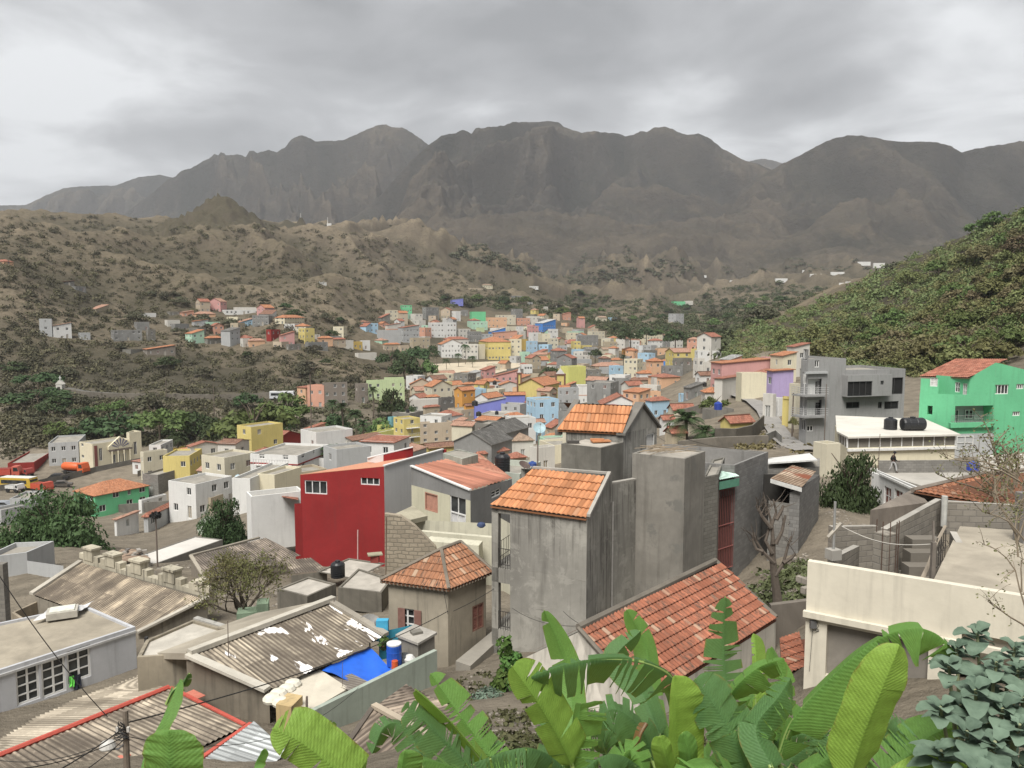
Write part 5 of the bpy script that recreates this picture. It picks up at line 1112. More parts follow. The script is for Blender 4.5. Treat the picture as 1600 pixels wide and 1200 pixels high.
def vehicle(px,py,Y,yaw,L,W_,H,kind,col,label,col2=None):
 c=at(px,py,Y);c.z=gz(c.x,c.y)+.05;a=R(yaw);d=Vector((math.cos(a),math.sin(a),0));n=Vector((-d.y,d.x,0));Z=Vector((0,0,1));P=lambda x,y,z:c+d*x+n*y+Z*z
 rt=thing(kind,tuple(c),label,kind.replace('_',' '));m=simple(col,.45);h=W_/2;gl=GLASS()
 def hull(prof,name,mt,inset_=.0,w=h):
  b=MB();A=[P(x,-w,z)for x,z in prof];B=[P(x,w,z)for x,z in prof];b.poly(A);b.poly(list(reversed(B)));k=len(prof)
  for i in range(k):b.poly([A[i],B[i],B[(i+1)%k],A[(i+1)%k]])
  return b.build(name,mt,rt)
 if kind in('bus',):
  hull([(-L/2,.5),(L/2,.5),(L/2,H*.6),(L/2-.25,H),(-L/2,H)],'body',m);hull([(-L/2+.5,H*.52),(L/2-.9,H*.52),(L/2-.9,H*.82),(-L/2+.5,H*.82)],'side_windows',gl,w=h+.03);hull([(L/2-.1,H*.5),(L/2+.03,H*.5),(L/2-.12,H*.85),(L/2-.3,H*.85)],'windscreen',gl,w=h-.15)
  hull([(-L/2-.02,H*.9),(L/2-.2,H*.9),(L/2-.25,H+.03),(-L/2,H+.03)],'roof',simple(col2 or(.6,.6,.55),.5),w=h-.05)
 elif kind=='car':
  hull([(-L/2,.3),(L/2,.3),(L/2,.75),(L*.25,.9),(L*.1,H),(-L*.3,H),(-L*.45,.95),(-L/2,.85)],'body',m);hull([(L*.22,.92),(L*.1,H-.08),(-L*.28,H-.08),(-L*.4,.95)],'side_windows',gl,w=h+.02)
 else:
  hull([(-L/2,.6),(L/2,.6),(L/2,.8),(-L/2,.8)],'chassis',simple((.04,.04,.04),.7),w=h*.8)
  hull([(L*.24,.7),(L/2,.7),(L/2,H*.55),(L*.44,H),(L*.24,H)],'cab',simple(col2 or col,.45));hull([(L*.3,H*.6),(L*.47,H*.6),(L*.435,H*.92),(L*.3,H*.92)],'cab_windows',gl,w=h+.02)
  if kind=='tanker_truck':
   b=MB();rows=[]
   for x,k in((-L/2,.3),(-L/2+.05,.9),(-L/2+.3,1),(L*.2,1),(L*.22,.9),(L*.225,.3)):rows.append([P(x,math.cos(t)*h*k,.85+(H-.9)/2*(1+math.sin(t)*k))for t in[i*math.pi/8 for i in range(16)]])
   b.grid(rows,closed=True);b.build('tank',m,rt,smooth=True)
  else:
   hull([(-L/2,.85),(L*.2,.85),(L*.2,H*.8),(-L/2,H*.8)],'cargo_bed',m);hull([(-L/2+.1,H*.75),(L*.2-.1,H*.75),(L*.2-.1,H*.83),(-L/2+.1,H*.83)],'bed_floor',simple(shade(col,.5),.8),w=h-.12)
 wheelset(rt,c,d,n,(-L*.32,L*.33)if kind!='bus' else(-L*.28,L*.33),.48 if kind!='car' else .32,.28,h-.12);return rt
def vehicles():
 vehicle(118,739,187,-14,6.6,2.3,2.9,'tanker_truck',(.62,.12,.035),'orange tanker truck parked in front of the cream hall')
 vehicle(66,766,162,-25,4.6,2.2,2.4,'truck',(.50,.09,.05),'red truck parked behind the big round tree',(.45,.08,.05))
 vehicle(30,765,165,-8,7.5,2.4,2.6,'bus',(.52,.36,.05),'yellow bus with white roof in the depot yard',(.62,.62,.58))
 vehicle(24,773,160,-15,3.4,1.8,1.8,'truck',(.6,.6,.58),'white pickup truck in front of the yellow bus',(.6,.6,.58))
 vehicle(10,745,182,12,6.5,2.3,2.8,'truck',(.42,.07,.05),'old red lorry at the left edge beside the depot shed',(.45,.1,.07))
 vehicle(38,748,184,-20,4.5,2.1,2.0,'truck',(.38,.07,.05),'low red truck between the old lorry and the tanker',(.32,.06,.05))
 vehicle(92,747,180,10,4.2,1.8,1.5,'car',(.025,.025,.028),'black car beside the orange tanker truck')
 vehicle(98,758,172,20,4.0,1.7,1.45,'car',(.10,.09,.08),'dark wrecked car below the black car')
 vehicle(276,716,205,5,4.2,2.1,2.5,'truck',(.6,.4,.05),'small yellow truck by the river wall',(.62,.45,.08))
 vehicle(441,613,272,6,8.5,2.4,2.9,'bus',(.6,.62,.64),'white bus with dark windows on the road above the trees',(.66,.66,.66))
 vehicle(8,791,140,0,4.2,1.7,1.4,'car',(.28,.30,.33),'grey car near the left edge below the yellow bus')
# the near houses
def along(p,d,px,py=700):
 u=at(px,py,1).x;return(u*p.y-p.x)/(d.x-u*d.y)
def v2(p):return Vector((p[0],p[1]))
def lay(pts,name,mat,rt,th=.1):
 s=MB();pts=[Vector(p)for p in pts];n=len(pts);o=Vector((0,0,-th));s.poly(pts,0,[(p.x,p.y)for p in pts]);s.poly([p+o for p in reversed(pts)])
 for i in range(n):s.poly([pts[i]+o,pts[(i+1)%n]+o,pts[(i+1)%n],pts[i]])
 return s.build(name,mat,rt)
def bar(a,b,w,h,name,mat,rt,up=0):
 a,b=Vector(a),Vector(b);d=b-a;n=Vector((d.y,-d.x,0)).normalized()*w;s=MB();s.box(a-n/2+Vector((0,0,up)),d,n,Vector((0,0,h)));return s.build(name,mat,rt)
def make_near():
 Z=Vector((0,0,1));CONC=formwork((.30,.29,.26),'main');DCONC=plaster((.20,.19,.165),.5,.4,big=.5,key='dk');SMOOTH=plaster((.27,.26,.24),.35,.35,big=.25,key='sm')
 OT=tiles((.53,.235,.11),.25,key='new');RT=tiles((.37,.14,.082),.6,key='old');PK=plaster((.40,.38,.34),.4,.2,key='pk')
# concrete two storey house with bright tiled roof
 eR=at(917,808,33);eL=atz(768,788,eR.z);zr=eR.z+1.25;rR=atz(950,742,zr);rL=atz(833,733,zr);zb=-17.0
 rt=thing('house',(eR.x,eR.y,-16),'bare concrete two storey house with bright orange tiled roof in the centre foreground','house')
 r=MB();ov=(v2(eR)-v2(rR)).normalized()*.12;ov=Vector((ov.x,ov.y,-.05));tilegrid(r,eL+ov,eR+ov,rR,rL,w=.235,r=.66,amp=.06,lip=.05);r.build('roof',OT,rt)
 f=(v2(eR)-v2(eL)).normalized();sd=(v2(rR)-v2(eR)).normalized();c2=v2(eR);b2=c2+sd*along(eR,Vector((sd.x,sd.y,0)),957)
 pL=v2(eL)+f*along(eL,Vector((f.x,f.y,0)),797,830);dep_=4.2
 w=MB();facade(w,pL,c2,zb,eR.z-.02);
 w.poly([(c2.x,c2.y,zb),(b2.x,b2.y,zb),(b2.x,b2.y,zr-.05),(rR.x+.02,rR.y,zr+.05),(c2.x,c2.y,eR.z)],0,[(0,0),(3,0),(3,9),(2.8,9),(0,8)])
 facade(w,b2,b2-f*5,zb,zr-.3);bl=pL+sd*dep_;facade(w,bl,pL,zb,eR.z);w.poly([(b2.x,b2.y,zr-.05),(rR.x,rR.y,zr),(rL.x,rL.y,zr),(b2.x-f.x*5,b2.y-f.y*5,zr-.3)]);w.build('wall',CONC,rt)
 bar(Vector((*c2,eR.z+.02))+Vector((*(f*.07),0)),Vector((*v2(rR),zr+.06))+Vector((*(f*.07),0)),.16,.12,'verge',PK,rt);bar(rL+Vector((0,0,.04)),rR+Vector((0,0,.04)),.2,.1,'ridge',PK,rt)
 q=v2(eL);s=MB()
 p1=q+f*along(eL,Vector((f.x,f.y,0)),778.5,830)
 P_=lambda p,z:Vector((p.x,p.y,z));n_=sd
 zf=atz(785,892,0).z if False else at(785,893,34.6).z;zg=at(785,916,34.6).z;zu=at(785,806,34.6).z;zbm=at(785,990,34.6).z
 for base in(q,q+sd*2.6):s.box(P_(base,zb),P_(p1,0)-P_(q,0),P_(sd*.3,0),Z*(eR.z-zb-.02))
 for a,b in((zg,zf),(zu,eR.z-.03),(zb,zbm)):
  s.box(P_(q+f*.001,a),P_(pL-q,0),P_(sd*2.9,0),Z*(b-a))
 s.build('balcony_bay',CONC,rt)
 iron=simple((.025,.022,.02),.6);railing(rt,p1,pL,zf,.95,5,iron,.012,curls=True);railing(rt,q+sd*.25,q+sd*2.6,zf,.95,8,iron,.012);railing(rt,p1,pL,zbm,.9,5,iron,.012,curls=True)
 s=MB();s.box(P_(p1+sd*1.5,zbm),P_(f*.9,0),P_(sd*.06,0),Z*2.0);s.build('door',simple((.16,.03,.025),.6),rt)
 s=MB();a=Vector((*b2,eR.z-.2));s.tube([a+Vector((.05,-.08,0)),Vector((a.x+.05,a.y-.08,zb))],.045,6);s.tube([Vector((pL.x,pL.y-.05,zb)),Vector((pL.x,pL.y-.05,zb+.1))],.01,3);s.build('drain_pipe',simple((.32,.31,.29),.5),rt)
 e2=at(995,750,38.5);a=Vector((*b2,0));t0=at(957,757,a.y).z;w=MB();dd=v2(e2)-b2;facade(w,b2+dd*.001,e2,zb,t0,z1b=e2.z);w.box(Vector((b2.x,b2.y,t0)),Vector((e2.x-b2.x,e2.y-b2.y,e2.z-t0)),Vector((-.1,.25,0)),Z*.08,m=1);w.build('rear_wall',[CONC,PK],rt)
# stair tower
 zt=at(1070,717,37).z;t3=corners(zt,(988,708),(1070,717),(1102,705));rt=thing('stair_tower',(t3[1].x,t3[1].y,-16),'tall square rough concrete tower with dry sticks lying on its flat top','tower')
 blk(rt,quad_back(*[tuple(p.xy)for p in t3]),-17,zt,None,plaster((.27,.255,.225),.42,.35,patch=(.17,.165,.148),key='tower'),par=.06,dmat=plaster((.42,.39,.34),.4,0,key='twd'))
 cen=(t3[0]+t3[2])/2;st_=MB();random.seed(3)
 for k in range(34):
  a=random.uniform(-.5,.5)+.35;p=cen+Vector((random.uniform(-.9,.9),random.uniform(-.9,.9),.03+random.random()*.22));d=Vector((math.cos(a),math.sin(a)*.8,random.uniform(-.08,.08)))*random.uniform(.4,.9);st_.tube([p-d,p+d*.2+Z*.04,p+d],.015,3)
 tag(st_.build('stick_pile',simple((.30,.24,.17),.9),origin=tuple(cen)),'bundle of dry sticks heaped on top of the concrete stair tower','sticks')
 zt2=at(1122,741,40).z;a=at(1100,742,39.2);b=at(1122.5,741,40);c=at(1132,730,45);blkT=thing('stair_annex',(b.x,b.y,-16),'narrow crumbling block of rough masonry stuck to the right of the stair tower','annex')
 blk(blkT,quad_back(tuple(a.xy),tuple(b.xy),tuple(c.xy)),-17,zt2,None,blocks((.22,.21,.185),(.13,.125,.11),.4,.2,.6),par=.1)
# upper concrete gable house
 eR=at(974,677,46);eL=atz(873,672,eR.z);zr=eR.z+1.5;rR=atz(1001,634,zr);rL=atz(900,632,zr);rt=thing('house',(eR.x,eR.y,-15),'taller grey concrete house with orange tiled gable roof and small white door upstairs','house')
 r=MB();tilegrid(r,eL+Vector((-.1,-.1,0)),eR+Vector((-.05,-.1,0)),atz(990,634,zr),rL,w=.26,r=.72,amp=.07,lip=.05,n=4);r.build('roof',OT,rt)
 sd=(v2(rR)-v2(eR));far=v2(eR)+sd*2.05;f=(v2(eR)-v2(eL)).normalized();w=MB();A=v2(eL)+f*.3;c2=v2(eR);zb=-16
 facade(w,A,c2,zb,eR.z-.05);facade(w,c2,far,zb,eR.z,[rect_px(c2,far,1010,678,1023,703)]);m_=(c2+far)/2
 w.poly([(c2.x,c2.y,eR.z),(far.x,far.y,eR.z),(m_.x,m_.y,zr)]);facade(w,far,far-f*4,zb,eR.z);facade(w,far-f*4,A,zb,eR.z);w.build('wall',CONC,rt)
 window(rt,c2,far,rect_px(c2,far,1010,678,1023,703),'d',dep=.1,shut=(.62,.61,.58),nx=1,ny=1)
 s=MB();o=f*.12
 for a_,b_ in((Vector((*(c2-sd*.08),eR.z-.12)),Vector((*m_,zr+.1))),(Vector((*m_,zr+.1)),Vector((*(far+sd*.1),eR.z-.15)))):
  s.box(a_-Vector((*(f*.35),0)),b_-a_,Vector((*(f*.55),0)),Z*.14)
 s.build('verge',plaster((.20,.19,.17),.4,.2,key='vg'),rt)
 s=MB();s.poly([(far.x,far.y,eR.z),(far.x-f.x*5,far.y-f.y*5,eR.z),(m_.x-f.x*5,m_.y-f.y*5,zr),(m_.x,m_.y,zr)]);s.build('rear_roof',OT,rt)
 s=MB();s.box(Vector((*(v2(eL)-f*.25),eR.z-.35)),Vector((*(sd*1.02),zr-eR.z+.25)),Vector((*(f*.4),0)),Z*.35);s.build('left_verge',plaster((.20,.19,.17),.4,.2,key='vg'),rt)
 s=MB();s.box(Vector((*(A-Vector((.05,.08))),zb)),Vector((*(f*.22),0)),Vector((0,.1,0)),Z*(eR.z-zb-.1));s.build('corner_strip',wallmat('cream'),rt)
 zt=at(939,700,42).z;t3=corners(zt,(877,693),(939,700),(974,691));rt=thing('cistern',(t3[1].x,t3[1].y,-14),'square concrete cistern block in front of the upper gable house','cistern')
 blk(rt,quad_back(*[tuple(p.xy)for p in t3]),-16,zt,None,DCONC,par=.03,dmat=plaster((.42,.39,.34),.4,0,key='twd'))
 s=MB();p=(t3[0]+t3[2])/2+Vector((.5,.2,.04));s.cbox(p,1.1,.5,.08,.2);s.cbox(p+Vector((-.2,.1,.08)),.8,.35,.07,-.1);tag(s.build('plank_pile',simple((.45,.20,.09),.8),origin=tuple(p)),'small pile of orange brown planks on the concrete cistern block','planks')
 s=MB();p=t3[0]+Vector((.7,.2,.03));s.cbox(p,.7,.3,.1,-.1);tag(s.build('tray',simple((.06,.055,.05),.8),origin=tuple(p)),'small dark tray at the left corner of the concrete cistern block','tray')
# long grey blockwork building with open roof
 A=at(1148,727,42);z=A.z;B=atz(1200.5,706,z);D=atz(1100,723,z);rt=thing('building',(A.x,A.y,-15),'long grey blockwork building with a high empty parapet right of the tower','building')
 K=v2(B)+v2(D)-v2(A);K=v2(atz(1034,693,z));blk(rt,[tuple(v2(D)),tuple(v2(A)),tuple(v2(B)),tuple(K),tuple(v2(D)+(K-v2(B))*.35)],-16,z,None,blocks((.25,.245,.235),(.19,.185,.175),.42,.21,.5),par=1.5,dmat=PK)
 rt=thing('gate',tuple(at(1135,885,41.5)),'tall rust red barred iron gate under the mint green awning','gate');a,b=at(1124,765,41),at(1147.5,765,41.9);g=MB();n_=9;zb_=at(1135,888,41.5).z;zt_=at(1135,764,41.5).z
 for k in range(n_+1):p=a.lerp(b,k/n_);g.tube([(p.x,p.y,zb_),(p.x,p.y,zt_)],.02,4)
 for zz in(zb_,zb_+1.2,zb_+2.5,zt_):g.tube([(a.x,a.y,zz),(b.x,b.y,zz)],.035,4)
 g.build('bars',simple((.20,.07,.06),.7),rt);g=MB();g.box(Vector((a.x,a.y+.12,zb_)),Vector((b.x-a.x,b.y-a.y,0)),Vector((0,.05,0)),Z*(zb_*0+2.3));g.build('sheet',simple((.13,.06,.055),.7),rt);g=MB();g.box(Vector((a.x,a.y+.25,zb_+2.4)),Vector((b.x-a.x,b.y-a.y,0)),Vector((0,.05,0)),Z*1.6);g.build('window',simple((.02,.02,.02),.5),rt)
 t=thing('awning',tuple(at(1130,745,41)),'mint green sheet awning above the rust red gate','awning');s=MB();tilegrid(s,at(1124,750,40.3),at(1155,744,41.6),at(1146,733,43.3),at(1103,728,43.2),w=.18,r=None,amp=.03,uvm=True);s.build('sheet',corrug((.50,.66,.58),(.35,.48,.42),grime=.2,key='mint'),t);s=MB();a,b=at(1124,751,40.35),at(1155,745,41.65);s.box(a-Z*.5,b-a,Vector((.05,.1,0)),Z*.42);s.build('fascia',simple((.10,.26,.18),.6),t)
# shed with rusty roof
 c1=at(1250,762,42);c0=at(1202,747,43);c2_=at(1281,742,47);rt=thing('shed',(c1.x,c1.y,-12),'blockwork shed with a rusty sheet roof and dark open front','shed');zt=c1.z
 f0=at(1234,770,42.3);blk(rt,[tuple(f0.xy),tuple(c1.xy),tuple(c2_.xy),(c2_.x-1.2,c2_.y+.3)],-15,c1.z,None,blocks((.24,.235,.225)),z1s=[f0.z,c1.z,c2_.z,c2_.z],top='O')
 s=MB();facade(s,c0.xy,f0.xy,-15,at(1215,782,43).z);s.build('low_wall',blocks(),rt);s=MB();a=c0+Vector((0,1.5,0));s.box(Vector((a.x+.2,a.y,-15)),Vector((1.6,0,0)),Vector((0,.1,0)),Z*(c0.z+14.9));s.build('inner_wall',simple((.03,.028,.025),.9),rt)  # inner board coloured near black to stand for the dark inside the open front
 s=MB();tilegrid(s,c0+Vector((0,-.2,0)),c1+Vector((0,-.25,.06)),c2_+Vector((0,0,.06)),at(1238,727,47),w=.18,r=None,amp=.03,uvm=True);s.build('roof',corrug((.42,.34,.26),(.18,.12,.08),rust=(.20,.07,.04),key='rust'),rt)
 bar(c0+Vector((0,-.22,-.02)),c1+Vector((0,-.28,.02)),.06,.22,'fascia',simple((.6,.6,.58),.6),rt,-.2)
 rt=thing('building',tuple(at(1235,745,52)),'grey wall with a white sheet roof just behind the rusty shed','building');a,b,c=at(1200,722,50),at(1281,722,51),at(1281,715,54);blk(rt,[tuple(a.xy),tuple(b.xy),tuple(c.xy),(a.x+.5,c.y)],-14,b.z-.3,None,blocks((.25,.24,.22)),par=.02)
 lay([at(1200,723,49.9),at(1277,718,50.5),at(1265,708,55),at(1200,716,55)],'roof',simple((.66,.66,.64),.5),rt)
# hipped cottage
 cC=at(701.5,922,34);cL=atz(594,908,cC.z);cR=atz(771,894,cC.z);rt=thing('cottage',(cC.x,cC.y,-15.7),'small stained plaster cottage with orange hipped tile roof and brown shutters','cottage')
 K=v2(cL)+v2(cR)-v2(cC);zt=cC.z;ins=lambda p,k=.28:None;cen=(v2(cL)+v2(cR))/2
 poly=inset([tuple(v2(cL)),tuple(v2(cC)),tuple(v2(cR)),tuple(K)],.22);L_,C_,R_,K_=[Vector(p)for p in poly]
 PW=plaster((.37,.33,.26),.35,.6,big=.35,key='cot')
 holesL=[(rect_px(L_,C_,624,951,648,988),'w')];holesR=[(rect_px(C_,R_,738,944,756,984),'s')]
 w=MB();
 for A_,B_,hs in((L_,C_,[h[0]for h in holesL]),(C_,R_,[h[0]for h in holesR]),(R_,K_,[]),(K_,L_,[])):facade(w,A_,B_,-17.5,zt-.03,hs)
 w.build('wall',PW,rt);window(rt,C_,R_,holesR[0][0],'s',dep=.06,fcol=(.22,.12,.09),shut=(.23,.10,.08));window(rt,L_,C_,holesL[0][0],'w',dep=.12,nx=2,ny=3)
 A_,d,n=fframe(L_,C_);r_=holesL[0][0];s=MB();wd=(r_[1]-r_[0])/2
 for k in(0,1):
  o=A_+d*(r_[0]if k==0 else r_[1]-.0)+n*.03+Z*r_[2];s.box(o-(d*wd if k==0 else d*0)+(d*wd*.9 if k==0 else d*0),d*wd*.9,n*.04,Z*(r_[3]-r_[2]))
 s.build('shutter',simple((.21,.11,.09),.7),rt)
 a1=at(689.5,859.5,36.2);a2=atz(719.5,848,a1.z);h1,h2=a1,a2;c3=Vector((cC.x,cC.y,zt));kk=Vector((K.x,K.y,zt))
 r=MB();tm=tiles((.42,.20,.11),.65,key='cottage')
 tilegrid(r,cL,c3,h1,h1,w=.22,r=.42,amp=.05);tilegrid(r,c3,cR,h2,h1,w=.22,r=.42,amp=.05);r.poly([cR,kk,h2]);r.poly([kk,cL,h1,h2]);r.build('roof',tm,rt)
 s=MB();
 for a,b in((cL,h1),(c3,h1),(cR,h2),(h1,h2)):s.tube([a+Z*.07,a.lerp(b,.5)+Z*.07,b+Z*.07],.09,6)
 s.build('ridge',plaster((.24,.21,.17),.5,0,key='rg'),rt)
 s=MB();n_=26
 for A_,B_ in((cL,c3),(c3,cR)):
  L0=(B_-A_).length;k_=int(L0/.2)
  for i in range(k_):p=A_.lerp(B_,(i+.5)/k_);s.tube([p+Vector((0,.12,-.06)),p-Z*.05],.07,5)
 s.build('eave_tiles',plaster((.23,.20,.16),.5,0,key='ev'),rt)
# house with blue tarpaulin and patched corrugated roof
 TR=at(512,943,33);zt=TR.z;TL=atz(310,1021,zt);BR=at(596,996,31.2);zl=BR.z;BL=atz(427,1077,zl)
 rt=thing('house',tuple(at(470,1100,27)),'low house with long corrugated roof patched in white and pale green side wall','house')
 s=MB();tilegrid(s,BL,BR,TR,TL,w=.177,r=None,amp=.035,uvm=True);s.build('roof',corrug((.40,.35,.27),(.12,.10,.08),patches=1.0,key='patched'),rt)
 PB=plaster((.34,.31,.25),.4,.4,big=.5,key='pb')
 a,b=TL+Vector((-.25,-.2,.05)),TR+Vector((.2,.3,.05));bar(a,b,.3,.18,'ridge_parapet',plaster((.52,.49,.42),.4,.2,key='cap'),rt)
 lay([at(228,1020,30.5)+Vector((0,0,-.0)),a+Vector((-.1,.1,0)),b,at(505,938,34.5),at(400,958,34.5)],'flat_roof',plaster((.40,.36,.29),.45,0,key='fr'),rt,.25)
 d_=(v2(TL)-v2(BL));w=MB();facade(w,v2(TL)+d_*.1+Vector((-.2,0)),v2(BL)+Vector((-.1,-.15)),-17,TL.z+.02,z1b=BL.z);w.build('front_wall',plaster((.24,.21,.165),.5,.6,key='fw'),rt)
 bar(TL+Vector((-.3,-.2,.0)),BL+Vector((-.15,-.2,.04)),.35,.12,'parapet_cap',plaster((.55,.52,.45),.3,.1,key='cap2'),rt)
 bar(TR+Vector((.1,.1,.0)),BR+Vector((.2,.05,.04)),.3,.14,'end_cap',plaster((.34,.31,.26),.4,.1,key='cap3'),rt)
 gR=at(683,1016,29.6);gL=atz(473,1119,gR.z);GW=plaster((.34,.385,.33),.22,.28,key='gw');w=MB();facade(w,gL.xy,gR.xy,-17,gR.z);dv=(v2(gR)-v2(gL)).normalized();nn=Vector((-dv.y,dv.x));facade(w,gR.xy,v2(gR)+nn*.18,-17,gR.z);w.poly([(gL.x,gL.y,gR.z),(gR.x,gR.y,gR.z),(gR.x+nn.x*.18,gR.y+nn.y*.18,gR.z),(gL.x+nn.x*.18,gL.y+nn.y*.18,gR.z)]);facade(w,v2(gR)+nn*.18,v2(gL)+nn*.18,-17,gR.z);w.build('side_wall',GW,rt)
 q=[BL+Vector((.1,-.1,-.08)),at(477,1056,28.3),at(565,1072,27.6),at(477,1116,25.6),at(430,1095,26)]
 lay([at(427,1078,26.9),at(500,1046,28.8),at(545,1075,27.4),at(478,1114,25.4),at(437,1100,25.6)],'mortar_roof',plaster((.62,.57,.47),.3,0,key='mr'),rt,.1)
 s=MB();tilegrid(s,at(545,1080,27.1),at(575,1066,28),at(520,1040,30),at(478,1053,28.9),w=.17,r=None,amp=.03,uvm=True);s.build('lean_to_roof',corrug((.34,.31,.27),(.17,.15,.13),key='lean'),rt)
 lay([p-Z*.9 for p in(at(545,1085,26.8),at(680,1022,29.6),at(650,985,31.5),at(590,1000,31))],'patio_floor',PB,rt,.15)
 w=MB();facade(w,at(592,1000,31.6).xy,at(645,985,32.4).xy,-17,at(600,985,31.8).z);w.build('blue_wall',simple((.05,.30,.42),.8,bump=.01),rt)
 s=MB();s.cbox(at(598,1000,31.7),.5,.3,.9);s.build('blue_pillar',simple((.06,.35,.55),.7),rt)
 T4=[at(503,1048,28.6),at(576,1010,31.0),at(613,1047,29.3),at(568,1071,27.9)];s=MB();rows=[];random.seed(5)
 for i in range(13):
  u=i/12;rows.append([T4[0].lerp(T4[3],u).lerp(T4[1].lerp(T4[2],u),v/12)+Z*(-.18*math.sin(math.pi*u)*math.sin(math.pi*v/12)+.035*math.sin(7*u+v)+.025*random.random())for v in range(13)])
 s.grid(rows);s.grid([[p-Z*.012 for p in r_]for r_ in rows]);tp=s.build('tarpaulin',simple((.025,.13,.62),.45,var=.1),origin=tuple(T4[0]),smooth=True);tag(tp,'bright blue tarpaulin stretched over the small courtyard','tarpaulin')
 zt=at(653,1003,30).z;t3=corners(zt,(622,991),(653,1003),(679,988));rt=thing('cistern',(t3[1].x,t3[1].y,zt-1.5),'stained concrete water cistern beside the blue barrel','cistern');blk(rt,quad_back(*[tuple(p.xy)for p in t3]),zt-1.6,zt-.1,None,plaster((.33,.31,.27),.5,.6,key='cis'),par=.02);s=MB();s.prism([tuple(p)for p in inset(quad_back(*[tuple(p.xy)for p in t3]),-.08)],zt-.1,zt);s.build('lid_slab',PK,rt)
 s=MB();cm=(t3[0]+t3[2])/2;s.cbox(cm+Z*.01,.45,.35,.1,.5);s.build('hatch',DCONC,rt)
 def barrel(px,py,Y,r,h,col,lab,lid=None):
  p=at(px,py,Y);t=thing('barrel',tuple(p),lab,'barrel');s=MB();s.lathe(p,[(r*.9,0),(r,.04),(r,h*.3),(r*1.03,h*.33),(r,h*.36),(r,h*.64),(r*1.03,h*.67),(r,h*.7),(r,h*.94),(r*.95,h)],18);s.build('body',simple(col,.4),t)
  s=MB();s.lathe(p+Z*h,[(r*.98,0),(r*.98,.05),(r*.5,.06)],16);s.build('lid',simple(lid or shade(col,.8),.5),t);return t
 barrel(616,1039,29.6,.3,.86,(.02,.09,.42),'blue plastic barrel with white lid beside the tarpaulin',(.6,.62,.62));barrel(631,1037,29.9,.25,.32,(.10,.11,.12),'low dark grey tub right of the blue barrel');barrel(617,1046,29.2,.13,.3,(.55,.10,.03),'small orange bucket in front of the blue barrel')
 s=MB();p=at(640,1036,29.8);s.lathe(p,[(.1,0),(.22,.08),(.24,.2),(.14,.32)],10);tag(s.build('sack',simple((.6,.6,.58),.8),origin=tuple(p)),'small white sack right of the low dark tub','sack')
 t=thing('potted_plant',tuple(at(600,1015,30.6)),'small green plant in a pot at the blue wall','plant');s=MB();s.lathe(at(600,1015,30.6),[(.1,0),(.15,.22),(.16,.24)],10);s.build('pot',simple((.2,.09,.05),.8),t);leafball(at(600,1005,30.6),.28,60,.1,(.06,.13,.03),t)
 dish(579,981,32.0,.62,'grey satellite dish at the end of the patched corrugated roof',(.5,-.6,.55))
 for k,(px,py,Y)in enumerate(((435,1085,26.3),(448,1078,26.8),(425,1093,25.9),(440,1098,25.7),(457,1070,27.2))):
  p=at(px,py,Y);s=MB();s.lathe(p-Z*.12,[(.12,0),(.30,.06),(.33,.16),(.25,.26),(.08,.3)],10);o=s.build('cement_sack',simple((.62,.59,.50),.9,bump=.02),origin=tuple(p));tag(o,'pale bulging sack in the heap at the corner of the patched roof','sack','sacks heaped on the roof corner')
 w=thing('pillar',tuple(at(440,1150,25)),'thick ochre plastered pillar under the heap of sacks','pillar');s=MB();a,b,c=at(431,1100,25.3),at(455,1103,25.1),at(473,1093,25.9);s.prism([tuple(p.xy)for p in(a,b,c)]+[(a.x+c.x-b.x,a.y+c.y-b.y)],-17,a.z);s.build('shaft',plaster((.50,.38,.20),.3,.4,key='pil'),w)
# pale blue grey house with white windows (left)
 zt=-14.35;E=atz(211.5,979,zt);Wp=atz(-60,1066,zt);bR=atz(132,945,zt);bL=atz(-60,985,zt);rt=thing('house',(E.x,E.y,-16.6),'pale grey blue flat roofed house with a row of white paned windows at the left','house')
 WB=plaster((.47,.48,.50),.14,.22,big=.5,key='wb');A,B=v2(Wp),v2(E)
 f0=(B-A).normalized()
 H=[((25,1040,62,1098),'w',None,(2,4)),((65,1030,103,1086),'w',None,(2,4)),((105,1012,142,1063),'w',None,(2,3))]
 blk(rt,[tuple(A),tuple(B),tuple(v2(bR)),tuple(v2(bL))],-17.5,zt,{0:[(h[0],h[1],'px',h[3])for h in H]},WB,par=.12,far=False,dmat=plaster((.37,.33,.26),.4,0,big=.6,key='hutroof'),dep=.14)
 bar(Vector((*A,zt-.28)),Vector((*B,zt-.28)),.14,.1,'string_course',plaster((.5,.5,.49),.3,.2,key='sc'),rt)
 w=MB();facade(w,B,v2(bR),-17.5,zt-.02);w.build('end_wall',WB,rt)
 t=thing('skylight',tuple(atz(95,960,zt)),'pale box covered with plastic sheet on the flat roof at the left','skylight');c=atz(98,962,zt);s=MB();s.cbox(c,1.3,.95,.32,.45);s.build('box',simple((.42,.40,.35),.8),t);s=MB();s.cbox(c+Z*.325,1.05,.75,.05,.45);s.build('cover',simple((.62,.62,.55),.6),t)
 s=MB();rr=[];random.seed(9)
 for i in range(7):rr.append([c+Vector((-.9+.27*i+random.uniform(-.05,.05),-.85+.28*j+random.uniform(-.05,.05)+.2*i,.05+.22*random.random()))for j in range(5)])
 s.grid(rr);s.build('plastic_sheet',simple((.6,.6,.6),.3),t)
 A_,d,n=fframe(A,B);rr=rect_px(A,B,105,1055,130,1080);
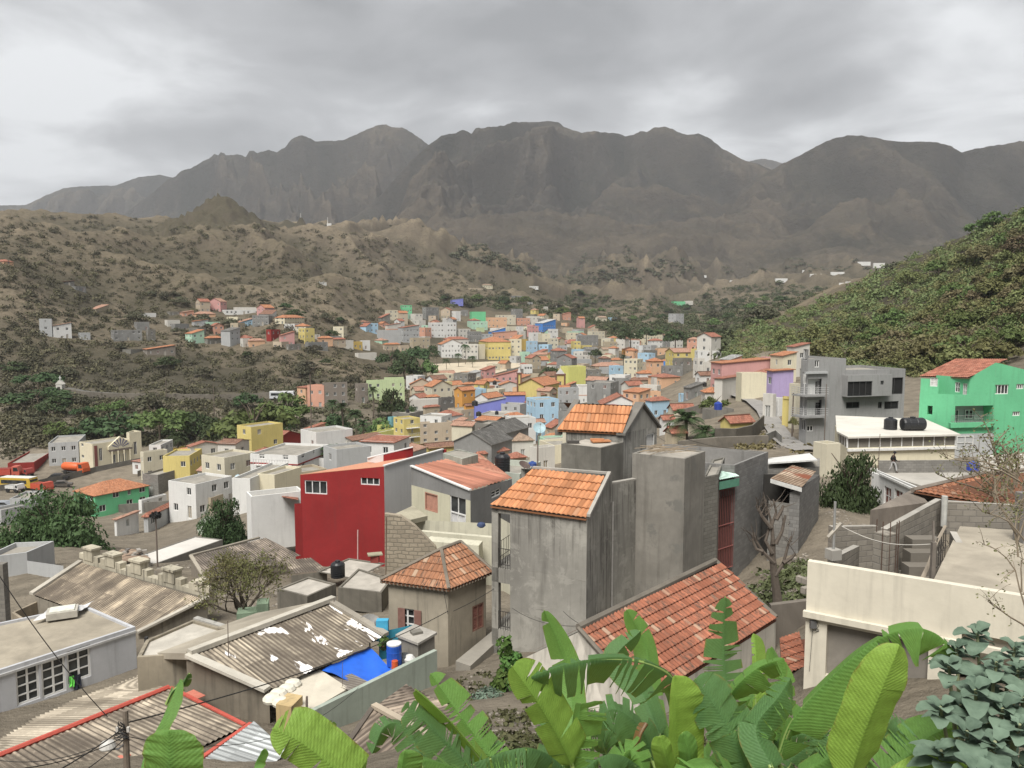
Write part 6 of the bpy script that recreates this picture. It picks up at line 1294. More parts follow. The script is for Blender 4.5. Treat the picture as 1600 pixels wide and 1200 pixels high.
 for(x0,y0,x1,y1,col,lab)in((108,1056,115,1074,(.18,.75,.12),'neon green shirt hanging from the window sill'),(115,1054,126,1080,(.02,.025,.04),'black clothes hanging from the window sill')):
  r_=rect_px(A,B,x0,y0,x1,y1);s=MB();rows=[]
  for i in range(6):rows.append([A_+d*(r_[0]+(r_[1]-r_[0])*j/5)+n*(.06+.05*math.sin(j*2.1+i)*i/5)+Z*(r_[3]-(r_[3]-r_[2])*i/5*(1-.18*(j%2)))for j in range(6)])
  s.grid(rows);s.grid([[p-n*.03 for p in q_]for q_ in rows]);tag(s.build('clothes',simple(col,.9),origin=tuple(rows[0][0])),lab,'clothes')
 for(px,py,wd,ht,col,lab,kind)in((160,1085,.42,1.15,(.58,.58,.57),'white door panel leaning against the grey blue wall',0),(172,1080,.5,1.1,(.62,.62,.62),'old white window frame leaning right of the door panel',1),(181,1078,.4,.85,(.30,.15,.07),'brown board leaning behind the old white frame',0)):
  p=at(px,py,34.5+(px-160)*.03);t=thing('leaning_panel',tuple(p),lab,'panel');s=MB();s.box(p,d*wd,-n*.05,Z*ht+(-n)*.25);s.build('panel',simple(col,.7),t)
  if kind:
   s=MB();s.box(p+d*.07+n*.02+Z*.35,d*(wd-.14),-n*.05,Z*(ht-.45)+(-n)*.18);s.build('pane',GLASS(),t)
 random.seed(4)
 for k in range(9):
  p=at(186+k*5,1072+random.uniform(-8,4)-k,35);s=MB();s.cbox(p,random.uniform(.15,.5),random.uniform(.1,.3),random.uniform(.05,.25),random.random()*3);tag(s.build('scrap',simple(random.choice([(.1,.09,.08),(.3,.3,.3),(.12,.08,.06),(.25,.05,.05)]),.8),origin=tuple(p)),'piece of scrap in the junk heap beside the grey blue house','scrap','junk heap pieces')
 rt=thing('house',tuple(at(15,940,40)),'weathered block wall and hollow yard at the far left edge','house');a,b=at(-40,985,38),at(14,982,38.2);w=MB();w.box(Vector((a.x,a.y,-19)),Vector((b.x-a.x,0,0)),Vector((0,.4,0)),Z*(at(10,882,38).z+19));w.build('wall',blocks((.24,.225,.2)),rt)
 rt=thing('house',tuple(at(60,925,55)),'pale grey wall house in front of the big round tree','house');zt=at(40,862,58).z;t3=corners(zt,(-30,872),(42,863),(98,880));blk(rt,[tuple(t3[0].xy),tuple(t3[1].xy),(t3[1].x+.3,t3[1].y+3),(t3[0].x,t3[0].y+4)],-24,zt,None,wallmat('lgrey'));a,b=at(42,876,57.5),at(99,884,54);w=MB();facade(w,a.xy,b.xy,-24,a.z,z1b=b.z);w.build('garden_wall',wallmat('lgrey'),rt)
 rt=thing('yard_room',tuple(at(70,960,44)),'hollow roofless brown room left of the skylight box','room');zt=at(60,960,43).z;t3=corners(zt,(18,957),(60,985),(130,950));blk(rt,quad_back(*[tuple(p.xy)for p in t3]),zt-2.5,zt,None,plaster((.34,.29,.22),.5,.4,key='yr'),par=.9);
# big corrugated roof with crenellated wall
 zt=at(129,880,48).z;TL=at(129,880,48);TR=atz(323,934,zt);BR=at(216,988,39.6);BL=atz(54,930,BR.z);rt=thing('warehouse',tuple(BR-Z*2),'old warehouse with a wide dirty corrugated roof and crenellated parapet','warehouse')
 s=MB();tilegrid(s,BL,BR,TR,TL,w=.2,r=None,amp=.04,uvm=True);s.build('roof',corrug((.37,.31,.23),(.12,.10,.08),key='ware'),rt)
 w=MB();facade(w,BL.xy,BR.xy,-21,BL.z-.05);facade(w,BR.xy,TR.xy,-21,BR.z-.05,z1b=TR.z);facade(w,TR.xy,TL.xy,-21,TR.z);facade(w,TL.xy,BL.xy,-21,TL.z,z1b=BL.z);w.build('wall',plaster((.30,.27,.22),.5,.5,key='ww'),rt)
 bar(BR+Vector((0,-.1,0)),TR+Vector((.1,0,0)),.3,.12,'end_cap',plaster((.45,.42,.36),.4,.1,key='ec'),rt);bar(BL+Vector((-.2,0,.02)),TL+Vector((-.2,.1,.02)),.35,.15,'left_cap',plaster((.45,.42,.36),.4,.1,key='ec'),rt)
 s=MB();d=(TR-TL);L0=d.length;dn=d.normalized();nn=Vector((-dn.y,dn.x,0));PWt=plaster((.50,.46,.36),.45,.9,key='mer')
 s.box(TL-Z*1+nn*.05,d,nn*.45,Z*1.25);s.build('parapet',PWt,rt)
 for k,(fr,ww,hh)in enumerate(((.05,.95,.95),(.24,.95,.9),(.46,1.0,.95),(.72,1.0,.95),(.94,.7,.6))):
  s=MB();p=TL+d*fr+nn*.28;yaw=math.atan2(dn.y,dn.x);s.cbox(p+Z*.25,ww,.55,hh*.75,yaw);s.cbox(p+Z*(.25+hh*.75),ww+.15,.7,.13,yaw)
  for side in(-1,1):q=p+dn*side*(ww*.5+.3);s.cbox(q+Z*.25,.5,.45,.35,yaw)
  s.build('merlon',PWt,rt)
 zt=at(250,1005,31.5).z;rt=thing('annex',tuple(at(250,1060,31)),'flat roofed annex with whitish patched concrete between the two corrugated roofs','annex');zt=at(290,1021,29.5).z;pts=corners(zt,(214,1027),(292,1022),(362,985),(302,968),(228,1000));blk(rt,[tuple(p.xy)for p in pts],-17,zt,None,plaster((.34,.30,.23),.5,.6,key='an'),par=.1,dmat=plaster((.50,.47,.41),.35,0,big=.8,key='and'))
 s=MB();p=at(229,1008,31);s.cbox(p,.12,.12,.35);s.build('vent_pipe',simple((.03,.03,.03),.6),rt)
# red edged corrugated roof bottom left
 RR=at(264,1077,28);RL=at(-60,1208,22.6);RL.z=RR.z;RL=atz(-60,1208,RR.z);ER=at(380,1136,24.5);fd=v2(RL)-v2(RR);EL=Vector((ER.x+fd.x,ER.y+fd.y,ER.z));rt=thing('house',tuple(ER-Z*3),'long corrugated roof with red painted ridge and edge at the bottom left','house')
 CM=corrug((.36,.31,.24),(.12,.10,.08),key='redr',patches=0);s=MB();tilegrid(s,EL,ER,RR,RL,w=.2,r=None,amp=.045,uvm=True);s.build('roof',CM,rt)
 bk1=at(213,1053,34.4);bk0=Vector((bk1.x+fd.x,bk1.y+fd.y,bk1.z));s=MB();tilegrid(s,bk0,bk1,RR-Z*.02,RL-Z*.02,w=.2,r=None,amp=.045,uvm=True);s.build('rear_roof',corrug((.44,.39,.31),(.2,.17,.13),key='redr2',grime=.3),rt)
 RD=simple((.44,.085,.06),.7);s=MB();s.tube([RL+Z*.09,RR+Z*.09],.09,6);s.build('red_ridge',RD,rt);bar(RR+Vector((.06,0,.05)),ER+Vector((.06,0,.05)),.13,.06,'red_verge',RD,rt)
 w=MB();facade(w,EL.xy,ER.xy,-18,ER.z-.05);facade(w,ER.xy,v2(RR),-18,ER.z-.03,z1b=RR.z);facade(w,v2(RR),bk1.xy,-18,RR.z-.02,z1b=bk1.z);w.build('wall',plaster((.33,.27,.22),.4,.5,key='rw'),rt)
 for(px,py,Y,lx)in((300,1092,27.0,.9),(297,1122,25.9,.8),(187,1190,22.9,.3)):
  p=at(px,py,Y)+Z*.1;s=MB();a=(ER-RR).normalized();s.box(p-a*lx/2,a*lx,(RR-RL).normalized()*.3,Z*.03);tag(s.build('loose_sheet',simple((.5,.17,.12),.8),origin=tuple(p)),'faded red sheet patch lying on the red edged corrugated roof','sheet','faded red sheet patches')
 a,b=at(400,1143,23.2),at(430,1160,22.2);rt=thing('lean_to',tuple(at(370,1180,22.5)),'blue grey corrugated lean-to roof below the red edged roof','lean-to');s=MB();tilegrid(s,at(345,1262,19.6),at(450,1175,21.6),at(392,1135,23.7),at(300,1200,21.6),w=.1,r=None,amp=.025,uvm=True,n=4);s.build('roof',corrug((.36,.38,.38),(.24,.25,.25),key='bg',grime=.25),rt);bar(at(392,1135,23.7)+Z*.08,at(300,1200,21.6)+Z*.08,.14,.06,'red_edge',RD,rt)
 w=MB();facade(w,at(345,1262,19.6).xy,at(450,1175,21.6).xy,-18,at(450,1180,21.6).z);w.build('wall',plaster((.3,.3,.29),.4,.4),rt)
# corrugated shed bottom centre
 a=at(584,1107,20.5);rt=thing('shed',tuple(a-Z*2.5),'small shed with dark corrugated gable roof below the pale green wall','shed');b=at(655,1144,18.3);b.z=a.z;b=atz(655,1146,a.z);rd=v2(b)-v2(a);b=Vector((a.x+rd.x*2.0,a.y+rd.y*2.0,a.z));lo=at(530,1184,18.8);lo2=Vector((lo.x+rd.x*2,lo.y+rd.y*2,lo.z))
 s=MB();tilegrid(s,lo,lo2,b,a,w=.2,r=None,amp=.045,uvm=True);s.build('roof',corrug((.34,.28,.22),(.10,.08,.065),key='shed'),rt);bar(a+Z*.05,b+Z*.05,.18,.1,'ridge',plaster((.42,.36,.28),.3,.1,key='shr'),rt)
 rb=Vector((2*a.x-lo.x,2*a.y-lo.y+.5,lo.z));s=MB();tilegrid(s,Vector((rb.x+rd.x*2,rb.y+rd.y*2,rb.z)),rb,a-Z*.01,b-Z*.01,w=.2,r=None,amp=.045,uvm=True);s.build('rear_roof',corrug((.34,.28,.22),(.10,.08,.065),key='shed'),rt)
 w=MB();w.poly([(lo.x,lo.y,lo.z-.1),(lo.x,lo.y,-16),(rb.x,rb.y,-16),(rb.x,rb.y,rb.z-.1),(a.x,a.y,a.z-.08)][::-1]);facade(w,lo.xy,lo2.xy,-16,lo.z-.08);w.build('wall',plaster((.1,.085,.07),.3,.3,key='shw'),rt);bar(lo+Z*.03,a+Z*.04,.14,.07,'verge',simple((.10,.085,.07),.9),rt)
# tiled house, right foreground
 rL=at(903.5,983,24);rR=atz(1118,878,rL.z);ze=rL.z-1.5;eL=atz(1005,1098,ze);eR=atz(1213,967,ze);rt=thing('house',tuple(eL-Z*3),'low white house with a broad weathered red tiled roof behind the banana leaves','house')
 s=MB();tilegrid(s,eL,eR,rR,rL,w=.2,r=.34,amp=.07,lip=.05);s.build('roof',RT,rt);bl_=at(800,1033,25);bl_.z=ze;bl_=atz(800,1033,ze);br_=bl_+(rR-rL)
 s=MB();s.poly([br_,bl_,rL,rR]);s.poly([p-Z*.1 for p in(rR,rL,bl_,br_)]);s.build('rear_roof',RT,rt)
 s=MB();MG=plaster((.20,.18,.15),.6,0,key='moss');s.tube([rL+Z*.06,rL.lerp(rR,.5)+Z*.06,rR+Z*.06],.12,7);s.tube([rR+Z*.05,eR+Z*.06],.10,6);s.tube([rL+Z*.05,eL+Z*.06],.08,6);s.build('ridge',MG,rt)
 w=MB();ww=plaster((.55,.52,.46),.3,.6,key='tw');g0,g1=v2(bl_),v2(eL);a0=Vector((g0.x,g0.y,-15));k_=.12;w.poly([(g0.x,g0.y,-15),(g1.x,g1.y,-15),(g1.x,g1.y,ze-.1),(rL.x,rL.y,rL.z-.1),(g0.x,g0.y,ze-.1)]);facade(w,g1,eR.xy,-15,ze-.1);facade(w,eR.xy,br_.xy,-15,ze-.1);w.poly([(eR.x,eR.y,ze-.1),(br_.x,br_.y,ze-.1),(rR.x,rR.y,rR.z-.1)]);w.build('wall',ww,rt)
 rt=thing('house',tuple(at(1245,1010,26)),'small red tiled lean-to beside the cream house corner','lean-to');s=MB();tilegrid(s,at(1222,1058,22.5),at(1262,1043,23.3),at(1262,995,26),at(1218,998,25.6),w=.2,r=.36,amp=.05,n=5);s.build('roof',RT,rt);w=MB();facade(w,at(1222,1060,22.5).xy,at(1262,1045,23.3).xy,-14,at(1240,1056,22.9).z);w.build('wall',DCONC,rt)
 rt=thing('wall',tuple(at(1235,960,28)),'rough brown grey plot wall left of the cream house','wall');w=MB();a,b=at(1205,946,29),at(1264,938,29.5);w.box(Vector((a.x,a.y,-13)),Vector((b.x-a.x,b.y-a.y,0)),Vector((0,.25,0)),Z*(a.z+13));w.build('wall_face',plaster((.22,.195,.165),.45,.3,key='plot'),rt)
 make_near2()
def make_near2():
 Z=Vector((0,0,1));PK=plaster((.40,.38,.34),.4,.2,key='pk')
# cream house with roof terrace (right)
 c0=at(1262,877,20);z=c0.z;c1=atz(1456,910,z);c2=atz(1760,958,z);rt=thing('house',(c0.x,c0.y,-12),'cream house with a plain parapet and unfinished roof terrace at the right','house')
 CW=plaster((.62,.58,.48),.17,.2,big=.3,key='crm');dv=(v2(c2)-v2(c0)).normalized();nb=Vector((-dv.y,dv.x));zl=at(1262,955,20).z
 A,B=v2(c0),v2(c2);w=MB();facade(w,A,B,-12,z,[rect_px(A,B,1290,991,1450,1075),rect_px(A,B,1500,1000,1640,1090)],dep=1.6)
 facade(w,v2(c0)+nb*.22,v2(c0),-12,z);facade(w,v2(c1)+nb*.22,v2(c0)+nb*.22,zl,z);w.poly([(*A,z),(*B,z),(*(B+nb*.22),z),(*(A+nb*.22),z)])
 lft=A+nb*6;facade(w,lft,A+nb*.22,-12,zl);w.build('wall',CW,rt)
 fl=[tuple(v2(c1)+nb*.2),tuple(v2(c2)+nb*.2),tuple(v2(atz(1760,838,z))),tuple(v2(atz(1500,824,z-.1)))]
 s=MB();s.prism(fl,z-2.2,z-.06,cap=True);s.build('terrace_floor',plaster((.40,.36,.29),.45,0,big=.5,key='tfl'),rt)
 s=MB();s.prism([tuple(A+nb*.2),tuple(v2(c1)+nb*.2),tuple(v2(atz(1500,824,z))),tuple(v2(atz(1392,826,z))),tuple(A+nb*5)],-12,z-1.6);s.build('lower_floor',plaster((.25,.23,.2),.4,0,key='lf'),rt)
 n3=Vector((dv.y,-dv.x,0));s=MB();s.box(Vector((*A,zl-.12))+n3*.14-Vector((*dv,0))*.05,Vector((*(B-A),0)),-n3*.135,Z*.16);s.build('ledge',CW,rt)
 s=MB();r_=rect_px(A,B,1290,991,1450,1075);s.box(Vector((*(A+dv*r_[0]+nb*1.62),r_[2]-1)),Vector((*(dv*6),0)),Vector((*(nb*.05),0)),Z*3);s.build('porch_wall',plaster((.33,.24,.2),.3,.2,key='pw'),rt)
 s=MB();p=at(1271,980,19.9);s.cbox(p+n3*.05,.16,.1,.2);o=s.build('meter_box',simple((.12,.12,.12),.5),rt);s=MB();random.seed(8)
 for k in range(5):a=[random.uniform(-.12,.12)for _ in range(8)];s.tube([p+n3*.1+Vector((.18+.12*math.cos(i)+a[i],0,.05+.14*math.sin(i)))for i in range(8)],.006,3,cap=False)
 s.tube([p+n3*.08,p+n3*.08+Vector((-.05,0,-1.2))],.008,3);s.build('cable_tangle',simple((.03,.03,.03),.6),rt)
 BM=blocks((.30,.275,.235),(.2,.185,.165),.42,.2,.45)
 def bwall(a,b,zb,lab,th=.18,name='block_wall'):
  t=thing(name,tuple(a),lab,'wall');w=MB();d=Vector((b.x-a.x,b.y-a.y,0));n_=Vector((-d.y,d.x,0)).normalized()*th;L=d.length
  P=[a,b];q=[Vector((a.x,a.y,zb)),Vector((b.x,b.y,zb))];w.poly([q[0],q[1],b,a],0,[(0,zb),(L,zb),(L,b.z),(0,a.z)]);w.poly([q[1]+n_,q[0]+n_,a+n_,b+n_],0,[(0,zb),(L,zb),(L,a.z),(0,b.z)]);w.poly([a,b,b+n_,a+n_],1);w.poly([q[0]+n_,q[0],a,a+n_],0,[(0,zb),(th,zb),(th,a.z),(0,a.z)]);w.poly([q[1],q[1]+n_,b+n_,b],0,[(0,zb),(th,zb),(th,b.z),(0,b.z)]);w.build('masonry',[BM,PK],t);return t
 bwall(at(1474,783,24.3),at(1760,800,24.0),-7,'rear block wall of the roof terrace with pale mortar top')
 bwall(at(1386,827,21.6),at(1471,780,24.6),-8.2,'block wall sloping down towards the rebar pillar')
 bwall(at(1304,872,20.9),at(1343,853,22.5),-8.4,'low block wall behind the cream parapet')
 bwall(at(1300,823,26),at(1372,822,26.5),-9.5,'long block wall at the foot of the dark green tree')
 t=thing('pillar',tuple(at(1380,890,20.6)),'unfinished block pillar with thin steel bars rising from it','pillar');p=at(1381,888,20.8);s=MB();s.cbox(Vector((p.x,p.y,-8)),.42,.42,at(1381,832,20.8).z+8,.5);s.build('masonry',BM,t);s=MB()
 for dx,dy in((-.17,-.2),(.02,-.23),(.2,-.22),(.32,-.1),(-.22,.05)):s.tube([(p.x+dx,p.y+dy,-7.8),(p.x+dx,p.y+dy,at(1381,812,20.8).z)],.012,4)
 s.build('rebar',simple((.09,.05,.035),.8),t)
 t=thing('staircase',tuple(at(1440,905,20)),'short concrete stair between the block walls on the roof','stairs')
 for k in range(6):
  s=MB();a=at(1415+k*2,905-k*9,19.9+k*.42);b=at(1462+k*2,905-k*9,19.9+k*.42);s.box(Vector((a.x,a.y,z-1.8)),b-a,Vector((0,.46,0)),Z*(.18+.27*(k+1)));s.build('step',plaster((.22,.20,.17),.4,0,key='stp'),t)
 t=thing('post',tuple(at(1456,910,19.1)),'square dark wooden post standing on the cream parapet','post');p=at(1456,911,19.15);s=MB();s.cbox(p,.1,.1,at(1456,847,19.15).z-p.z);s.tube([p+Z*1.0,p+Vector((.02,.1,1.6))],.03,5);s.build('shaft',simple((.16,.14,.12),.8),t)
 t=thing('log_pole',tuple(at(1440,905,19.5)),'crooked pale pole leaning by the stair against the block wall','pole');s=MB();s.tube([at(1441,905,19.4),at(1452,880,19.6),at(1462,850,20),at(1477,822,20.4)],[.06,.05,.045,.04],6);s.build('shaft',simple((.28,.24,.19),.9),t)
 t=thing('iron_gate',tuple(at(1468,880,20.2)),'scrap wrought iron gate leaning on the stair edge','gate');a=at(1462,888,20);b=at(1476,872,21);s=MB();
 for k in range(5):q=a.lerp(b,k/4);s.tube([q,q+Z*.8],.012,4);s.tube([q+Vector((.09*math.cos(i),0,.4+.12*math.sin(i)))for i in range(7)],.009,3,cap=False)
 s.tube([a,b],.015,4);s.tube([a+Z*.8,b+Z*.8],.015,4);s.build('bars',simple((.05,.045,.04),.7),t)
 bwall(at(1484,830,22.6),at(1502,862,21.4),-7.2,'short block stub beside the terrace stair')
 t=thing('post',tuple(at(1302,868,21)),'steel tube post with a crossed plank standing in a concrete block','post');p=at(1302,865,20.6);s=MB();s.tube([p,p+Z*1.45],.035,6);s.build('shaft',simple((.34,.34,.33),.5,metal=.3),t);s=MB();s.cbox(p-Z*.15,.32,.3,.28,.3);s.build('base_block',plaster((.42,.40,.36),.3,0,key='bb'),t);s=MB();s.tube([p+Vector((-.15,0,.45)),p+Vector((.2,0,.85))],.06,4);s.build('plank',simple((.36,.33,.28),.8),t)
 t=thing('post',tuple(at(1475,818,24)),'whitewashed round post in the corner of the block walls','post');p=at(1474,822,24);s=MB();s.tube([p,Vector((p.x,p.y,at(1474,775,24).z))],.09,8);s.build('shaft',simple((.45,.45,.42),.8),t)
 t=thing('wire',tuple(at(1350,835,21)),'thin pale wire sagging between the post and the gate','wire');s=MB();a,b=at(1302,815,20.7),at(1455,850,19.3);s.tube([a.lerp(b,k/12)-Z*.25*math.sin(math.pi*k/12)for k in range(13)],.009,3);s.build('cable',simple((.5,.48,.44),.6),t)
 t=thing('pier',tuple(at(1595,860,22)),'grey block pier at the right edge of the terrace','pier');p=at(1597,855,22);s=MB();s.cbox(Vector((p.x,p.y,-7)),.3,.4,at(1597,770,22).z+7,.1);s.build('masonry',plaster((.22,.21,.2),.4,.2),t)
 random.seed(12)
 for k in range(26):
  px,py=random.choice(((1275,855),(1345,868),(1360,862),(1290,848),(1420,842),(1262,868)));p=at(px+random.uniform(-10,12),py+random.uniform(-4,14),random.uniform(21,22.5));p.z=z-1.55+random.uniform(0,.5);s=MB();s.cbox(p,random.uniform(.15,.4),random.uniform(.1,.2),random.uniform(.1,.2),random.random()*3);tag(s.build('loose_block',BM,origin=tuple(p)),'loose concrete block lying in the rubble behind the cream parapet','block','loose concrete blocks')
# red house
 Y=60;c=at(600,729,Y);L=atz(470,741,at(470,741,60).z);pL=at(469,742,Y+1.5);rt=thing('house',(c.x,c.y,-19.5),'big dark red house with two white framed windows and white side wall','house')
 RW=plaster((.27,.028,.029),.22,.14,big=.3,key='redw');WW=plaster((.60,.60,.59),.08,.08,key='whw');A,B=v2(pL),v2(c);H=[(rect_px(A,B,476,751,511,772),(3,1)),(rect_px(A,B,563.5,742,593,758),(3,1))]
 w=MB();facade(w,A,B,-22,pL.z,[h[0]for h in H],z1b=c.z);w.build('front_wall',RW,rt)
 for h,e in H:window(rt,A,B,h,'w',dep=.1,nx=3,ny=1,fcol=(.66,.66,.66))
 a2=at(459,787,Y+.2);w=MB();dx=(B-A).normalized();P0=v2(at(460,787,Y+1.3));facade(w,P0-Vector((0,.02)),A+Vector((.1,-.02)),-22,at(460,787,Y+1.3).z);w.build('side_step_wall',RW,rt)
 r1=at(692,703,67);w=MB();facade(w,B,v2(r1),-22,c.z,z1b=r1.z);w.build('white_side_wall',WW,rt)
 lay([at(469,741,61.5),at(600,728.5,60),at(660,715,64.5),at(600,716,70),at(520,735,68)],'roof',simple((.55,.26,.16),.7),rt,.05)
 s=MB();p1,p2=at(599,711,66),at(645,699,67);s.poly([p1-Z*.8,p2-Z*1.0,p2,p1]);s.poly([p1+Vector((0,.2,0)),p2+Vector((0,.2,0)),p2+Vector((0,.2,-1)),p1+Vector((0,.2,-.8))]);s.build('red_parapet',RW,rt);s=MB();p0=at(574,716,65.8);s.poly([p0-Z*.3,p1-Z*.8-Vector((.01,0,0)),p1-Vector((.01,0,0)),p0]);s.build('white_parapet',WW,rt)
 bar(p0,p2,.25,.07,'coping',WW,rt);bar(c+Z*.02,r1+Z*.02,.25,.1,'white_coping',WW,rt);s=MB();s.tube([at(559,828,59.3),at(559,886,59.3)],.05,5);s.build('pipe',simple((.55,.40,.38),.6),rt)
 s=MB();q=at(692,703,67);s.box(q-Z*1.5,Vector((.3,0,0)),Vector((0,.3,0)),Z*1.5);s.build('red_end',RW,rt)
 t=town(392,394,468,776,842,80,'F',0,'white','w','plain white house wall left of the big dark red house',Y=66,wins=(0,0))
 s=MB();lay([at(440,776,66.5),at(466,781,66),at(466,770,72),at(446,770,72)],'roof_patch',tiles(ROOF['r'],.2,fine=True),t,.05)
# grey house with salmon ribbed roof behind
 cN=at(735,767,52);eL=at(642.5,729,57);eR=at(800,748,58);bL=at(690,706,63);bR=at(765,712,66)
 zc=cN.z;rt=thing('house',(cN.x,cN.y,-17),'grey plastered house with ribbed salmon roof and cream terrace','house')
 s=MB();tilegrid(s,cN+Z*.02,eR+Z*.02,bR,eL,w=.62,r=None,amp=.09,n=8);s.build('roof',tiles((.42,.18,.12),.35,key='rib'),rt)
 GW=plaster((.25,.25,.245),.25,.2,key='gh');CR=plaster((.55,.53,.40),.15,.15,key='gc');A,B=v2(eL),v2(cN);zj=at(690,772,54).z
 H=[(rect_px(A,B,664,771,684,799),'r'),(rect_px(A,B,703,775,728,821),'w')];s=MB();facade(s,A,B,-19,zj,[h[0]for h in H]);
 w=MB();m_=A.lerp(B,.0);w.poly([(A.x,A.y,zj),(B.x,B.y,zj),(B.x,B.y,cN.z-.03),(A.x,A.y,eL.z-.03)],0);w.build('upper_wall',GW,rt);s.build('wall',CR,rt)
 window(rt,A,B,H[0][0],'r',dep=.05,nx=1,ny=1,fcol=(.42,.22,.16),shut=(.42,.22,.16));window(rt,A,B,H[1][0],'w',dep=.1,nx=2,ny=1)
 r_=H[1][0];window(rt,A,B,(r_[0]+.05,r_[1]-.05,r_[2],r_[2]+(r_[3]-r_[2])*.42),'d',dep=.06,nx=2,ny=1,shut=(.6,.6,.6))
 h2=rect_px(B,v2(eR),768,765,782,776);s=MB();facade(s,B,v2(eR),-19,cN.z-.02,[h2],z1b=eR.z-.02);s.build('side_wall',GW,rt);window(rt,B,v2(eR),h2,'w',dep=.1)
 bar(eL+Z*.02,cN+Z*.02,.25,.09,'verge',WW,rt)
 zt=at(730,717,60).z;t3=corners(zt,(692,708),(722,717),(747,710));b_=thing('cistern',tuple(t3[1]-Z),'pale green square cistern on the salmon ribbed roof','cistern');blk(b_,quad_back(*[tuple(p.xy)for p in t3]),zt-1.4,zt,None,plaster((.40,.42,.36),.35,.6,key='pg'),par=.04)
 p=at(785,737,62);water_tank(p.x,p.y,p.z,.62,1.55,'tall black ribbed water tank behind the salmon ribbed roof')
 rt=thing('terrace',tuple(at(800,745,62)),'pale green parapet terrace around the tall black tank','terrace');a,b,c_=at(762,736,62.5),at(812,742,60.5),at(845,728,66);blk(rt,[tuple(v2(a)),tuple(v2(b)),tuple(v2(c_)),(a.x+1,c_.y+1)],-19,a.z+.15,None,plaster((.45,.48,.42),.2,.2,key='pt'),par=.5)
 rt=thing('wall',tuple(at(640,880,46)),'ruined stone gable wall between the red house and the hipped cottage','wall');pts=[at(601,886,46),at(700,872,45.5),at(680,855,45.6),at(648,822,45.8),at(625,806,45.9),at(601,803,46)];s=MB();pts[0].z=pts[1].z=-17;UV=[((p-pts[0]).x,p.z)for p in pts];s.poly(pts,0,UV);s.poly([p+Vector((0,.4,0))for p in reversed(pts)],0,UV[::-1])
 for i in range(6):s.poly([pts[i]+Vector((0,.4,0)),pts[(i+1)%6]+Vector((0,.4,0)),pts[(i+1)%6],pts[i]])
 s.build('masonry',blocks((.36,.31,.24),(.2,.18,.14),.38,.2,.5,stone=True),rt)
 rt=thing('terrace',tuple(at(700,860,47)),'pale cream terrace wall with a worn slab behind the hipped cottage','terrace');CR2=plaster((.56,.54,.43),.2,.3,key='c2');
 a,b=at(655,830,48),at(775,838,46.5);w=MB();w.box(Vector((a.x,a.y,-18)),Vector((b.x-a.x,b.y-a.y,0)),Vector((.2,.3,0)),Z*(a.z+18));w.build('wall_face',CR2,rt)
 a,b=at(665,845,46.2),at(748,852,45.2);w=MB();w.box(Vector((a.x,a.y,-18)),Vector((b.x-a.x,b.y-a.y,0)),Vector((.2,1.0,0)),Z*(a.z+18));w.build('step_wall',CR2,rt)
 a,b=at(612,806,50),at(648,790,52);lay([at(610,806,49),at(642,812,48.5),at(668,806,50),at(645,790,53)],'slab',plaster((.40,.37,.28),.35,0,key='slb'),rt,.3)
 w=MB();facade(w,at(640,806,50).xy,at(775,822,49).xy,-18,at(700,815,49.5).z);w.build('inner_wall',CR2,rt);w=MB();facade(w,at(775,825,46).xy,at(799,836,44).xy,-18,at(790,812,45).z);w.build('right_wall',CR2,rt)
 t=thing('bucket',tuple(at(752,821,48)),'dark blue bundle on the cream terrace wall','bundle');s=MB();s.lathe(at(752,824,47.5),[(.15,0),(.28,.1),(.25,.25),(.1,.33)],10);s.build('body',simple((.04,.06,.13),.7),t)
# low roofs between the bare tree and the cottage
 def slabroof(px4,Y0,lab,wc,dcol,zb=-17.5,par=.08,name='building'):
  z=at(px4[1][0],px4[1][1],Y0).z;p=corners(z,*px4);rt=thing(name,(p[1].x,p[1].y,zb+1.5),lab,name.replace('_',' '));blk(rt,[tuple(v2(q))for q in p],zb,z,None,wc,par=par,dmat=dcol);return rt
 DK=plaster((.20,.185,.155),.5,.5,key='lowd');PD=plaster((.46,.43,.38),.4,0,big=.7,key='pd')
 slabroof([(433,920),(480,932),(525,912),(482,901)],43,'low dark room with pale flat concrete roof left of the cottage',DK,PD)
 slabroof([(528,918),(596,926),(612,905),(560,888)],44,'low flat roofed stained room touching the hipped cottage',DK,PD)
 slabroof([(495,893),(555,905),(602,880),(545,872)],50,'flat pale roof strip below the big dark red house',DK,PD)
 p=at(528,901,47);water_tank(p.x,p.y,p.z,.44,1.0,'small black water tank in front of the big dark red house')
 t=thing('chimney',tuple(at(622,880,45)),'little red brick vent with a tin lid beside the stone wall','chimney');p=at(586,878,47);s=MB();s.cbox(p,.5,.4,.45);s.build('stack',simple((.25,.05,.04),.8),t);s=MB();s.cbox(p+Z*.47,.9,.6,.07,.3);s.build('cap',simple((.30,.28,.2),.8),t)
 t=thing('pole',tuple(at(602,885,44)),'thin rusty pole standing before the stone gable wall','pole');s=MB();s.tube([at(603,905,44),at(604,808,44)],.04,5);s.build('shaft',simple((.14,.10,.07),.8),t)
 w=MB();
 rt=thing('warehouse',tuple(at(360,900,58)),'dark corrugated gable roof behind the bare tree','warehouse');a,b,c_,d_=at(322,909,53),at(470,868,58),at(405,842,62),at(298,870,57);s=MB();tilegrid(s,a,b,c_,d_,w=.2,r=None,amp=.045,uvm=True);s.build('roof',corrug((.25,.21,.17),(.08,.07,.06),key='dk1'),rt);w=MB();facade(w,a.xy,b.xy,-23,b.z-.3 if b.z<a.z else a.z-.1);facade(w,d_.xy,a.xy,-23,a.z-.05);w.poly([(d_.x,d_.y,a.z-.05),(a.x,a.y,a.z-.05),(d_.x,d_.y,d_.z)]);w.build('wall',plaster((.25,.22,.18),.4,.4,key='dkw'),rt)
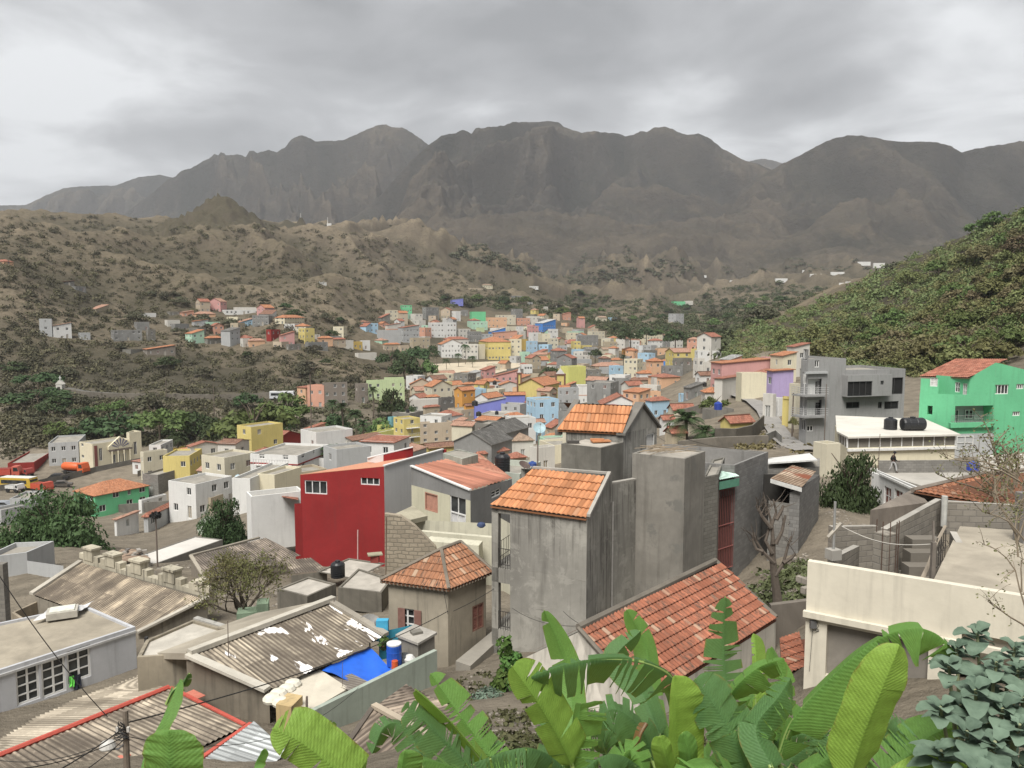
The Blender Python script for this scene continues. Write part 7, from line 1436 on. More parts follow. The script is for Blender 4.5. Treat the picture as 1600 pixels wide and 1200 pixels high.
 bar(d_+Z*.05,a+Z*.05,.25,.12,'verge',plaster((.42,.38,.31),.4,0,key='dv'),rt);bar(d_+Z*.05,c_+Z*.05,.25,.12,'ridge',plaster((.3,.27,.22),.4,0,key='dv2'),rt)
 rt=thing('shed',tuple(at(470,900,54)),'small dark corrugated roof at the foot of the big dark red house','shed');a,b,c_,d_=at(455,897,51),at(511,891,52),at(490,866,56),at(445,876,56);s=MB();tilegrid(s,a,b,c_,d_,w=.2,r=None,amp=.045,uvm=True);s.build('roof',corrug((.28,.24,.19),(.10,.085,.07),key='dk2'),rt);w=MB();facade(w,a.xy,b.xy,-20,min(a.z,b.z)-.05);w.build('wall',DK,rt)
 rt=thing('building',tuple(at(300,880,66)),'grey block building with white roof strip behind the crenellated warehouse','building');zt=at(250,872,66).z;p=corners(zt,(206,872),(240,882),(348,843),(305,838));blk(rt,[tuple(v2(q))for q in p],-28,zt,None,plaster((.22,.21,.19),.4,.3,key='gb'),par=.05,dmat=plaster((.56,.54,.5),.2,0,key='gbd'))
 rt=thing('house',tuple(at(190,880,62)),'orange brown roof covered with rubble behind the crenellated warehouse','house');z_=at(190,880,62).z;lay([at(150,882,60),at(235,872,62),at(215,858,68),at(190,858,68)],'roof',tiles(ROOF['t'],.5,fine=True),rt,.15);w=MB();facade(w,at(152,884,60).xy,at(235,874,62).xy,-26,at(200,880,61).z-.1);w.build('wall',DK,rt);random.seed(2)
 for k in range(12):
  p=at(205+random.uniform(-15,25),865+random.uniform(-6,6),64);s=MB();s.cbox(p,random.uniform(.2,.8),.3,random.uniform(.08,.2),random.random()*3);tag(s.build('scrap',simple(random.choice([(.5,.5,.48),(.3,.28,.25),(.15,.14,.13)]),.8),origin=tuple(p)),'piece of rubble on the orange brown roof behind the warehouse','rubble','rubble pieces on the roof')
 t=thing('cistern',tuple(at(390,975,37)),'pale green rounded cistern under the bare tree','cistern');a=at(370,975,36.5);s=MB();s.box(a-Z*.5,Vector((.9,.25,0)),Vector((-.2,.8,0)),Z*1.0);s.box(a+Vector((.95,.1,-.5)),Vector((.55,.1,0)),Vector((-.2,.8,0)),Z*1.45);s.build('body',plaster((.27,.36,.25),.25,.2,key='pgc'),t)
 s=MB();tg=thing('garden_wall',tuple(at(330,960,37)),'low grey parapet running from the annex to the pale green cistern','wall');a,b=at(302,967,36.3),at(362,985,34);s.box(a-Z*1.2,b-a,Vector((.1,.25,0)),Z*1.25);s.build('wall_face',plaster((.42,.41,.38),.3,.3,key='gwl'),tg)
 a=lay([at(712,1046,33.2),at(790,1010,36),at(800,990,38),at(760,985,39.5)],'path',plaster((.30,.28,.24),.3,0,key='path'),None,.2)if False else None
 s=MB();q=[at(712,1044,33.5),at(735,1050,33),at(775,1018,35.5),at(772,1003,37)];zz=min(p.z for p in q);q=[Vector((p.x,p.y,-15.55))for p in q];s.prism([tuple(v2(p))for p in q],-17,-15.5);tag(s.build('path',plaster((.32,.30,.26),.3,0,key='path'),origin=tuple(q[0])),kind='structure')
def leafball(c,r,n,sz,col,parent,flat=1.0,name='leaves',key=None):
 V=[];Fq=[];rs=np.random.RandomState(int(abs(c[0]*97+c[1]*13+n))%9999)
 d=rs.normal(size=(n,3));d/=np.linalg.norm(d,axis=1)[:,None];p=np.array(c)+d*(r*rs.uniform(.4,1,(n,1))**.5)*np.array([1,1,flat])
 a=rs.normal(size=(n,3));a/=np.linalg.norm(a,axis=1)[:,None];b=np.cross(a,d);b/=np.linalg.norm(b,axis=1)[:,None]+1e-6
 s=sz*rs.uniform(.6,1.3,(n,1));V=np.stack([p-a*s-b*s*.5,p+a*s-b*s*.5,p+a*s+b*s*.5,p-a*s+b*s*.5],1).reshape(-1,3)
 o=ORG.get(parent.name,Vector())if parent else Vector();V=V-np.array(o);me=npmesh(name,V,np.arange(4*n).reshape(-1,4),foliage(col,key=key));return link(name,me,parent)
# vegetation
def crown_mesh(seed,nc=26,nl=46,leaf=.085,flat=.62,rgb=(.07,.115,.035),spread=1.0,key=None,hollow=.45):
 rs=np.random.RandomState(seed);d=rs.normal(size=(nc,3));d[:,2]=np.abs(d[:,2])*.9-.12;d/=np.linalg.norm(d,axis=1)[:,None]
 cp=d*rs.uniform(hollow,.82,(nc,1))*np.array([spread,spread,flat]);cr=rs.uniform(.2,.38,nc)*1.0
 P=[];A=[];B=[]
 for c,r in zip(cp,cr):
  q=rs.normal(size=(nl,3));q/=np.linalg.norm(q,axis=1)[:,None];q[:,2]=np.where(q[:,2]<-.3,-q[:,2],q[:,2])
  p=c+q*r*rs.uniform(.55,1.05,(nl,1))*np.array([1,1,.7]);n=q+rs.normal(size=(nl,3))*.55+np.array([0,0,.35]);n/=np.linalg.norm(n,axis=1)[:,None]
  a=np.cross(n,rs.normal(size=(nl,3)));a/=np.linalg.norm(a,axis=1)[:,None];b=np.cross(n,a);s=leaf*rs.uniform(.55,1.3,(nl,1));P.append(p);A.append(a*s);B.append(b*s*.6)
 P,A,B=map(np.concatenate,(P,A,B));V=np.stack([P-A,P-B,P+A,P+B],1).reshape(-1,3);V[:,2]-=V[:,2].min()*.0
 return npmesh('crown',V,np.arange(len(V)).reshape(-1,4),foliage(rgb,key=key))
def trunk_mesh(seed,h=1.0,r=.05,limbs=5):
 rnd=random.Random(seed);mb=MB();top=Vector((rnd.uniform(-.08,.08),rnd.uniform(-.08,.08),h*.62));mb.tube([(0,0,-.35),(0,0,0),top*.5+Vector((.02,0,0)),top],[r*1.3,r,r*.8,r*.6],7)
 for k in range(limbs):
  a=2*math.pi*k/limbs+rnd.uniform(-.4,.4);e=top+Vector((math.cos(a)*.45,math.sin(a)*.45,rnd.uniform(.25,.5)));mb.tube([top*rnd.uniform(.6,1),top.lerp(e,.5)+Vector((0,0,.04)),e],[r*.5,r*.35,r*.12],5)
 me=bpy.data.meshes.new('trunk');me.from_pydata([tuple(v)for v in mb.v],[],mb.f);me.materials.append(simple((.12,.095,.07),.9));me.update();return me
TP={}
def protos():
 G={'green':(.11,.155,.05),'dark':(.06,.09,.037),'olive':(.16,.165,.065),'brown':(.155,.135,.07),'grey':(.11,.11,.068)}
 for k,c in G.items():TP[k]=[(crown_mesh(s,24,40,.085,.62,c),trunk_mesh(s))for s in(3,4,5)]
 TP['near']=[(crown_mesh(21,90,170,.030,.85,(.07,.11,.042),key='near',hollow=.3),trunk_mesh(9,limbs=8))]
 TP['neard']=[(crown_mesh(22,60,170,.038,1.0,(.05,.088,.034),key='neard',hollow=.3),trunk_mesh(10,limbs=8))]
TREES=[]
def tree(x,y,r,h,kind,label,group=None,z=None,name='tree'):
 z=gz(x,y)if z is None else z;t=thing(name,(x,y,z),label,name.replace('_',' '),group);cm,tm=random.choice(TP[kind])
 base=h*(.12 if 'near' in kind else .42);c=link('crown',cm,t,(0,0,base));c.scale=(r,r,h-base if h-base>.4 else .4);c.scale=(r,r,(h-base)/.75);c.rotation_euler=(0,0,random.random()*6.28)
 k=link('trunk',tm,t);k.scale=(h*.6,h*.6,h*.9);TREES.append((x,y));return t
def tree_px(px,pyb,Y,wpx,hpx,kind,label,group=None,name='tree'):
 p=at(px,pyb,Y);m=Y/F;return tree(p.x,p.y,wpx*m/2,hpx*m,kind,label,group,z=p.z,name=name)
def palm_parts(seed,kind='date'):
 rnd=random.Random(seed);V=[];Fq=[];i0=0;nf=34 if kind=='date' else 20;fr=[]
 for k in range(nf):
  a=2*math.pi*k/nf*2.4+rnd.uniform(-.2,.2);el=rnd.uniform(-.15,1.25)if kind=='date' else rnd.uniform(-.5,.9);L=rnd.uniform(.85,1.1);n=12;pts=[]
  for i in range(n+1):
   t=i/n;r=L*(t*math.cos(el)+.0);zz=L*(math.sin(el)*t-(.55 if kind=='date' else .75)*t*t);r=L*t*math.cos(el)*(1-.12*t);pts.append(Vector((r*math.cos(a),r*math.sin(a),zz)))
  side=Vector((-math.sin(a),math.cos(a),0))
  for i in range(1,n):
   p=pts[i];d=(pts[i+1]-pts[i-1]).normalized();w=.20*math.sin(math.pi*min(1,(i/n)*.9+.08))+.03
   for s in(-1,1):
    for q in(0,.5):
     o=p.lerp(pts[i+1],q);e=o+side*s*w+d*w*.7+Vector((0,0,-.06 if kind=='date' else-.10));ww=d*.013;V+=[o-ww,o+ww,e+ww*.3,e-ww*.3];Fq.append([i0,i0+1,i0+2,i0+3]);i0+=4
  for i in range(n):a_,b_=pts[i],pts[i+1];u=Vector((0,0,.008));V+=[a_-u,b_-u,b_+u,a_+u];Fq.append([i0,i0+1,i0+2,i0+3]);i0+=4
 return npmesh('fronds',np.array([tuple(v)for v in V]),Fq,foliage((.055,.085,.035)if kind=='date' else(.045,.07,.028),trans=.15,key='palm'+kind))
def palm(px,pyb,Y,htrunk_px,rad_px,kind,label,mesh):
 p=at(px,pyb,Y);m=Y/F;h=htrunk_px*m;r=rad_px*m;t=thing('palm_tree',tuple(p),label,'palm tree','palms in the valley town');f=link('fronds',mesh,t,(0,0,h));f.scale=(r,r,r);f.rotation_euler=(0,0,random.random()*6)
 mb=MB();tr=.22 if kind=='date' else .13;mb.tube([p+Vector((0,0,-1)),p+Vector((.03*h,0,h*.5)),p+Vector((0,0,h))],[tr*1.3,tr,tr*1.1],8);mb.build('trunk',simple((.13,.105,.08),.95,bump=.02),t)
def bushes(name,pts,rgb,nl=34,lab=None,key=None,rv=.55):
 rs=np.random.RandomState(len(pts));P=np.array(pts);n=len(P);q=rs.normal(size=(n,nl,3));q/=np.linalg.norm(q,axis=2)[...,None];q[...,2]=np.abs(q[...,2])
 lump=1+.35*np.sin(q[...,0:1]*4+rs.uniform(0,6,(n,1,1)))*np.cos(q[...,1:2]*5)
 sc=np.stack([P[:,3],P[:,3],P[:,4]],-1)[:,None];c=P[:,None,:3]+q*sc*rs.uniform(.45,1,(n,nl,1))*lump
 nn=q+rs.normal(size=q.shape)*.5;nn/=np.linalg.norm(nn,axis=2)[...,None];a=np.cross(nn,rs.normal(size=q.shape));a/=np.linalg.norm(a,axis=2)[...,None];b=np.cross(nn,a)
 s=(P[:,3]*.30*(28/nl)**.6)[:,None,None]*rs.uniform(.5,1.2,(n,nl,1));V=np.stack([c-a*s,c-b*s*.7,c+a*s,c+b*s*.7],2).reshape(-1,3)
 me=npmesh(name,V,np.arange(len(V)).reshape(-1,4),foliage(rgb,shade(rgb,.45 if rv>.5 else .72),key=key,trans=.1,rv=rv));o=link(name,me);tag(o,kind='stuff');return o
def inpoly(x,y,poly):
 c=False;j=len(poly)-1
 for i in range(len(poly)):
  if(poly[i][1]>y)!=(poly[j][1]>y)and x<(poly[j][0]-poly[i][0])*(y-poly[i][1])/(poly[j][1]-poly[i][1])+poly[i][0]:c=not c
  j=i
 return c
def footprints():
 out=[]
 for o in bpy.data.objects:
  if o.parent is None and o.get('category')and o.get('category')not in('tree','palm tree','wire'):
   xs=[];
   for ch in o.children:
    if ch.type=='MESH' and 'wall' in ch.name:
     for c in ch.bound_box:xs.append((c[0]+ORG[ch.name].x,c[1]+ORG[ch.name].y))
   if xs:a=np.array(xs);lo,hi=a.min(0),a.max(0);out.append((lo[0]-.8,lo[1]-.8,hi[0]+.8,hi[1]+.8))
 return np.array(out)
def scatter(poly,n,rmin,rmax,hk=.75,ymin=60,clear=True,seed=1,grow=1.0):
 rnd=random.Random(seed);x0,x1=min(p[0]for p in poly),max(p[0]for p in poly);y0,y1=min(p[1]for p in poly),max(p[1]for p in poly);cand=[]
 while len(cand)<n:
  x,y=rnd.uniform(x0,x1),rnd.uniform(y0,y1)
  if inpoly(x,y,poly):cand.append((x,y))
 X=np.array(cand);xx=(X[:,0]-800)/F;yy=(600-X[:,1])/F;dy=math.cos(PITCH)+yy*math.sin(PITCH);dz=-math.sin(PITCH)+yy*math.cos(PITCH);ux=xx/dy;uz=dz/dy
 lo=np.full(len(X),float(ymin));hit=np.full(len(X),np.nan);ys=np.exp(np.linspace(math.log(ymin),math.log(2000),90));prev=np.full(len(X),ymin*.98)
 for Y in ys:
  m=np.isnan(hit)
  if not m.any():break
  z=terrain(ux[m]*Y,np.full(m.sum(),Y));h=uz[m]*Y<z;idx=np.where(m)[0][h];hit[idx]=(prev[idx]+Y)/2;prev[:]=Y
 st_=ys[1]/ys[0];lo=hit*2/(1+st_);hi=lo*st_;lo[np.isnan(hit)]=hi[np.isnan(hit)]=100.
 for _ in range(9):md=(lo+hi)/2;ab=uz*md>=terrain(ux*md,md);lo=np.where(ab,md,lo);hi=np.where(ab,hi,md)
 ok=~np.isnan(hit);Y=((lo+hi)/2)[ok];x=ux[ok]*Y;z=terrain(x,Y);out=[];fp=FP
 for a,b,c in zip(x,Y,z):
  if clear and len(fp)and((a>fp[:,0])&(a<fp[:,2])&(b>fp[:,1])&(b<fp[:,3])).any():continue
  r=rnd.uniform(rmin,rmax)*grow*(max(1,b/600)if grow>1 else 1);out.append((a,b,c-.1*r,r,r*hk*rnd.uniform(.7,1.2)))
 return out
def make_vegetation():
 global FP
 FP=footprints();protos();random.seed(31)
 P1,P2,P3_=palm_parts(1),palm_parts(2,'coco'),palm_parts(3)
 tree_px(84,905,84,188,136,'near','huge round dark green tree with dense crown at the left edge')
 tree_px(1330,835,50,104,128,'neard','dense dark green tree in front of the white flat roofed building')
 tree_px(352,862,78,80,85,'neard','dark green tree left of the plain white house wall')
 for i,(px,pyb,Y,w,h,k,lab)in enumerate(((400,706,200,140,88,'green','broad bright green tree in front of the white bus'),(450,670,232,80,60,'green','green tree top right of the broad bright green tree'),(352,702,210,80,60,'dark','dark tree left of the broad bright green tree'),(180,692,220,120,56,'dark','dark spreading tree behind the cream hall'),(250,690,220,110,64,'green','bright green tree right behind the cream hall'),(305,690,224,64,50,'dark','dark tree at the right end of the row behind the hall'),(140,690,222,60,34,'grey','greyish tree at the left end of the row behind the hall'),(612,665,250,46,62,'dark','dark round tree left of the long peach cream house'),(634,668,248,40,50,'dark','smaller dark tree touching the long peach cream house'),(600,690,226,60,40,'green','green tree above the cream apartment block'),(660,600,345,50,45,'green','leafy green tree left of the plaza'),(632,602,340,60,50,'dark','dark tree at the lower left of the plaza'),(648,576,380,56,42,'dark','dark tree cluster above the leafy tree of the plaza'),(612,580,370,50,40,'dark','dark tree above the pale green block'),(676,560,440,24,22,'dark','small dark tree beside the colonial house'),(1118,650,140,52,36,'green','green bushy tree by the orange shelter house'),(1055,545,440,44,34,'dark','dark round tree right of the red roofed white house'),(985,540,480,40,30,'dark','dark round tree above the salmon roofed row'),(1010,534,500,34,24,'dark','dark round tree left of the long white cream house'),(860,592,345,40,20,'dark','dark tree clump behind the church'),(930,562,420,26,18,'dark','dark tree beside the yellow row'),(548,610,300,36,30,'grey','grey bare looking tree behind the stone building'),(480,615,290,34,30,'grey','greyish tree above the white bus'),(60,610,268,76,34,'dark','dark tree group left of the shrine'),(60,640,250,110,40,'dark','dark spreading tree below the shrine'),(1240,670,92,18,20,'olive','small bush tree at the street corner'),(1362,668,86,26,18,'dark','dark bush in front of the unfinished grey building'),(1395,672,85,26,16,'grey','grey bush right of the dark bush'))):
  tree_px(px,pyb,Y,w,h,k,lab)
 for(px,pyb,Y,ht,r,kind,lab)in((278,708,205,26,20,'date','single date palm right of the cream hall'),(522,742,138,36,32,'date','date palm in front of the white red building'),(572,738,140,30,26,'date','smaller date palm beside the white wall'),(535,690,215,54,18,'date','tall thin date palm above the yellow house'),(520,680,225,50,16,'date','tall thin date palm left of its taller twin'),(556,690,215,44,17,'date','tall date palm between the thicket and the ochre wing'),(583,655,250,46,13,'date','date palm standing before the pale green block'),(567,690,212,28,18,'date','short date palm among the tall ones'),(1071,700,108,44,40,'date','big date palm in the right centre'),(1100,698,106,24,26,'date','smaller date palm right of the big one'),(1122,700,102,20,22,'date','lowest date palm beside the yellow gable house'),(682,575,400,22,9,'coco','coconut palm at the left of the plaza'),(697,592,370,30,9,'coco','tall coconut palm in front of the plaza'),(716,578,390,24,10,'coco','coconut palm before the colonial house'),(727,572,410,32,11,'coco','tallest coconut palm beside the colonial house'),(738,582,385,24,11,'coco','coconut palm at the right of the plaza'),(974,574,400,16,8,'date','small date palm beside the arches'),(828,525,560,8,10,'date','fan palm in the upper town')):
  palm(px,pyb,Y,ht,r,kind,lab,{'date':P1 if px%2 else P3_,'coco':P2}[kind])
 hill=[(1135,560),(1150,520),(1215,494),(1300,462),(1400,412),(1500,368),(1600,325),(1680,290),(1680,470),(1600,520),(1560,575),(1430,590),(1250,560),(1200,560)]
 S_=scatter(hill,330,2.2,4.6,seed=5);S_.sort(key=lambda s:s[1]/s[3]);lab='green brown thorn tree in the dense wood on the right hillside'
 for(x,y,z,r,h)in S_[:150]:tree(x,y,r*1.15,r*1.55,random.choice(('green','olive','olive','brown','green')),lab,'trees of the right hillside wood',z=z)
 R2=[(a,b,c,r,h)for a,b,c,r,h in scatter(hill,2300,1.3,3.0,seed=6)];R2+=[(a,b,c,r*1.2,h*1.2)for(a,b,c,r,h)in S_[150:]];k=len(R2)//3
 bushes('hillside_scrub',R2[:k],(.155,.17,.068),130,key='h1',rv=.3);bushes('hillside_scrub',R2[k:2*k],(.185,.175,.08),130,key='h2',rv=.3);bushes('hillside_scrub',R2[2*k:],(.13,.15,.06),130,key='h3',rv=.3)
 mid=[(860,475),(900,455),(980,470),(1090,455),(1200,440),(1300,450),(1220,490),(1150,520),(1130,560),(1085,545),(960,530),(930,510),(880,500),(760,480),(640,480),(700,465),(800,462)]
 for i,(x,y,z,r,h)in enumerate(scatter(mid,120,3.2,6.5,seed=8)[:60]):tree(x,y,r*1.3,r*1.35,random.choice(('dark','dark','grey','green')),'dark round tree in the wooded valley head above the town','trees of the valley head',z=z)
 bushes('valley_scrub',scatter(mid,1500,2.2,5.5,seed=9),(.075,.09,.042),60,key='v1')
 left=[(0,337),(100,339),(200,340),(290,356),(420,352),(600,370),(760,430),(860,460),(740,470),(600,500),(560,520),(600,600),(560,610),(440,600),(420,690),(200,690),(0,720)]
 LL=scatter(left,3600,.7,2.7,1.05,seed=10,grow=1.15);k=len(LL)//2
 bushes('hill_scrub',LL[:k],(.105,.095,.055),64,key='l1');bushes('hill_scrub',LL[k:],(.08,.082,.045),64,key='l2')
 far_=[(500,350),(640,352),(800,345),(700,400),(900,445),(1100,430),(1400,420),(1400,380),(1150,370),(800,360)]
 bushes('hill_scrub',scatter(far_,1700,2.5,7,.6,seed=12),(.08,.08,.05),40,key='l3')
 low=[(440,600),(560,610),(640,600),(640,660),(560,700),(470,690),(330,700),(100,690),(0,700),(0,620),(120,625),(420,625)]
 for i,(x,y,z,r,h)in enumerate(scatter(low,75,2.4,5.0,seed=13)[:26]):tree(x,y,r*1.2,r*1.4,random.choice(('dark','grey','dark','green')),'dark shrubby tree on the slope behind the river wall','trees behind the river wall',z=z)
 bushes('hill_scrub',scatter(low,600,1.0,3.0,seed=14),(.10,.10,.055),60,key='l4')
 upl=[(120,450),(330,470),(560,480),(560,560),(440,600),(300,590),(0,600),(0,520),(200,530)]
 for i,(x,y,z,r,h)in enumerate(scatter(upl,75,2.2,5.2,seed=15)[:26]):tree(x,y,r*1.2,r*1.2,random.choice(('dark','grey','grey')),'dark thorn tree on the dry slope among the hill houses','thorn trees on the left slope',z=z)
 weeds=[(1130,700),(1250,705),(1300,760),(1200,700)]
 bushes('weeds',scatter([(1140,690),(1200,665),(1260,695),(1290,745),(1230,700),(1160,705)],160,.3,.9,seed=16,ymin=60),(.17,.15,.07),30,key='w1')
 bushes('weeds',scatter([(1160,880),(1262,880),(1262,935),(1215,950),(1180,930)],140,.2,.5,seed=17,ymin=25),(.10,.11,.05),30,key='w2')
 bushes('weeds',scatter([(700,1060),(780,1040),(830,1080),(860,1190),(700,1190),(650,1100)],260,.08,.28,seed=18,ymin=12),(.09,.10,.045),26,key='w3')
 bushes('weeds',scatter([(0,1150),(1600,1150),(1600,1200),(0,1200)],200,.1,.3,seed=19,ymin=9),(.08,.10,.04),26,key='w4')
 stones([(1140,690),(1200,665),(1260,695),(1290,745),(1230,700),(1160,705)],700,.1,.4,60,21);stones([(1160,870),(1262,860),(1262,945),(1180,930)],500,.04,.16,25,22);stones([(700,1050),(790,1020),(850,1100),(860,1190),(640,1190),(640,1090)],900,.02,.09,12,23);stones([(200,860),(460,850),(600,890),(560,940),(330,960),(230,900)],700,.06,.25,35,24);stones([(1280,780),(1380,800),(1360,850),(1270,850)],350,.04,.14,30,25)
 bare_tree(385,985,38,118,150,'half bare bushy tree with brown twigs and sparse green leaves, left centre',1)
 t=thing('tree',tuple(at(1212,945,31.5)),'pruned leafless tree with thick bare trunk and stubby branches','tree');mb=MB();P=lambda px,py,Y=31.5:at(px,py,Y)
 mb.tube([P(1216,960),P(1214,930),P(1210,900),P(1207,870),P(1208,842)],[.24,.19,.16,.13,.10],9)
 for br in(((1210,880),(1192,862),(1180,843),(1178,832)),((1207,865),(1196,845),(1205,815),(1198,790)),((1208,850),(1206,820),(1213,800),(1208,780)),((1211,900),(1224,880),(1232,850),(1236,838)),((1212,850),(1222,830),(1227,805)),((1192,862),(1182,858),(1175,842)),((1205,825),(1190,806),(1184,792)),((1213,812),(1221,798),(1224,790)),((1224,880),(1236,872),(1242,866))):
  mb.tube([P(x,y,31.4+.1*i)for i,(x,y)in enumerate(br)],[.09,.07,.05,.035][:len(br)],6)
 for k in range(46):
  br=random.choice([(1178,838),(1198,795),(1208,785),(1235,842),(1226,808),(1176,845),(1185,794),(1223,792),(1241,868),(1196,800)]);q=P(*br)+Vector((random.uniform(-.1,.1),random.uniform(-.2,.2),random.uniform(-.3,.1)));e=q+Vector((random.uniform(-.5,.5),random.uniform(-.3,.3),random.uniform(.1,.8)));mb.tube([q,q.lerp(e,.5)+Vector((.04,0,0)),e],[.022,.015,.008],3,cap=False)
 mb.build('trunk',simple((.10,.082,.066),.95,bump=.03,scale=7),t)
 random.seed(17)
 for nm,x0,y0,Yb,cnt,lab in(('shrub',1594,1010,13,17,'dry twiggy shrub with few tiny leaves at the right edge'),('shrub',1560,800,40,16,'tall bare branched shrub in front of the green house')):
  t=thing(nm,tuple(at(x0,y0,Yb)),lab,'shrub');mb=MB();V=[]
  for k in range(cnt):
   sx=x0+random.uniform(-8,30);p=[(sx,y0)];a=random.uniform(-.9,.5);L=random.uniform(20,46)if Yb<20 else random.uniform(16,34);x,y=sx,y0-(random.uniform(0,330)if Yb<20 else random.uniform(0,60))
   pts=[(x,y)]
   for i in range(5):a+=random.uniform(-.4,.25);x+=math.sin(a)*L;y-=math.cos(a)*L*.8;pts.append((x,y));L*=.82
   Yk=Yb+random.uniform(-1,1);pp=[at(q[0],q[1],Yk+i*.05)for i,q in enumerate(pts)];r0=.018 if Yb<20 else .06;mb.tube(pp,[r0*(1-i/7)for i in range(6)],4,cap=False)
   for j in range(12):
    q=random.choice(pp[2:]);e=q+Vector((random.uniform(-1,1),random.uniform(-.5,.5),random.uniform(-.6,1)))*(.35 if Yb<20 else .9);mb.tube([q,q.lerp(e,.5)+Vector((0,0,.03)),e],[r0*.35,r0*.25,r0*.12],3,cap=False);V.append(e);V.append(q.lerp(e,.6))
  mb.build('branch',simple((.22,.18,.13),.9),t);rs=random.Random(2);m2=MB()
  for e in V:
   s=.03 if Yb<20 else .09
   for q in range(2):a_,b_=[Vector((rs.uniform(-1,1),rs.uniform(-1,1),rs.uniform(-1,1))).normalized()*s for _ in range(2)];o=e+a_*rs.uniform(0,2);m2.poly([o,o+a_,o+a_+b_,o+b_])
  m2.build('leaves',foliage((.16,.17,.07),key='shr'),t)
def stones(poly,n,a,b,ymin,seed):
 P=np.array(scatter(poly,n,a,b,1,ymin,seed=seed));rs=np.random.RandomState(seed);m=len(P)
 K_=np.array([(x,y,z)for z in(-1,1)for y in(-1,1)for x in(-1,1)],float)[None]*rs.uniform(.4,1.1,(m,1,3))+rs.uniform(-.25,.25,(m,8,3));th=rs.uniform(0,6.28,m);c,s=np.cos(th)[:,None],np.sin(th)[:,None]
 X=K_[...,0]*c-K_[...,1]*s;Y=K_[...,0]*s+K_[...,1]*c;V=(np.stack([X,Y,K_[...,2]*.6],-1)*P[:,3][:,None,None]*.8+P[:,None,:3]).reshape(-1,3)
 Fc=np.array([(0,2,3,1),(4,5,7,6),(0,1,5,4),(2,6,7,3),(0,4,6,2),(1,3,7,5)]);me=npmesh('rubble',V,(Fc[None]+8*np.arange(m)[:,None,None]).reshape(-1,4),simple((.27,.24,.20),.95,var=.6,scale=1.3));tag(link('rubble',me),kind='stuff')
def bare_tree(px,py,Y,wpx,hpx,label,seed):
 rnd=random.Random(seed);p0=at(px,py,Y);m=Y/F;H=hpx*m;W_=wpx*m/2;t=thing('tree',tuple(p0),label,'tree');mb=MB();tips=[]
 def grow(p,d,L,r,lev):
  q=p+d*L;mid=p.lerp(q,.5)+Vector((rnd.uniform(-1,1),rnd.uniform(-1,1),0))*L*.08;mb.tube([p,mid,q],[r,r*.85,r*.68],6 if lev<2 else 3,cap=False)
  if lev>=5:tips.append(q);tips.append(mid);return
  for k in range(3 if lev<2 else rnd.choice((2,3))):
   nd=(d+Vector((rnd.uniform(-1,1),rnd.uniform(-1,1),rnd.uniform(-.35,.6)))*(.75 if lev else .9)).normalized();nd.z=nd.z if nd.z>-.1 else .1;grow(q,nd,L*rnd.uniform(.66,.86),r*.62,lev+1)
 for k in range(4):grow(p0-Vector((0,0,.3)),Vector((rnd.uniform(-.5,.5),rnd.uniform(-.4,.4),1)).normalized(),H*.27,.11,0)
 mb.build('trunk',simple((.12,.10,.075),.95),t);m2=MB()
 for e in tips:
  for q in range(3):s=.10;a_,b_=[Vector((rnd.uniform(-1,1),rnd.uniform(-1,1),rnd.uniform(-1,1))).normalized()*s for _ in range(2)];o=e+a_*rnd.uniform(0,3);m2.poly([o,o+a_,o+a_+b_*.6,o+b_*.6])
 m2.build('leaves',foliage((.11,.12,.045),(.12,.085,.04),key='bare'),t)
# foreground plants, pole, wires, people
def leafmat(rgb,key):
 key=('lf',rgb,key)
 if key in MATS:return MATS[key]
 m,nt,b=newmat('banana_leaf');t=NT(nt);b.inputs['Roughness'].default_value=.55;b.inputs['Specular IOR Level'].default_value=.3
 sep=t.n.new('ShaderNodeSeparateXYZ');t.l.new(t.tc.outputs['UV'],sep.inputs[0]);v=t.ma('ADD',sep.outputs[1],t.ma('MULTIPLY',sep.outputs[0],-.25))
 st_=t.ma('SINE',t.ma('MULTIPLY',v,120));st2=t.noise(t.co('UV',scale=(1.5,26,1)),3,3,.6);n1=t.noise(t.co('UV',scale=(3,3,1)),2.2,4,.6)
 c=t.mix(t.rng(st2,.3,.7),shade(rgb,1.18),shade(rgb,.72));c=t.mix(t.rng(st_,.3,1,0,.15),c,shade(rgb,.6));c=t.mix(t.rng(n1,.4,.75,0,.5),c,shade(rgb,.65))
 edge=t.ma('MULTIPLY',t.rng(sep.outputs[0],.88,1,0,1),t.rng(n1,.45,.6,0,.9));c=t.mix(edge,c,(.22,.17,.05));sp=t.noise(t.co('UV',scale=(8,20,1)),3,2);c=t.mix(t.rng(sp,.74,.78,0,.8),c,(.16,.10,.04))
 t.l.new(c,b.inputs['Base Color']);t.bump(b,t.ma('ADD',t.ma('MULTIPLY',st_,.3),st2),.4,.006)
 tl=t.n.new('ShaderNodeBsdfTranslucent');t.l.new(t.mix(.5,c,(.5,.62,.08)),tl.inputs[0]);ms=t.n.new('ShaderNodeMixShader');ms.inputs[0].default_value=.36
 o=[q for q in t.n if q.type=='OUTPUT_MATERIAL'][0];t.l.new(b.outputs[0],ms.inputs[1]);t.l.new(tl.outputs[0],ms.inputs[2]);t.l.new(ms.outputs[0],o.inputs[0]);MATS[key]=m;return m
GREENS={'b':(.25,.42,.075),'m':(.145,.30,.07),'d':(.10,.21,.075),'y':(.27,.44,.075),'t':(.26,.14,.06)}
def spline(P,n):
 out=[];P=[2*P[0]-P[1]]+P+[2*P[-1]-P[-2]];m=len(P)-3
 for i in range(n+1):
  s=i/n*m;k=min(int(s),m-1);t=s-k;a,b,c,d=P[k:k+4];out.append(.5*((2*b)+(c-a)*t+(2*a-5*b+4*c-d)*t*t+(3*b-a-3*c+d)*t**3))
 return out
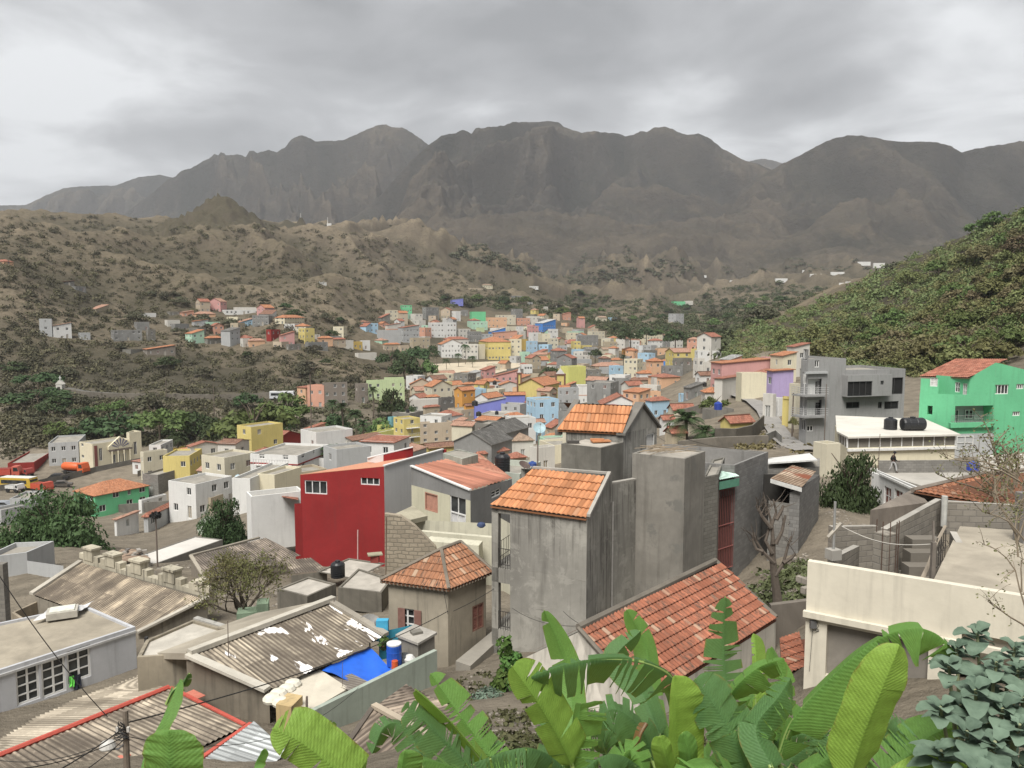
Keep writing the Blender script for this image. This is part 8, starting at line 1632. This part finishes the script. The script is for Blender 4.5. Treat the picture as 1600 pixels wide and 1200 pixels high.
def banana_leaf(rt,path,wl,wr,col='m',N=(0,-.7,.7),droopl=.5,droopr=.5,tears=6,seed=0,tip=.55,crown=None,start=0.06):
 rnd=random.Random(seed*7+3);n=44;mid=spline([at(*p)for p in path],n);N=Vector(N).normalized();mb=MB();vl=0;acc=[0]
 for i in range(n):acc.append(acc[-1]+(mid[i+1]-mid[i]).length)
 fr=[]
 for i in range(n+1):
  T=(mid[min(i+1,n)]-mid[max(i-1,0)]).normalized();S_=T.cross(N).normalized();fr.append((T,S_,S_.cross(T)))
 def prof(t):return(max(0,min(1,t/start))**.6)*(1-max(0,(t-tip)/(1-tip))**2.2)**.55 if t<1 else 0.0
 def P(t,c,side,w,dr,tm,extra):
  te=tm+(t-tm)*(1-.16*c*extra);x=te*n;k=min(int(x),n-1);f=x-k;p=mid[k].lerp(mid[k+1],f);T,S1,N1=fr[k];T2,S2,N2=fr[k+1];S_=S1.lerp(S2,f).normalized();N_=N1.lerp(N2,f).normalized()
  a=dr*min(1,c*3.5+.25)*(1+.12*c)+.05;r=w*c*prof(te);lift=.0035*math.sin(te*47+seed)*c*w/.2+.006*math.sin(te*17+seed*2+side)*c
  return p+S_*side*r*math.cos(a)-N_*(r*math.sin(a))+N_*lift+N_*.02*(1-c)
 for side,w,dr in((-1,wl,droopl),(1,wr,droopr)):
  cuts=[0.0]+sorted(rnd.uniform(.08,.95)for _ in range(int(tears*1.6)))+[1.0]
  for a,b in zip(cuts[:-1],cuts[1:]):
   if b-a<.012:continue
   k=max(2,int((b-a)*46));d2=dr+rnd.uniform(-.28,.3)*(1 if tears else 0);tm=(a+b)/2;ex=1 if tears>1 else 0;rows=[];uvs=[];ww=w*rnd.uniform(.93,1.03)
   for i in range(k+1):
    t=a+(b-a)*i/k;rows.append([P(t,c,side,ww,d2,tm,ex*rnd.uniform(.8,1.2)/max(.2,(b-a)*6))for c in(0,.12,.3,.5,.7,.87,1)]);uvs.append([(c,t*acc[-1]/.5)for c in(0,.12,.3,.5,.7,.87,1)])
   if side>0:rows=[r[::-1]for r in rows];uvs=[u[::-1]for u in uvs]
   mb.grid(rows,0,uvs)
 lf=mb.build('leaf',leafmat(GREENS[col],col),rt,smooth=True);rb=MB();L=acc[-1]
 rb.tube([p+fr[i][2]*.0 for i,p in enumerate(mid)],[.017*(1-.85*i/n)+.002 for i in range(n+1)],7);
 if crown:q=Vector(crown);rb.tube([mid[0],mid[0].lerp(q,.5)+Vector((0,0,.03)),q],[.017,.022,.035],7)
 rb.build('midrib',simple((.24,.33,.10)if col!='t' else(.2,.12,.06),.45),lf,smooth=True);return lf
def make_bananas():
 def plant(cpx,cpy,Y,label,lean=.1):
  c=at(cpx,cpy,Y);g=gz(c.x,c.y);t=thing('banana_plant',(c.x,c.y,g),label,'banana plant','banana plants in the foreground');mb=MB();mb.tube([(c.x,c.y,g-.3),(c.x+.03,c.y,(g+c.z)/2),tuple(c)],[.14,.115,.07],12);mb.build('stem',simple((.16,.19,.06),.6,scale=6),t);return t,c
 L=banana_leaf
 t,c=plant(790,1260,6.2,'banana plant with narrow folded leaves below the pale green wall, left of centre')
 L(t,[(775,1215,6.2),(735,1165,6.1),(690,1115,6.0),(648,1078,5.9)],.07,.13,'b',(.3,-.8,.5),.9,.9,2,1,.8,c)
 L(t,[(790,1220,6.4),(765,1180,6.5),(720,1120,6.6),(672,1052,6.7)],.10,.20,'m',(0,-.7,.7),.3,.3,9,2,.6,c)
 L(t,[(760,1225,6.0),(715,1180,5.95),(670,1135,5.9),(632,1100,5.9)],.19,.17,'d',(-.1,-.6,.8),.35,.35,9,3,.6,c)
 L(t,[(770,1230,5.6),(715,1205,5.4),(660,1190,5.2),(625,1200,5.1)],.18,.18,'m',(0,-.5,.8),.5,.5,8,4,.6,c)
 t,c=plant(915,1270,5.6,'banana plant with a bright broad leaf, right beside the narrow leaved one')
 L(t,[(893,1195,5.6),(868,1145,5.5),(835,1090,5.4),(799,1040,5.35)],.12,.22,'b',(0,-.85,.45),.15,.2,3,5,.7,c)
 L(t,[(885,1230,5.7),(893,1180,5.7),(902,1130,5.7),(907,1098,5.7)],.04,.22,'m',(.1,-.9,.3),.1,.15,6,6,.95,c)
 L(t,[(905,1210,6.4),(895,1120,6.8),(885,1040,7.0),(850,953,7.0)],.15,.15,'m',(0,-.9,.2),.1,.1,2,7,.5,c)
 L(t,[(900,1235,5.0),(870,1195,4.9),(820,1172,4.7),(740,1195,4.6)],.24,.20,'d',(0,-.35,.9),.8,.9,12,8,.6,c)
 t,c=plant(1045,1260,5.6,'banana plant with the long arching leaf and a folded upright new leaf in the centre')
 L(t,[(1062,1130,6.0),(1054,1068,5.9),(1020,1040,5.75),(960,1030,5.6),(890,1040,5.5),(815,1066,5.4)],.30,.07,'d',(0,-.35,.95),1.35,.2,13,9,.75,c,start=.25)
 L(t,[(1055,1215,5.5),(1055,1150,5.45),(1056,1100,5.4),(1055,1055,5.4)],.05,.24,'y',(-.1,-.95,.1),.2,.15,1,10,.55,c)
 L(t,[(1048,1225,5.3),(1038,1180,5.2),(1030,1150,5.2)],.10,.10,'b',(0,-.9,.2),.6,.6,0,11,.5,c)
 L(t,[(1075,1220,5.3),(1075,1180,5.2),(1066,1145,5.2)],.07,.13,'m',(.1,-.9,.2),.5,.5,0,12,.5,c)
 L(t,[(1040,1180,6.5),(1020,1090,6.9),(1008,1010,7.1),(978,952,7.1)],.13,.14,'m',(.2,-.9,.3),.2,.2,3,13,.6,c)
 L(t,[(1030,1150,6.4),(1000,1080,6.6),(960,1030,6.8),(1000,985,6.9)],.12,.16,'d',(.3,-.8,.3),.3,.3,3,14,.6,c)
 L(t,[(1030,1240,4.9),(990,1195,4.8),(950,1182,4.7),(905,1210,4.6)],.18,.18,'d',(0,-.5,.85),.9,.9,7,15,.6,c)
 L(t,[(1020,1190,6.2),(1000,1140,6.2),(960,1110,6.2),(920,1130,6.2)],.2,.2,'d',(0,-.6,.8),.5,.5,6,16,.6,c)
 L(t,[(1010,1130,6.0),(1000,1150,5.95),(996,1180,5.9),(1000,1215,5.9)],.06,.06,'t',(0,-1,0),.9,.9,4,17,.5,None)
 t,c=plant(1160,1265,5.9,'banana plant with torn dark leaves and a pointed withered tip, right of centre')
 L(t,[(1150,1180,6.0),(1138,1100,6.2),(1130,1020,6.3),(1133,932,6.3)],.19,.20,'d',(0,-.95,.1),.25,.25,10,18,.3,c)
 L(t,[(1170,1225,5.4),(1150,1165,5.4),(1120,1110,5.45),(1085,1060,5.5)],.18,.25,'d',(0,-.8,.5),.2,.3,4,19,.7,c)
 L(t,[(1180,1150,6.6),(1182,1080,6.7),(1180,1030,6.8),(1177,990,6.9)],.03,.19,'b',(.1,-.95,.1),.1,.2,4,20,.8,c)
 L(t,[(1130,1110,6.0),(1150,1075,5.9),(1185,1045,5.85),(1226,1030,5.8)],.06,.20,'m',(0,-.6,.75),.2,.9,4,21,.75,c,start=.1)
 L(t,[(1175,1210,5.9),(1200,1150,6.0),(1225,1090,6.1),(1205,1010,6.2)],.16,.14,'m',(0,-.9,.3),.5,.4,9,22,.5,c)
 L(t,[(1165,1235,5.0),(1130,1210,4.9),(1100,1200,4.9),(1060,1225,4.8)],.2,.2,'m',(0,-.6,.8),.4,.5,3,23,.6,c)
 t,c=plant(1255,1275,5.4,'banana plant with the great arching leaf crossing in front of the cream house')
 L(t,[(1215,1190,5.3),(1238,1130,5.25),(1290,1070,5.2),(1355,1012,5.15),(1415,985,5.1),(1460,992,5.05),(1497,1028,5.0)],.08,.235,'m',(-.2,-.6,.75),.4,.75,5,24,.8,c,start=.12)
 L(t,[(1205,1200,5.1),(1180,1140,5.3),(1215,1090,5.4),(1235,1060,5.5)],.12,.2,'d',(0,-.7,.6),.5,.5,5,25,.6,c)
 L(t,[(1300,1200,6.1),(1290,1150,6.2),(1283,1120,6.2)],.18,.16,'d',(0,-.8,.6),.3,.3,9,26,.6,c)
 L(t,[(1250,1215,4.7),(1290,1190,4.7),(1330,1175,4.7),(1370,1205,4.7)],.16,.16,'m',(0,-.5,.8),.4,.4,6,27,.6,c)
 L(t,[(1335,1075,5.6),(1325,1095,5.6),(1310,1115,5.6),(1300,1125,5.6)],.05,.06,'t',(0,-1,.2),.8,.8,3,28,.5,None)
 t,c=plant(1345,1300,4.6,'banana plant with the largest bright yellow green upright leaf at the right')
 L(t,[(1322,1225,4.5),(1345,1150,4.45),(1375,1075,4.4),(1403,1006,4.4)],.165,.19,'y',(.1,-.95,.2),.12,.12,1,29,.62,c,start=.2)
 L(t,[(1370,1225,5.1),(1420,1180,5.1),(1455,1150,5.1),(1500,1135,5.1)],.2,.19,'m',(0,-.6,.8),.3,.4,6,30,.6,c)
 L(t,[(1390,1230,4.3),(1440,1200,4.3),(1480,1185,4.2),(1510,1200,4.2)],.09,.12,'b',(0,-.6,.8),.3,.3,1,31,.6,c)
 t,c=plant(560,1290,4.6,'banana plant showing one broad bright leaf at the bottom, left of centre')
 L(t,[(560,1235,4.6),(515,1195,4.55),(470,1160,4.5),(425,1138,4.45)],.13,.20,'b',(0,-.75,.6),.15,.2,2,32,.7,c)
 L(t,[(540,1225,5.3),(520,1180,5.4),(508,1150,5.5),(505,1128,5.5)],.08,.14,'m',(.2,-.8,.5),.4,.4,7,33,.5,c)
 L(t,[(625,1225,5.0),(628,1195,5.0),(632,1172,5.0)],.03,.15,'m',(.2,-.9,.3),.2,.2,0,34,.6,c)
 t,c=plant(262,1300,3.9,'banana plant with a rounded leaf and tall twisted leaf at the bottom left')
 L(t,[(268,1240,3.9),(268,1195,3.85),(267,1165,3.85),(266,1140,3.85)],.165,.165,'m',(0,-.95,.2),.1,.1,0,35,.45,c)
 L(t,[(218,1235,4.3),(232,1175,4.4),(262,1115,4.5),(285,1062,4.6)],.035,.065,'m',(-.5,-.8,.2),.3,.3,1,36,.6,c)
 L(t,[(262,1100,4.6),(272,1080,4.6),(287,1068,4.6),(296,1052,4.6)],.04,.045,'d',(0,-.8,.2),.7,.7,5,37,.6,None)
 L(t,[(400,1235,4.6),(402,1195,4.7),(415,1170,4.7)],.03,.05,'m',(-.5,-.8,.2),.4,.4,0,38,.6,None)
 random.seed(23);lab=[]
 roots=[o for o in bpy.data.objects if o.parent is None and o.name.startswith('banana_plant')]
 for k,(px,py,Y,ri,L_)in enumerate([(880,1150,6.8,1,90),(930,1120,7.2,2,80),(985,1150,7.0,2,90),(1010,1190,6.6,2,90),(1075,1130,7.2,2,80),(1110,1180,6.6,3,110),(1190,1140,6.9,3,100),(1240,1170,6.6,4,90),(1215,1110,7.2,4,80),(1300,1160,6.9,4,90),(1400,1170,6.3,5,80),(1430,1140,6.6,5,70),(850,1190,6.0,1,80),(960,1200,5.6,2,90),(1150,1200,5.6,3,90),(1270,1200,5.2,4,80),(650,1150,6.9,0,80),(720,1190,6.6,0,80),(1050,1195,6.4,2,80),(900,1175,7.2,1,70)]):
  rt=roots[min(ri,len(roots)-1)];a=random.uniform(-1.3,1.3);dx,dy=math.sin(a)*L_,-abs(math.cos(a))*L_*.7
  L(rt,[(px-dx*.3,py+60,Y),(px,py+15,Y+.1),(px+dx*.5,py+dy*.4,Y+.15),(px+dx,py+dy*.55+12,Y+.1),(px+dx*1.35,py+dy*.4+45,Y)],random.uniform(.15,.22),random.uniform(.15,.22),random.choice('ddm'),(random.uniform(-.3,.3),-.6,.75),random.uniform(.4,.9),random.uniform(.4,.9),random.randint(7,14),50+k,.6,None)
def make_shrub():
 rnd=random.Random(5);t=thing('shrub',tuple(at(1530,1330,4.6)),'blue green leafy kale like shrub at the bottom right corner','shrub');st=MB()
 base=at(1530,1330,4.7);ros=[(1525,985,4.9),(1562,1028,4.6),(1478,1045,4.6),(1594,1050,4.4),(1520,1075,4.5),(1565,1100,4.3),(1470,1110,4.4),(1600,1130,4.2),(1510,1140,4.2),(1555,1165,4.1),(1475,1180,4.3),(1598,1190,4.1),(1530,1205,4.0),(1495,1010,4.9),(1545,1055,4.7),(1580,1005,4.8),(1605,1085,4.5),(1535,1130,4.5),(1495,1095,4.5),(1580,1145,4.4),(1620,1020,4.8)]
 m=foliage((.115,.155,.11),(.05,.08,.05),.12,key='kale',ns=16)
 V=MB()
 for(px,py,Y)in ros:
  c=at(px+rnd.uniform(-8,8),py+rnd.uniform(-8,8),Y+rnd.uniform(-.3,.3));rs_=rnd.uniform(.75,1.15);st.tube([base+Vector((rnd.uniform(-.15,.15),0,0)),base.lerp(c,.55)+Vector((rnd.uniform(-.04,.04),0,0)),c],[.022,.015,.009],6)
  for k in range(rnd.randint(9,14)):
   a=k*2.4+rnd.uniform(-.2,.2);el=.95-k*.085;d=Vector((math.cos(a)*math.cos(el),math.sin(a)*math.cos(el),math.sin(el)));L=rnd.uniform(.07,.15)*(1+.05*k)*rs_;w=L*rnd.uniform(.30,.42);s=d.cross(Vector((0,0,1))).normalized();n=s.cross(d);rows=[];o=c-Vector((0,0,.009*k))
   for i in range(6):
    u=i/5;hw=w*math.sin(math.pi*(.12+.83*u))**.8;q=o+d*L*(.1+u)-Vector((0,0,L*.5*u*u));rip=.006*math.sin(9*u+k)
    rows.append([q+s*hw*x+n*(abs(x)*.25*hw+rip*x)for x in(-1,-.5,0,.5,1)])
   V.grid(rows)
 V.build('leaves',m,t,smooth=True);st.build('stem',simple((.20,.22,.12),.7),t)
 t=thing('garden_bush',tuple(at(762,1100,24)),'grey green succulent bush in the garden below the cottage','bush');leafball(at(762,1092,24),.55,700,.05,(.16,.22,.17),t,.6,key='suc');leafball(at(745,1098,24),.35,300,.045,(.13,.10,.09),t,.6,key='suc2')
 t=thing('shrub',tuple(at(790,1080,25)),'tall leafy green shrub climbing beside the concrete house','shrub')
 for k,(px,py,r)in enumerate(((788,1010,.28),(794,1035,.3),(786,1060,.3),(800,1075,.4),(778,1075,.3),(806,1030,.2))):leafball(at(px,py,25),r,120,.09,(.09,.16,.04),t,1.3,name='leaves',key='vine')
 mb=MB();mb.tube([at(792,1110,25),at(790,1060,25),at(789,1005,25)],[.05,.04,.02],5);mb.build('stem',simple((.12,.1,.07),.9),t)
def wire(a,b,sag,r,label,n=20):
 a,b=Vector(a),Vector(b);mb=MB();mb.tube([a.lerp(b,k/n)-Vector((0,0,4*sag*(k/n)*(1-k/n)))for k in range(n+1)],r,5,cap=False);o=mb.build('wire',simple((.025,.024,.022),.6),origin=tuple(a));tag(o,label,'wire');return o
def person(px,py,Y):
 f=at(px,py,Y);t=thing('person',tuple(f),'person in black top and cap with pale trousers walking along the terrace wall','person');X=Vector((1,0,0));Zv=Vector((0,0,1))
 def skin(name,chains,mat,sub=1):
  vs,es,rs=[],[],[];
  for pts,rad,root in chains:
   i0=len(vs);vs+=[tuple(Vector(p))for p in pts];rs+=rad;es+=[(i0+i,i0+i+1)for i in range(len(pts)-1)]
   if root is not None:es.append((root,i0))
  me=bpy.data.meshes.new(name);me.from_pydata(vs,es,[]);o=bpy.data.objects.new(name,me);C.objects.link(o);md=o.modifiers.new('s','SKIN');
  for i,r in enumerate(rs):me.skin_vertices[0].data[i].radius=(r,r*.85)
  me.skin_vertices[0].data[0].use_root=True;md.use_smooth_shade=True;o.modifiers.new('u','SUBSURF').levels=sub;o.modifiers['u'].render_levels=sub;me.materials.append(mat);o.parent=t;ORG[o.name]=f;return o
 sk=simple((.09,.05,.035),.6)
 body=[((0,0,.95),(.0,0,1.15),(.03,0,1.38),(.05,0,1.47),(.08,0,1.55),(.10,0,1.66),(.09,0,1.74)),[.13,.13,.13,.06,.055,.095,.06],None]
 legs=[[((.08,-.08,.9),(.20,-.09,.52),(.26,-.09,.08),(.38,-.09,.04)),[.095,.07,.045,.035],0],[((-.05,.08,.9),(-.13,.09,.5),(-.38,.09,.14),(-.33,.09,.06)),[.095,.07,.045,.035],0]]
 arms=[[((.02,-.19,1.38),(.05,-.24,1.12),(.25,-.22,1.0),(.33,-.21,1.02)),[.055,.045,.035,.03],2],[((.02,.19,1.38),(-.08,.24,1.12),(.02,.24,.9),(.05,.24,.84)),[.055,.045,.035,.03],2]]
 skin('body',[body]+legs+arms,sk);o=skin('trousers',[[((0,0,.97),(0,0,.92)),[.145,.145],None],[((.08,-.08,.9),(.20,-.09,.52),(.26,-.09,.14)),[.115,.09,.075],1],[((-.05,.08,.9),(-.13,.09,.5),(-.37,.09,.18)),[.115,.09,.075],1]],simple((.42,.42,.42),.9))
 skin('jacket',[[((0,0,.92),(0,0,1.15),(.03,0,1.40),(.05,0,1.49)),[.15,.155,.15,.07],None],[((.02,-.2,1.38),(.05,-.25,1.12),(.23,-.23,1.01)),[.075,.065,.05],2],[((.02,.2,1.38),(-.08,.25,1.12),(.01,.25,.92)),[.075,.065,.05],2]],simple((.014,.014,.016),.9))
 mb=MB();mb.lathe(f+Vector((.09,0,1.66)),[(.115,0),(.12,.05),(.09,.12),(.03,.14)],12);mb.box(f+Vector((.15,-.07,1.66)),(.13,0,0),(0,.14,0),(0,0,.015));mb.build('cap',simple((.015,.015,.02),.9),t)
 mb=MB();
 for s in(-1,1):mb.lathe(f+Vector((.195,.035*s,1.665)),[(.008,-.006),(.012,0),(.008,.006)],6)
 mb.box(f+Vector((.195,-.012,1.625)),(.025,0,0),(0,.024,0),(0,0,.03));mb.build('face_detail',simple((.05,.03,.02),.6),t)
 for(cx,cy,cz)in((.33,-.21,1.02),(.05,.24,.84)):
  mb=MB();c=f+Vector((cx,cy,cz));mb.tube([c+Vector((-.02,0,0)),c+Vector((.03,0,-.01)),c+Vector((.06,0,-.02))],[.03,.038,.03],8)
  for k in range(4):mb.tube([c+Vector((.05,-.03+.02*k,-.02)),c+Vector((.085,-.03+.02*k,-.035)),c+Vector((.085-.01*k,-.03+.02*k,-.07))],[.009,.0085,.007],5)
  mb.tube([c+Vector((.0,-.03,0)),c+Vector((.03,-.06,-.005)),c+Vector((.055,-.06,-.02))],[.011,.010,.008],5);mb.build('hand',sk,t)
def make_small():
 person(1395,739,62);random.seed(3)
 c=at(196,1110,15);g=gz(c.x,c.y);t=thing('utility_pole',(c.x,c.y,g),'weathered wooden utility pole with tangled cables at the bottom left','utility pole');mb=MB();mb.tube([(c.x,c.y,g-.5),(c.x-.02,c.y,(g+c.z)/2),tuple(c)],[.075,.065,.055],9);mb.build('shaft',simple((.17,.14,.11),.9,bump=.01,scale=9),t)
 mb=MB()
 for k in range(7):z=c.z-.25-.05*k;mb.tube([c+Vector((-.07+.2*math.sin(i*1.1+k)*(.3+.1*k),-.07-.03*math.cos(i+k),z-c.z+.05*math.cos(i*1.7+k)))for i in range(8)],.009,4,cap=False)
 mb.build('cable_coil',simple((.02,.02,.02),.6),t);mb=MB();q=at(196,1140,15);mb.cbox(q+Vector((-.12,-.08,0)),.05,.05,.1);mb.cbox(q+Vector((.1,-.08,0)),.05,.05,.1);mb.build('insulator',simple((.5,.48,.44),.4),t)
 q=at(170,1170,14.9);t=thing('street_lamp',tuple(q),'round white lamp head hanging beside the wooden utility pole','lamp');mb=MB();mb.lathe(q+Vector((-.02,0,-.1)),[(.03,.28),(.12,.24),(.16,.15),(.15,.12)][::-1],14);mb.build('lamp_head',simple((.5,.49,.46),.4),t);mb=MB();mb.tube([q+Vector((.05,0,-.02)),q+Vector((.2,0,.0)),Vector((c.x,c.y,q.z+.1))],.02,5);mb.build('arm',simple((.1,.1,.1),.5),t)
 P=at
 wire(P(196,1122,15),P(1240,780,60),.6,.016,'black cable running from the wooden pole past the cottage corner towards the right')if False else None
 wire(P(196,1130,15),P(700,955,33.5),.35,.016,'thick black cable from the wooden pole to the cottage corner')
 wire(P(708,955,33.6),P(772,920,35),.05,.014,'short black cable from the cottage corner to the concrete house')
 wire(P(196,1135,15),P(-60,1275,9),.12,.013,'black cable leaving the wooden pole to the lower left');wire(P(196,1150,15),P(40,1200,12.5),.1,.010,'second thin cable leaving the wooden pole to the lower left')
 wire(P(196,1145,15),P(-40,1180,16),.35,.009,'thin cable sagging left across the red edged roof');wire(P(196,1150,15),P(560,1075,25),.9,.008,'thin sagging cable from the wooden pole over the patio house');wire(P(200,1150,15),P(100,1225,12),.05,.010,'cable dropping steeply down from the wooden pole')
 wire(P(-20,870,24),P(168,1120,25),.3,.016,'long black cable crossing the grey blue house diagonally');wire(P(880,955,33),P(920,980,26),.1,.01,'pale clothes line before the concrete house');wire(P(1040,690,46),P(1010,665,52),.1,.012,'short wire behind the upper concrete house')
 wire(P(800,950,34),P(905,978,25),.25,.01,'thin wire from the concrete house to the red tiled roof');wire(P(690,905,34),P(700,960,33.9),0,.012,'wire hanging down the cottage corner');wire(P(1040,675,49),P(1180,700,90),.5,.02,'thin wire stretching right from the upper concrete house')
 wire(P(1240,660,110),P(1440,690,84),.6,.02,'wire from the street pole to the green house');wire(P(700,700,60),P(735,705,60),.1,.01,'wire loop on the pale green cistern')
 for(px,py0,py1,Y,r,lab)in((1237,692,614,100,.10,'wooden street pole beside the grey apartment building'),(247,905,805,62,.07,'tall thin pole with a dark nest of wires behind the warehouse'),(1288,690,600,85,.05,'thin service pole in front of the grey apartment building'),(358,1062,970,28,.02,'thin black rod rising from the patched roof edge'),(225,950,905,50,.02,'thin rod behind the crenellated warehouse'),(522,975,935,33,.03,'white pipe standing at the end of the patched roof'),(840,735,680,62,.07,'dark post by the blue tarpaulin house in the centre'),(1372,740,678,60,.03,'thin dark rod by the walking man'),(335,650,600,250,.12,'street pole on the left hill road'),(260,622,592,262,.12,'pole on the hill road by the retaining wall'),(535,1080,1035,27.5,.012,'thin rusty rod on the pale mortar roof'),(479,1105,1088,25.6,.05,'short pipe stub on the pale mortar roof'),(487,700,585,190,.16,'tall thin bare palm trunk before the salmon building')):
  a=P(px,py0,Y);b=P(px,py1,Y);b.x,b.y=a.x+.02,a.y;t=thing('pole',tuple(a),lab,'pole');mb=MB();mb.tube([a-Vector((0,0,.5)),a.lerp(b,.5),b],[r,r*.9,r*.75],6);mb.build('shaft',simple((.15,.12,.10),.9),t)
  if 'nest' in lab:leafball(b,.45,160,.12,(.03,.03,.03),t,.6,name='wire_nest',key='nest')
 dish(843,668,66,.55,'big pale satellite dish by the slim pale blue gable',(.1,-.8,.6),(.30,.42,.46));dish(820,726,62,.5,'small dark satellite dish on the pale green terrace',(.4,-.4,.9),(.10,.07,.06));dish(1098,537,330,2.2,'white satellite dish on the house of the right slope',(-.3,-.9,.5),(.6,.6,.6));dish(325,822,100,1.4,'large pale green satellite dish left of the dark green tree',(.2,-.8,.6),(.33,.36,.30))
 for(px,py,Y,r,h,lab,col)in((372,752,126,.5,1.1,'light blue water tank on the white house in the valley',(.40,.52,.58)),(380,754,124,.5,1.1,'second light blue water tank on the white house in the valley',(.40,.52,.58)),(1520,735,60,.45,.7,'blue plastic drum at the end of the grey terrace wall',(.02,.05,.35)),(1122,640,118,.6,1.2,'blue water tank on the flat concrete deck by the palms',(.02,.05,.30)),(832,732,64,.35,.6,'blue drum on the white walled patio',(.03,.07,.25)),(742,634,175,.7,1.2,'black tank on the violet blue wall',(.02,.02,.02)),(773,601,300,.8,1.6,'black tank on the white house with orange roof',(.02,.02,.02)),(1100,604,200,.7,1.2,'black tank on the grey concrete roofs',(.02,.02,.02)),(748,650,170,.6,1.0,'black tank at the left foot of the violet wall',(.02,.02,.02))):
  p=P(px,py,Y);water_tank(p.x,p.y,p.z,r,h,lab,col)
 t=thing('parapet',tuple(P(1545,745,59)),'low white wall edge right of the blue plastic drum','wall')
 mb=MB();mb.box(P(1530,738,61),P(1600,735,61)-P(1530,738,61),Vector((0,.3,0)),Vector((0,0,1.3)));mb.build('wall_face',wallmat('offwhite'),t)
make_ground();make_mountains();make_town();make_fill();make_mid();make_near();make_small();make_vegetation();make_bananas();make_shrub()
make_haze()
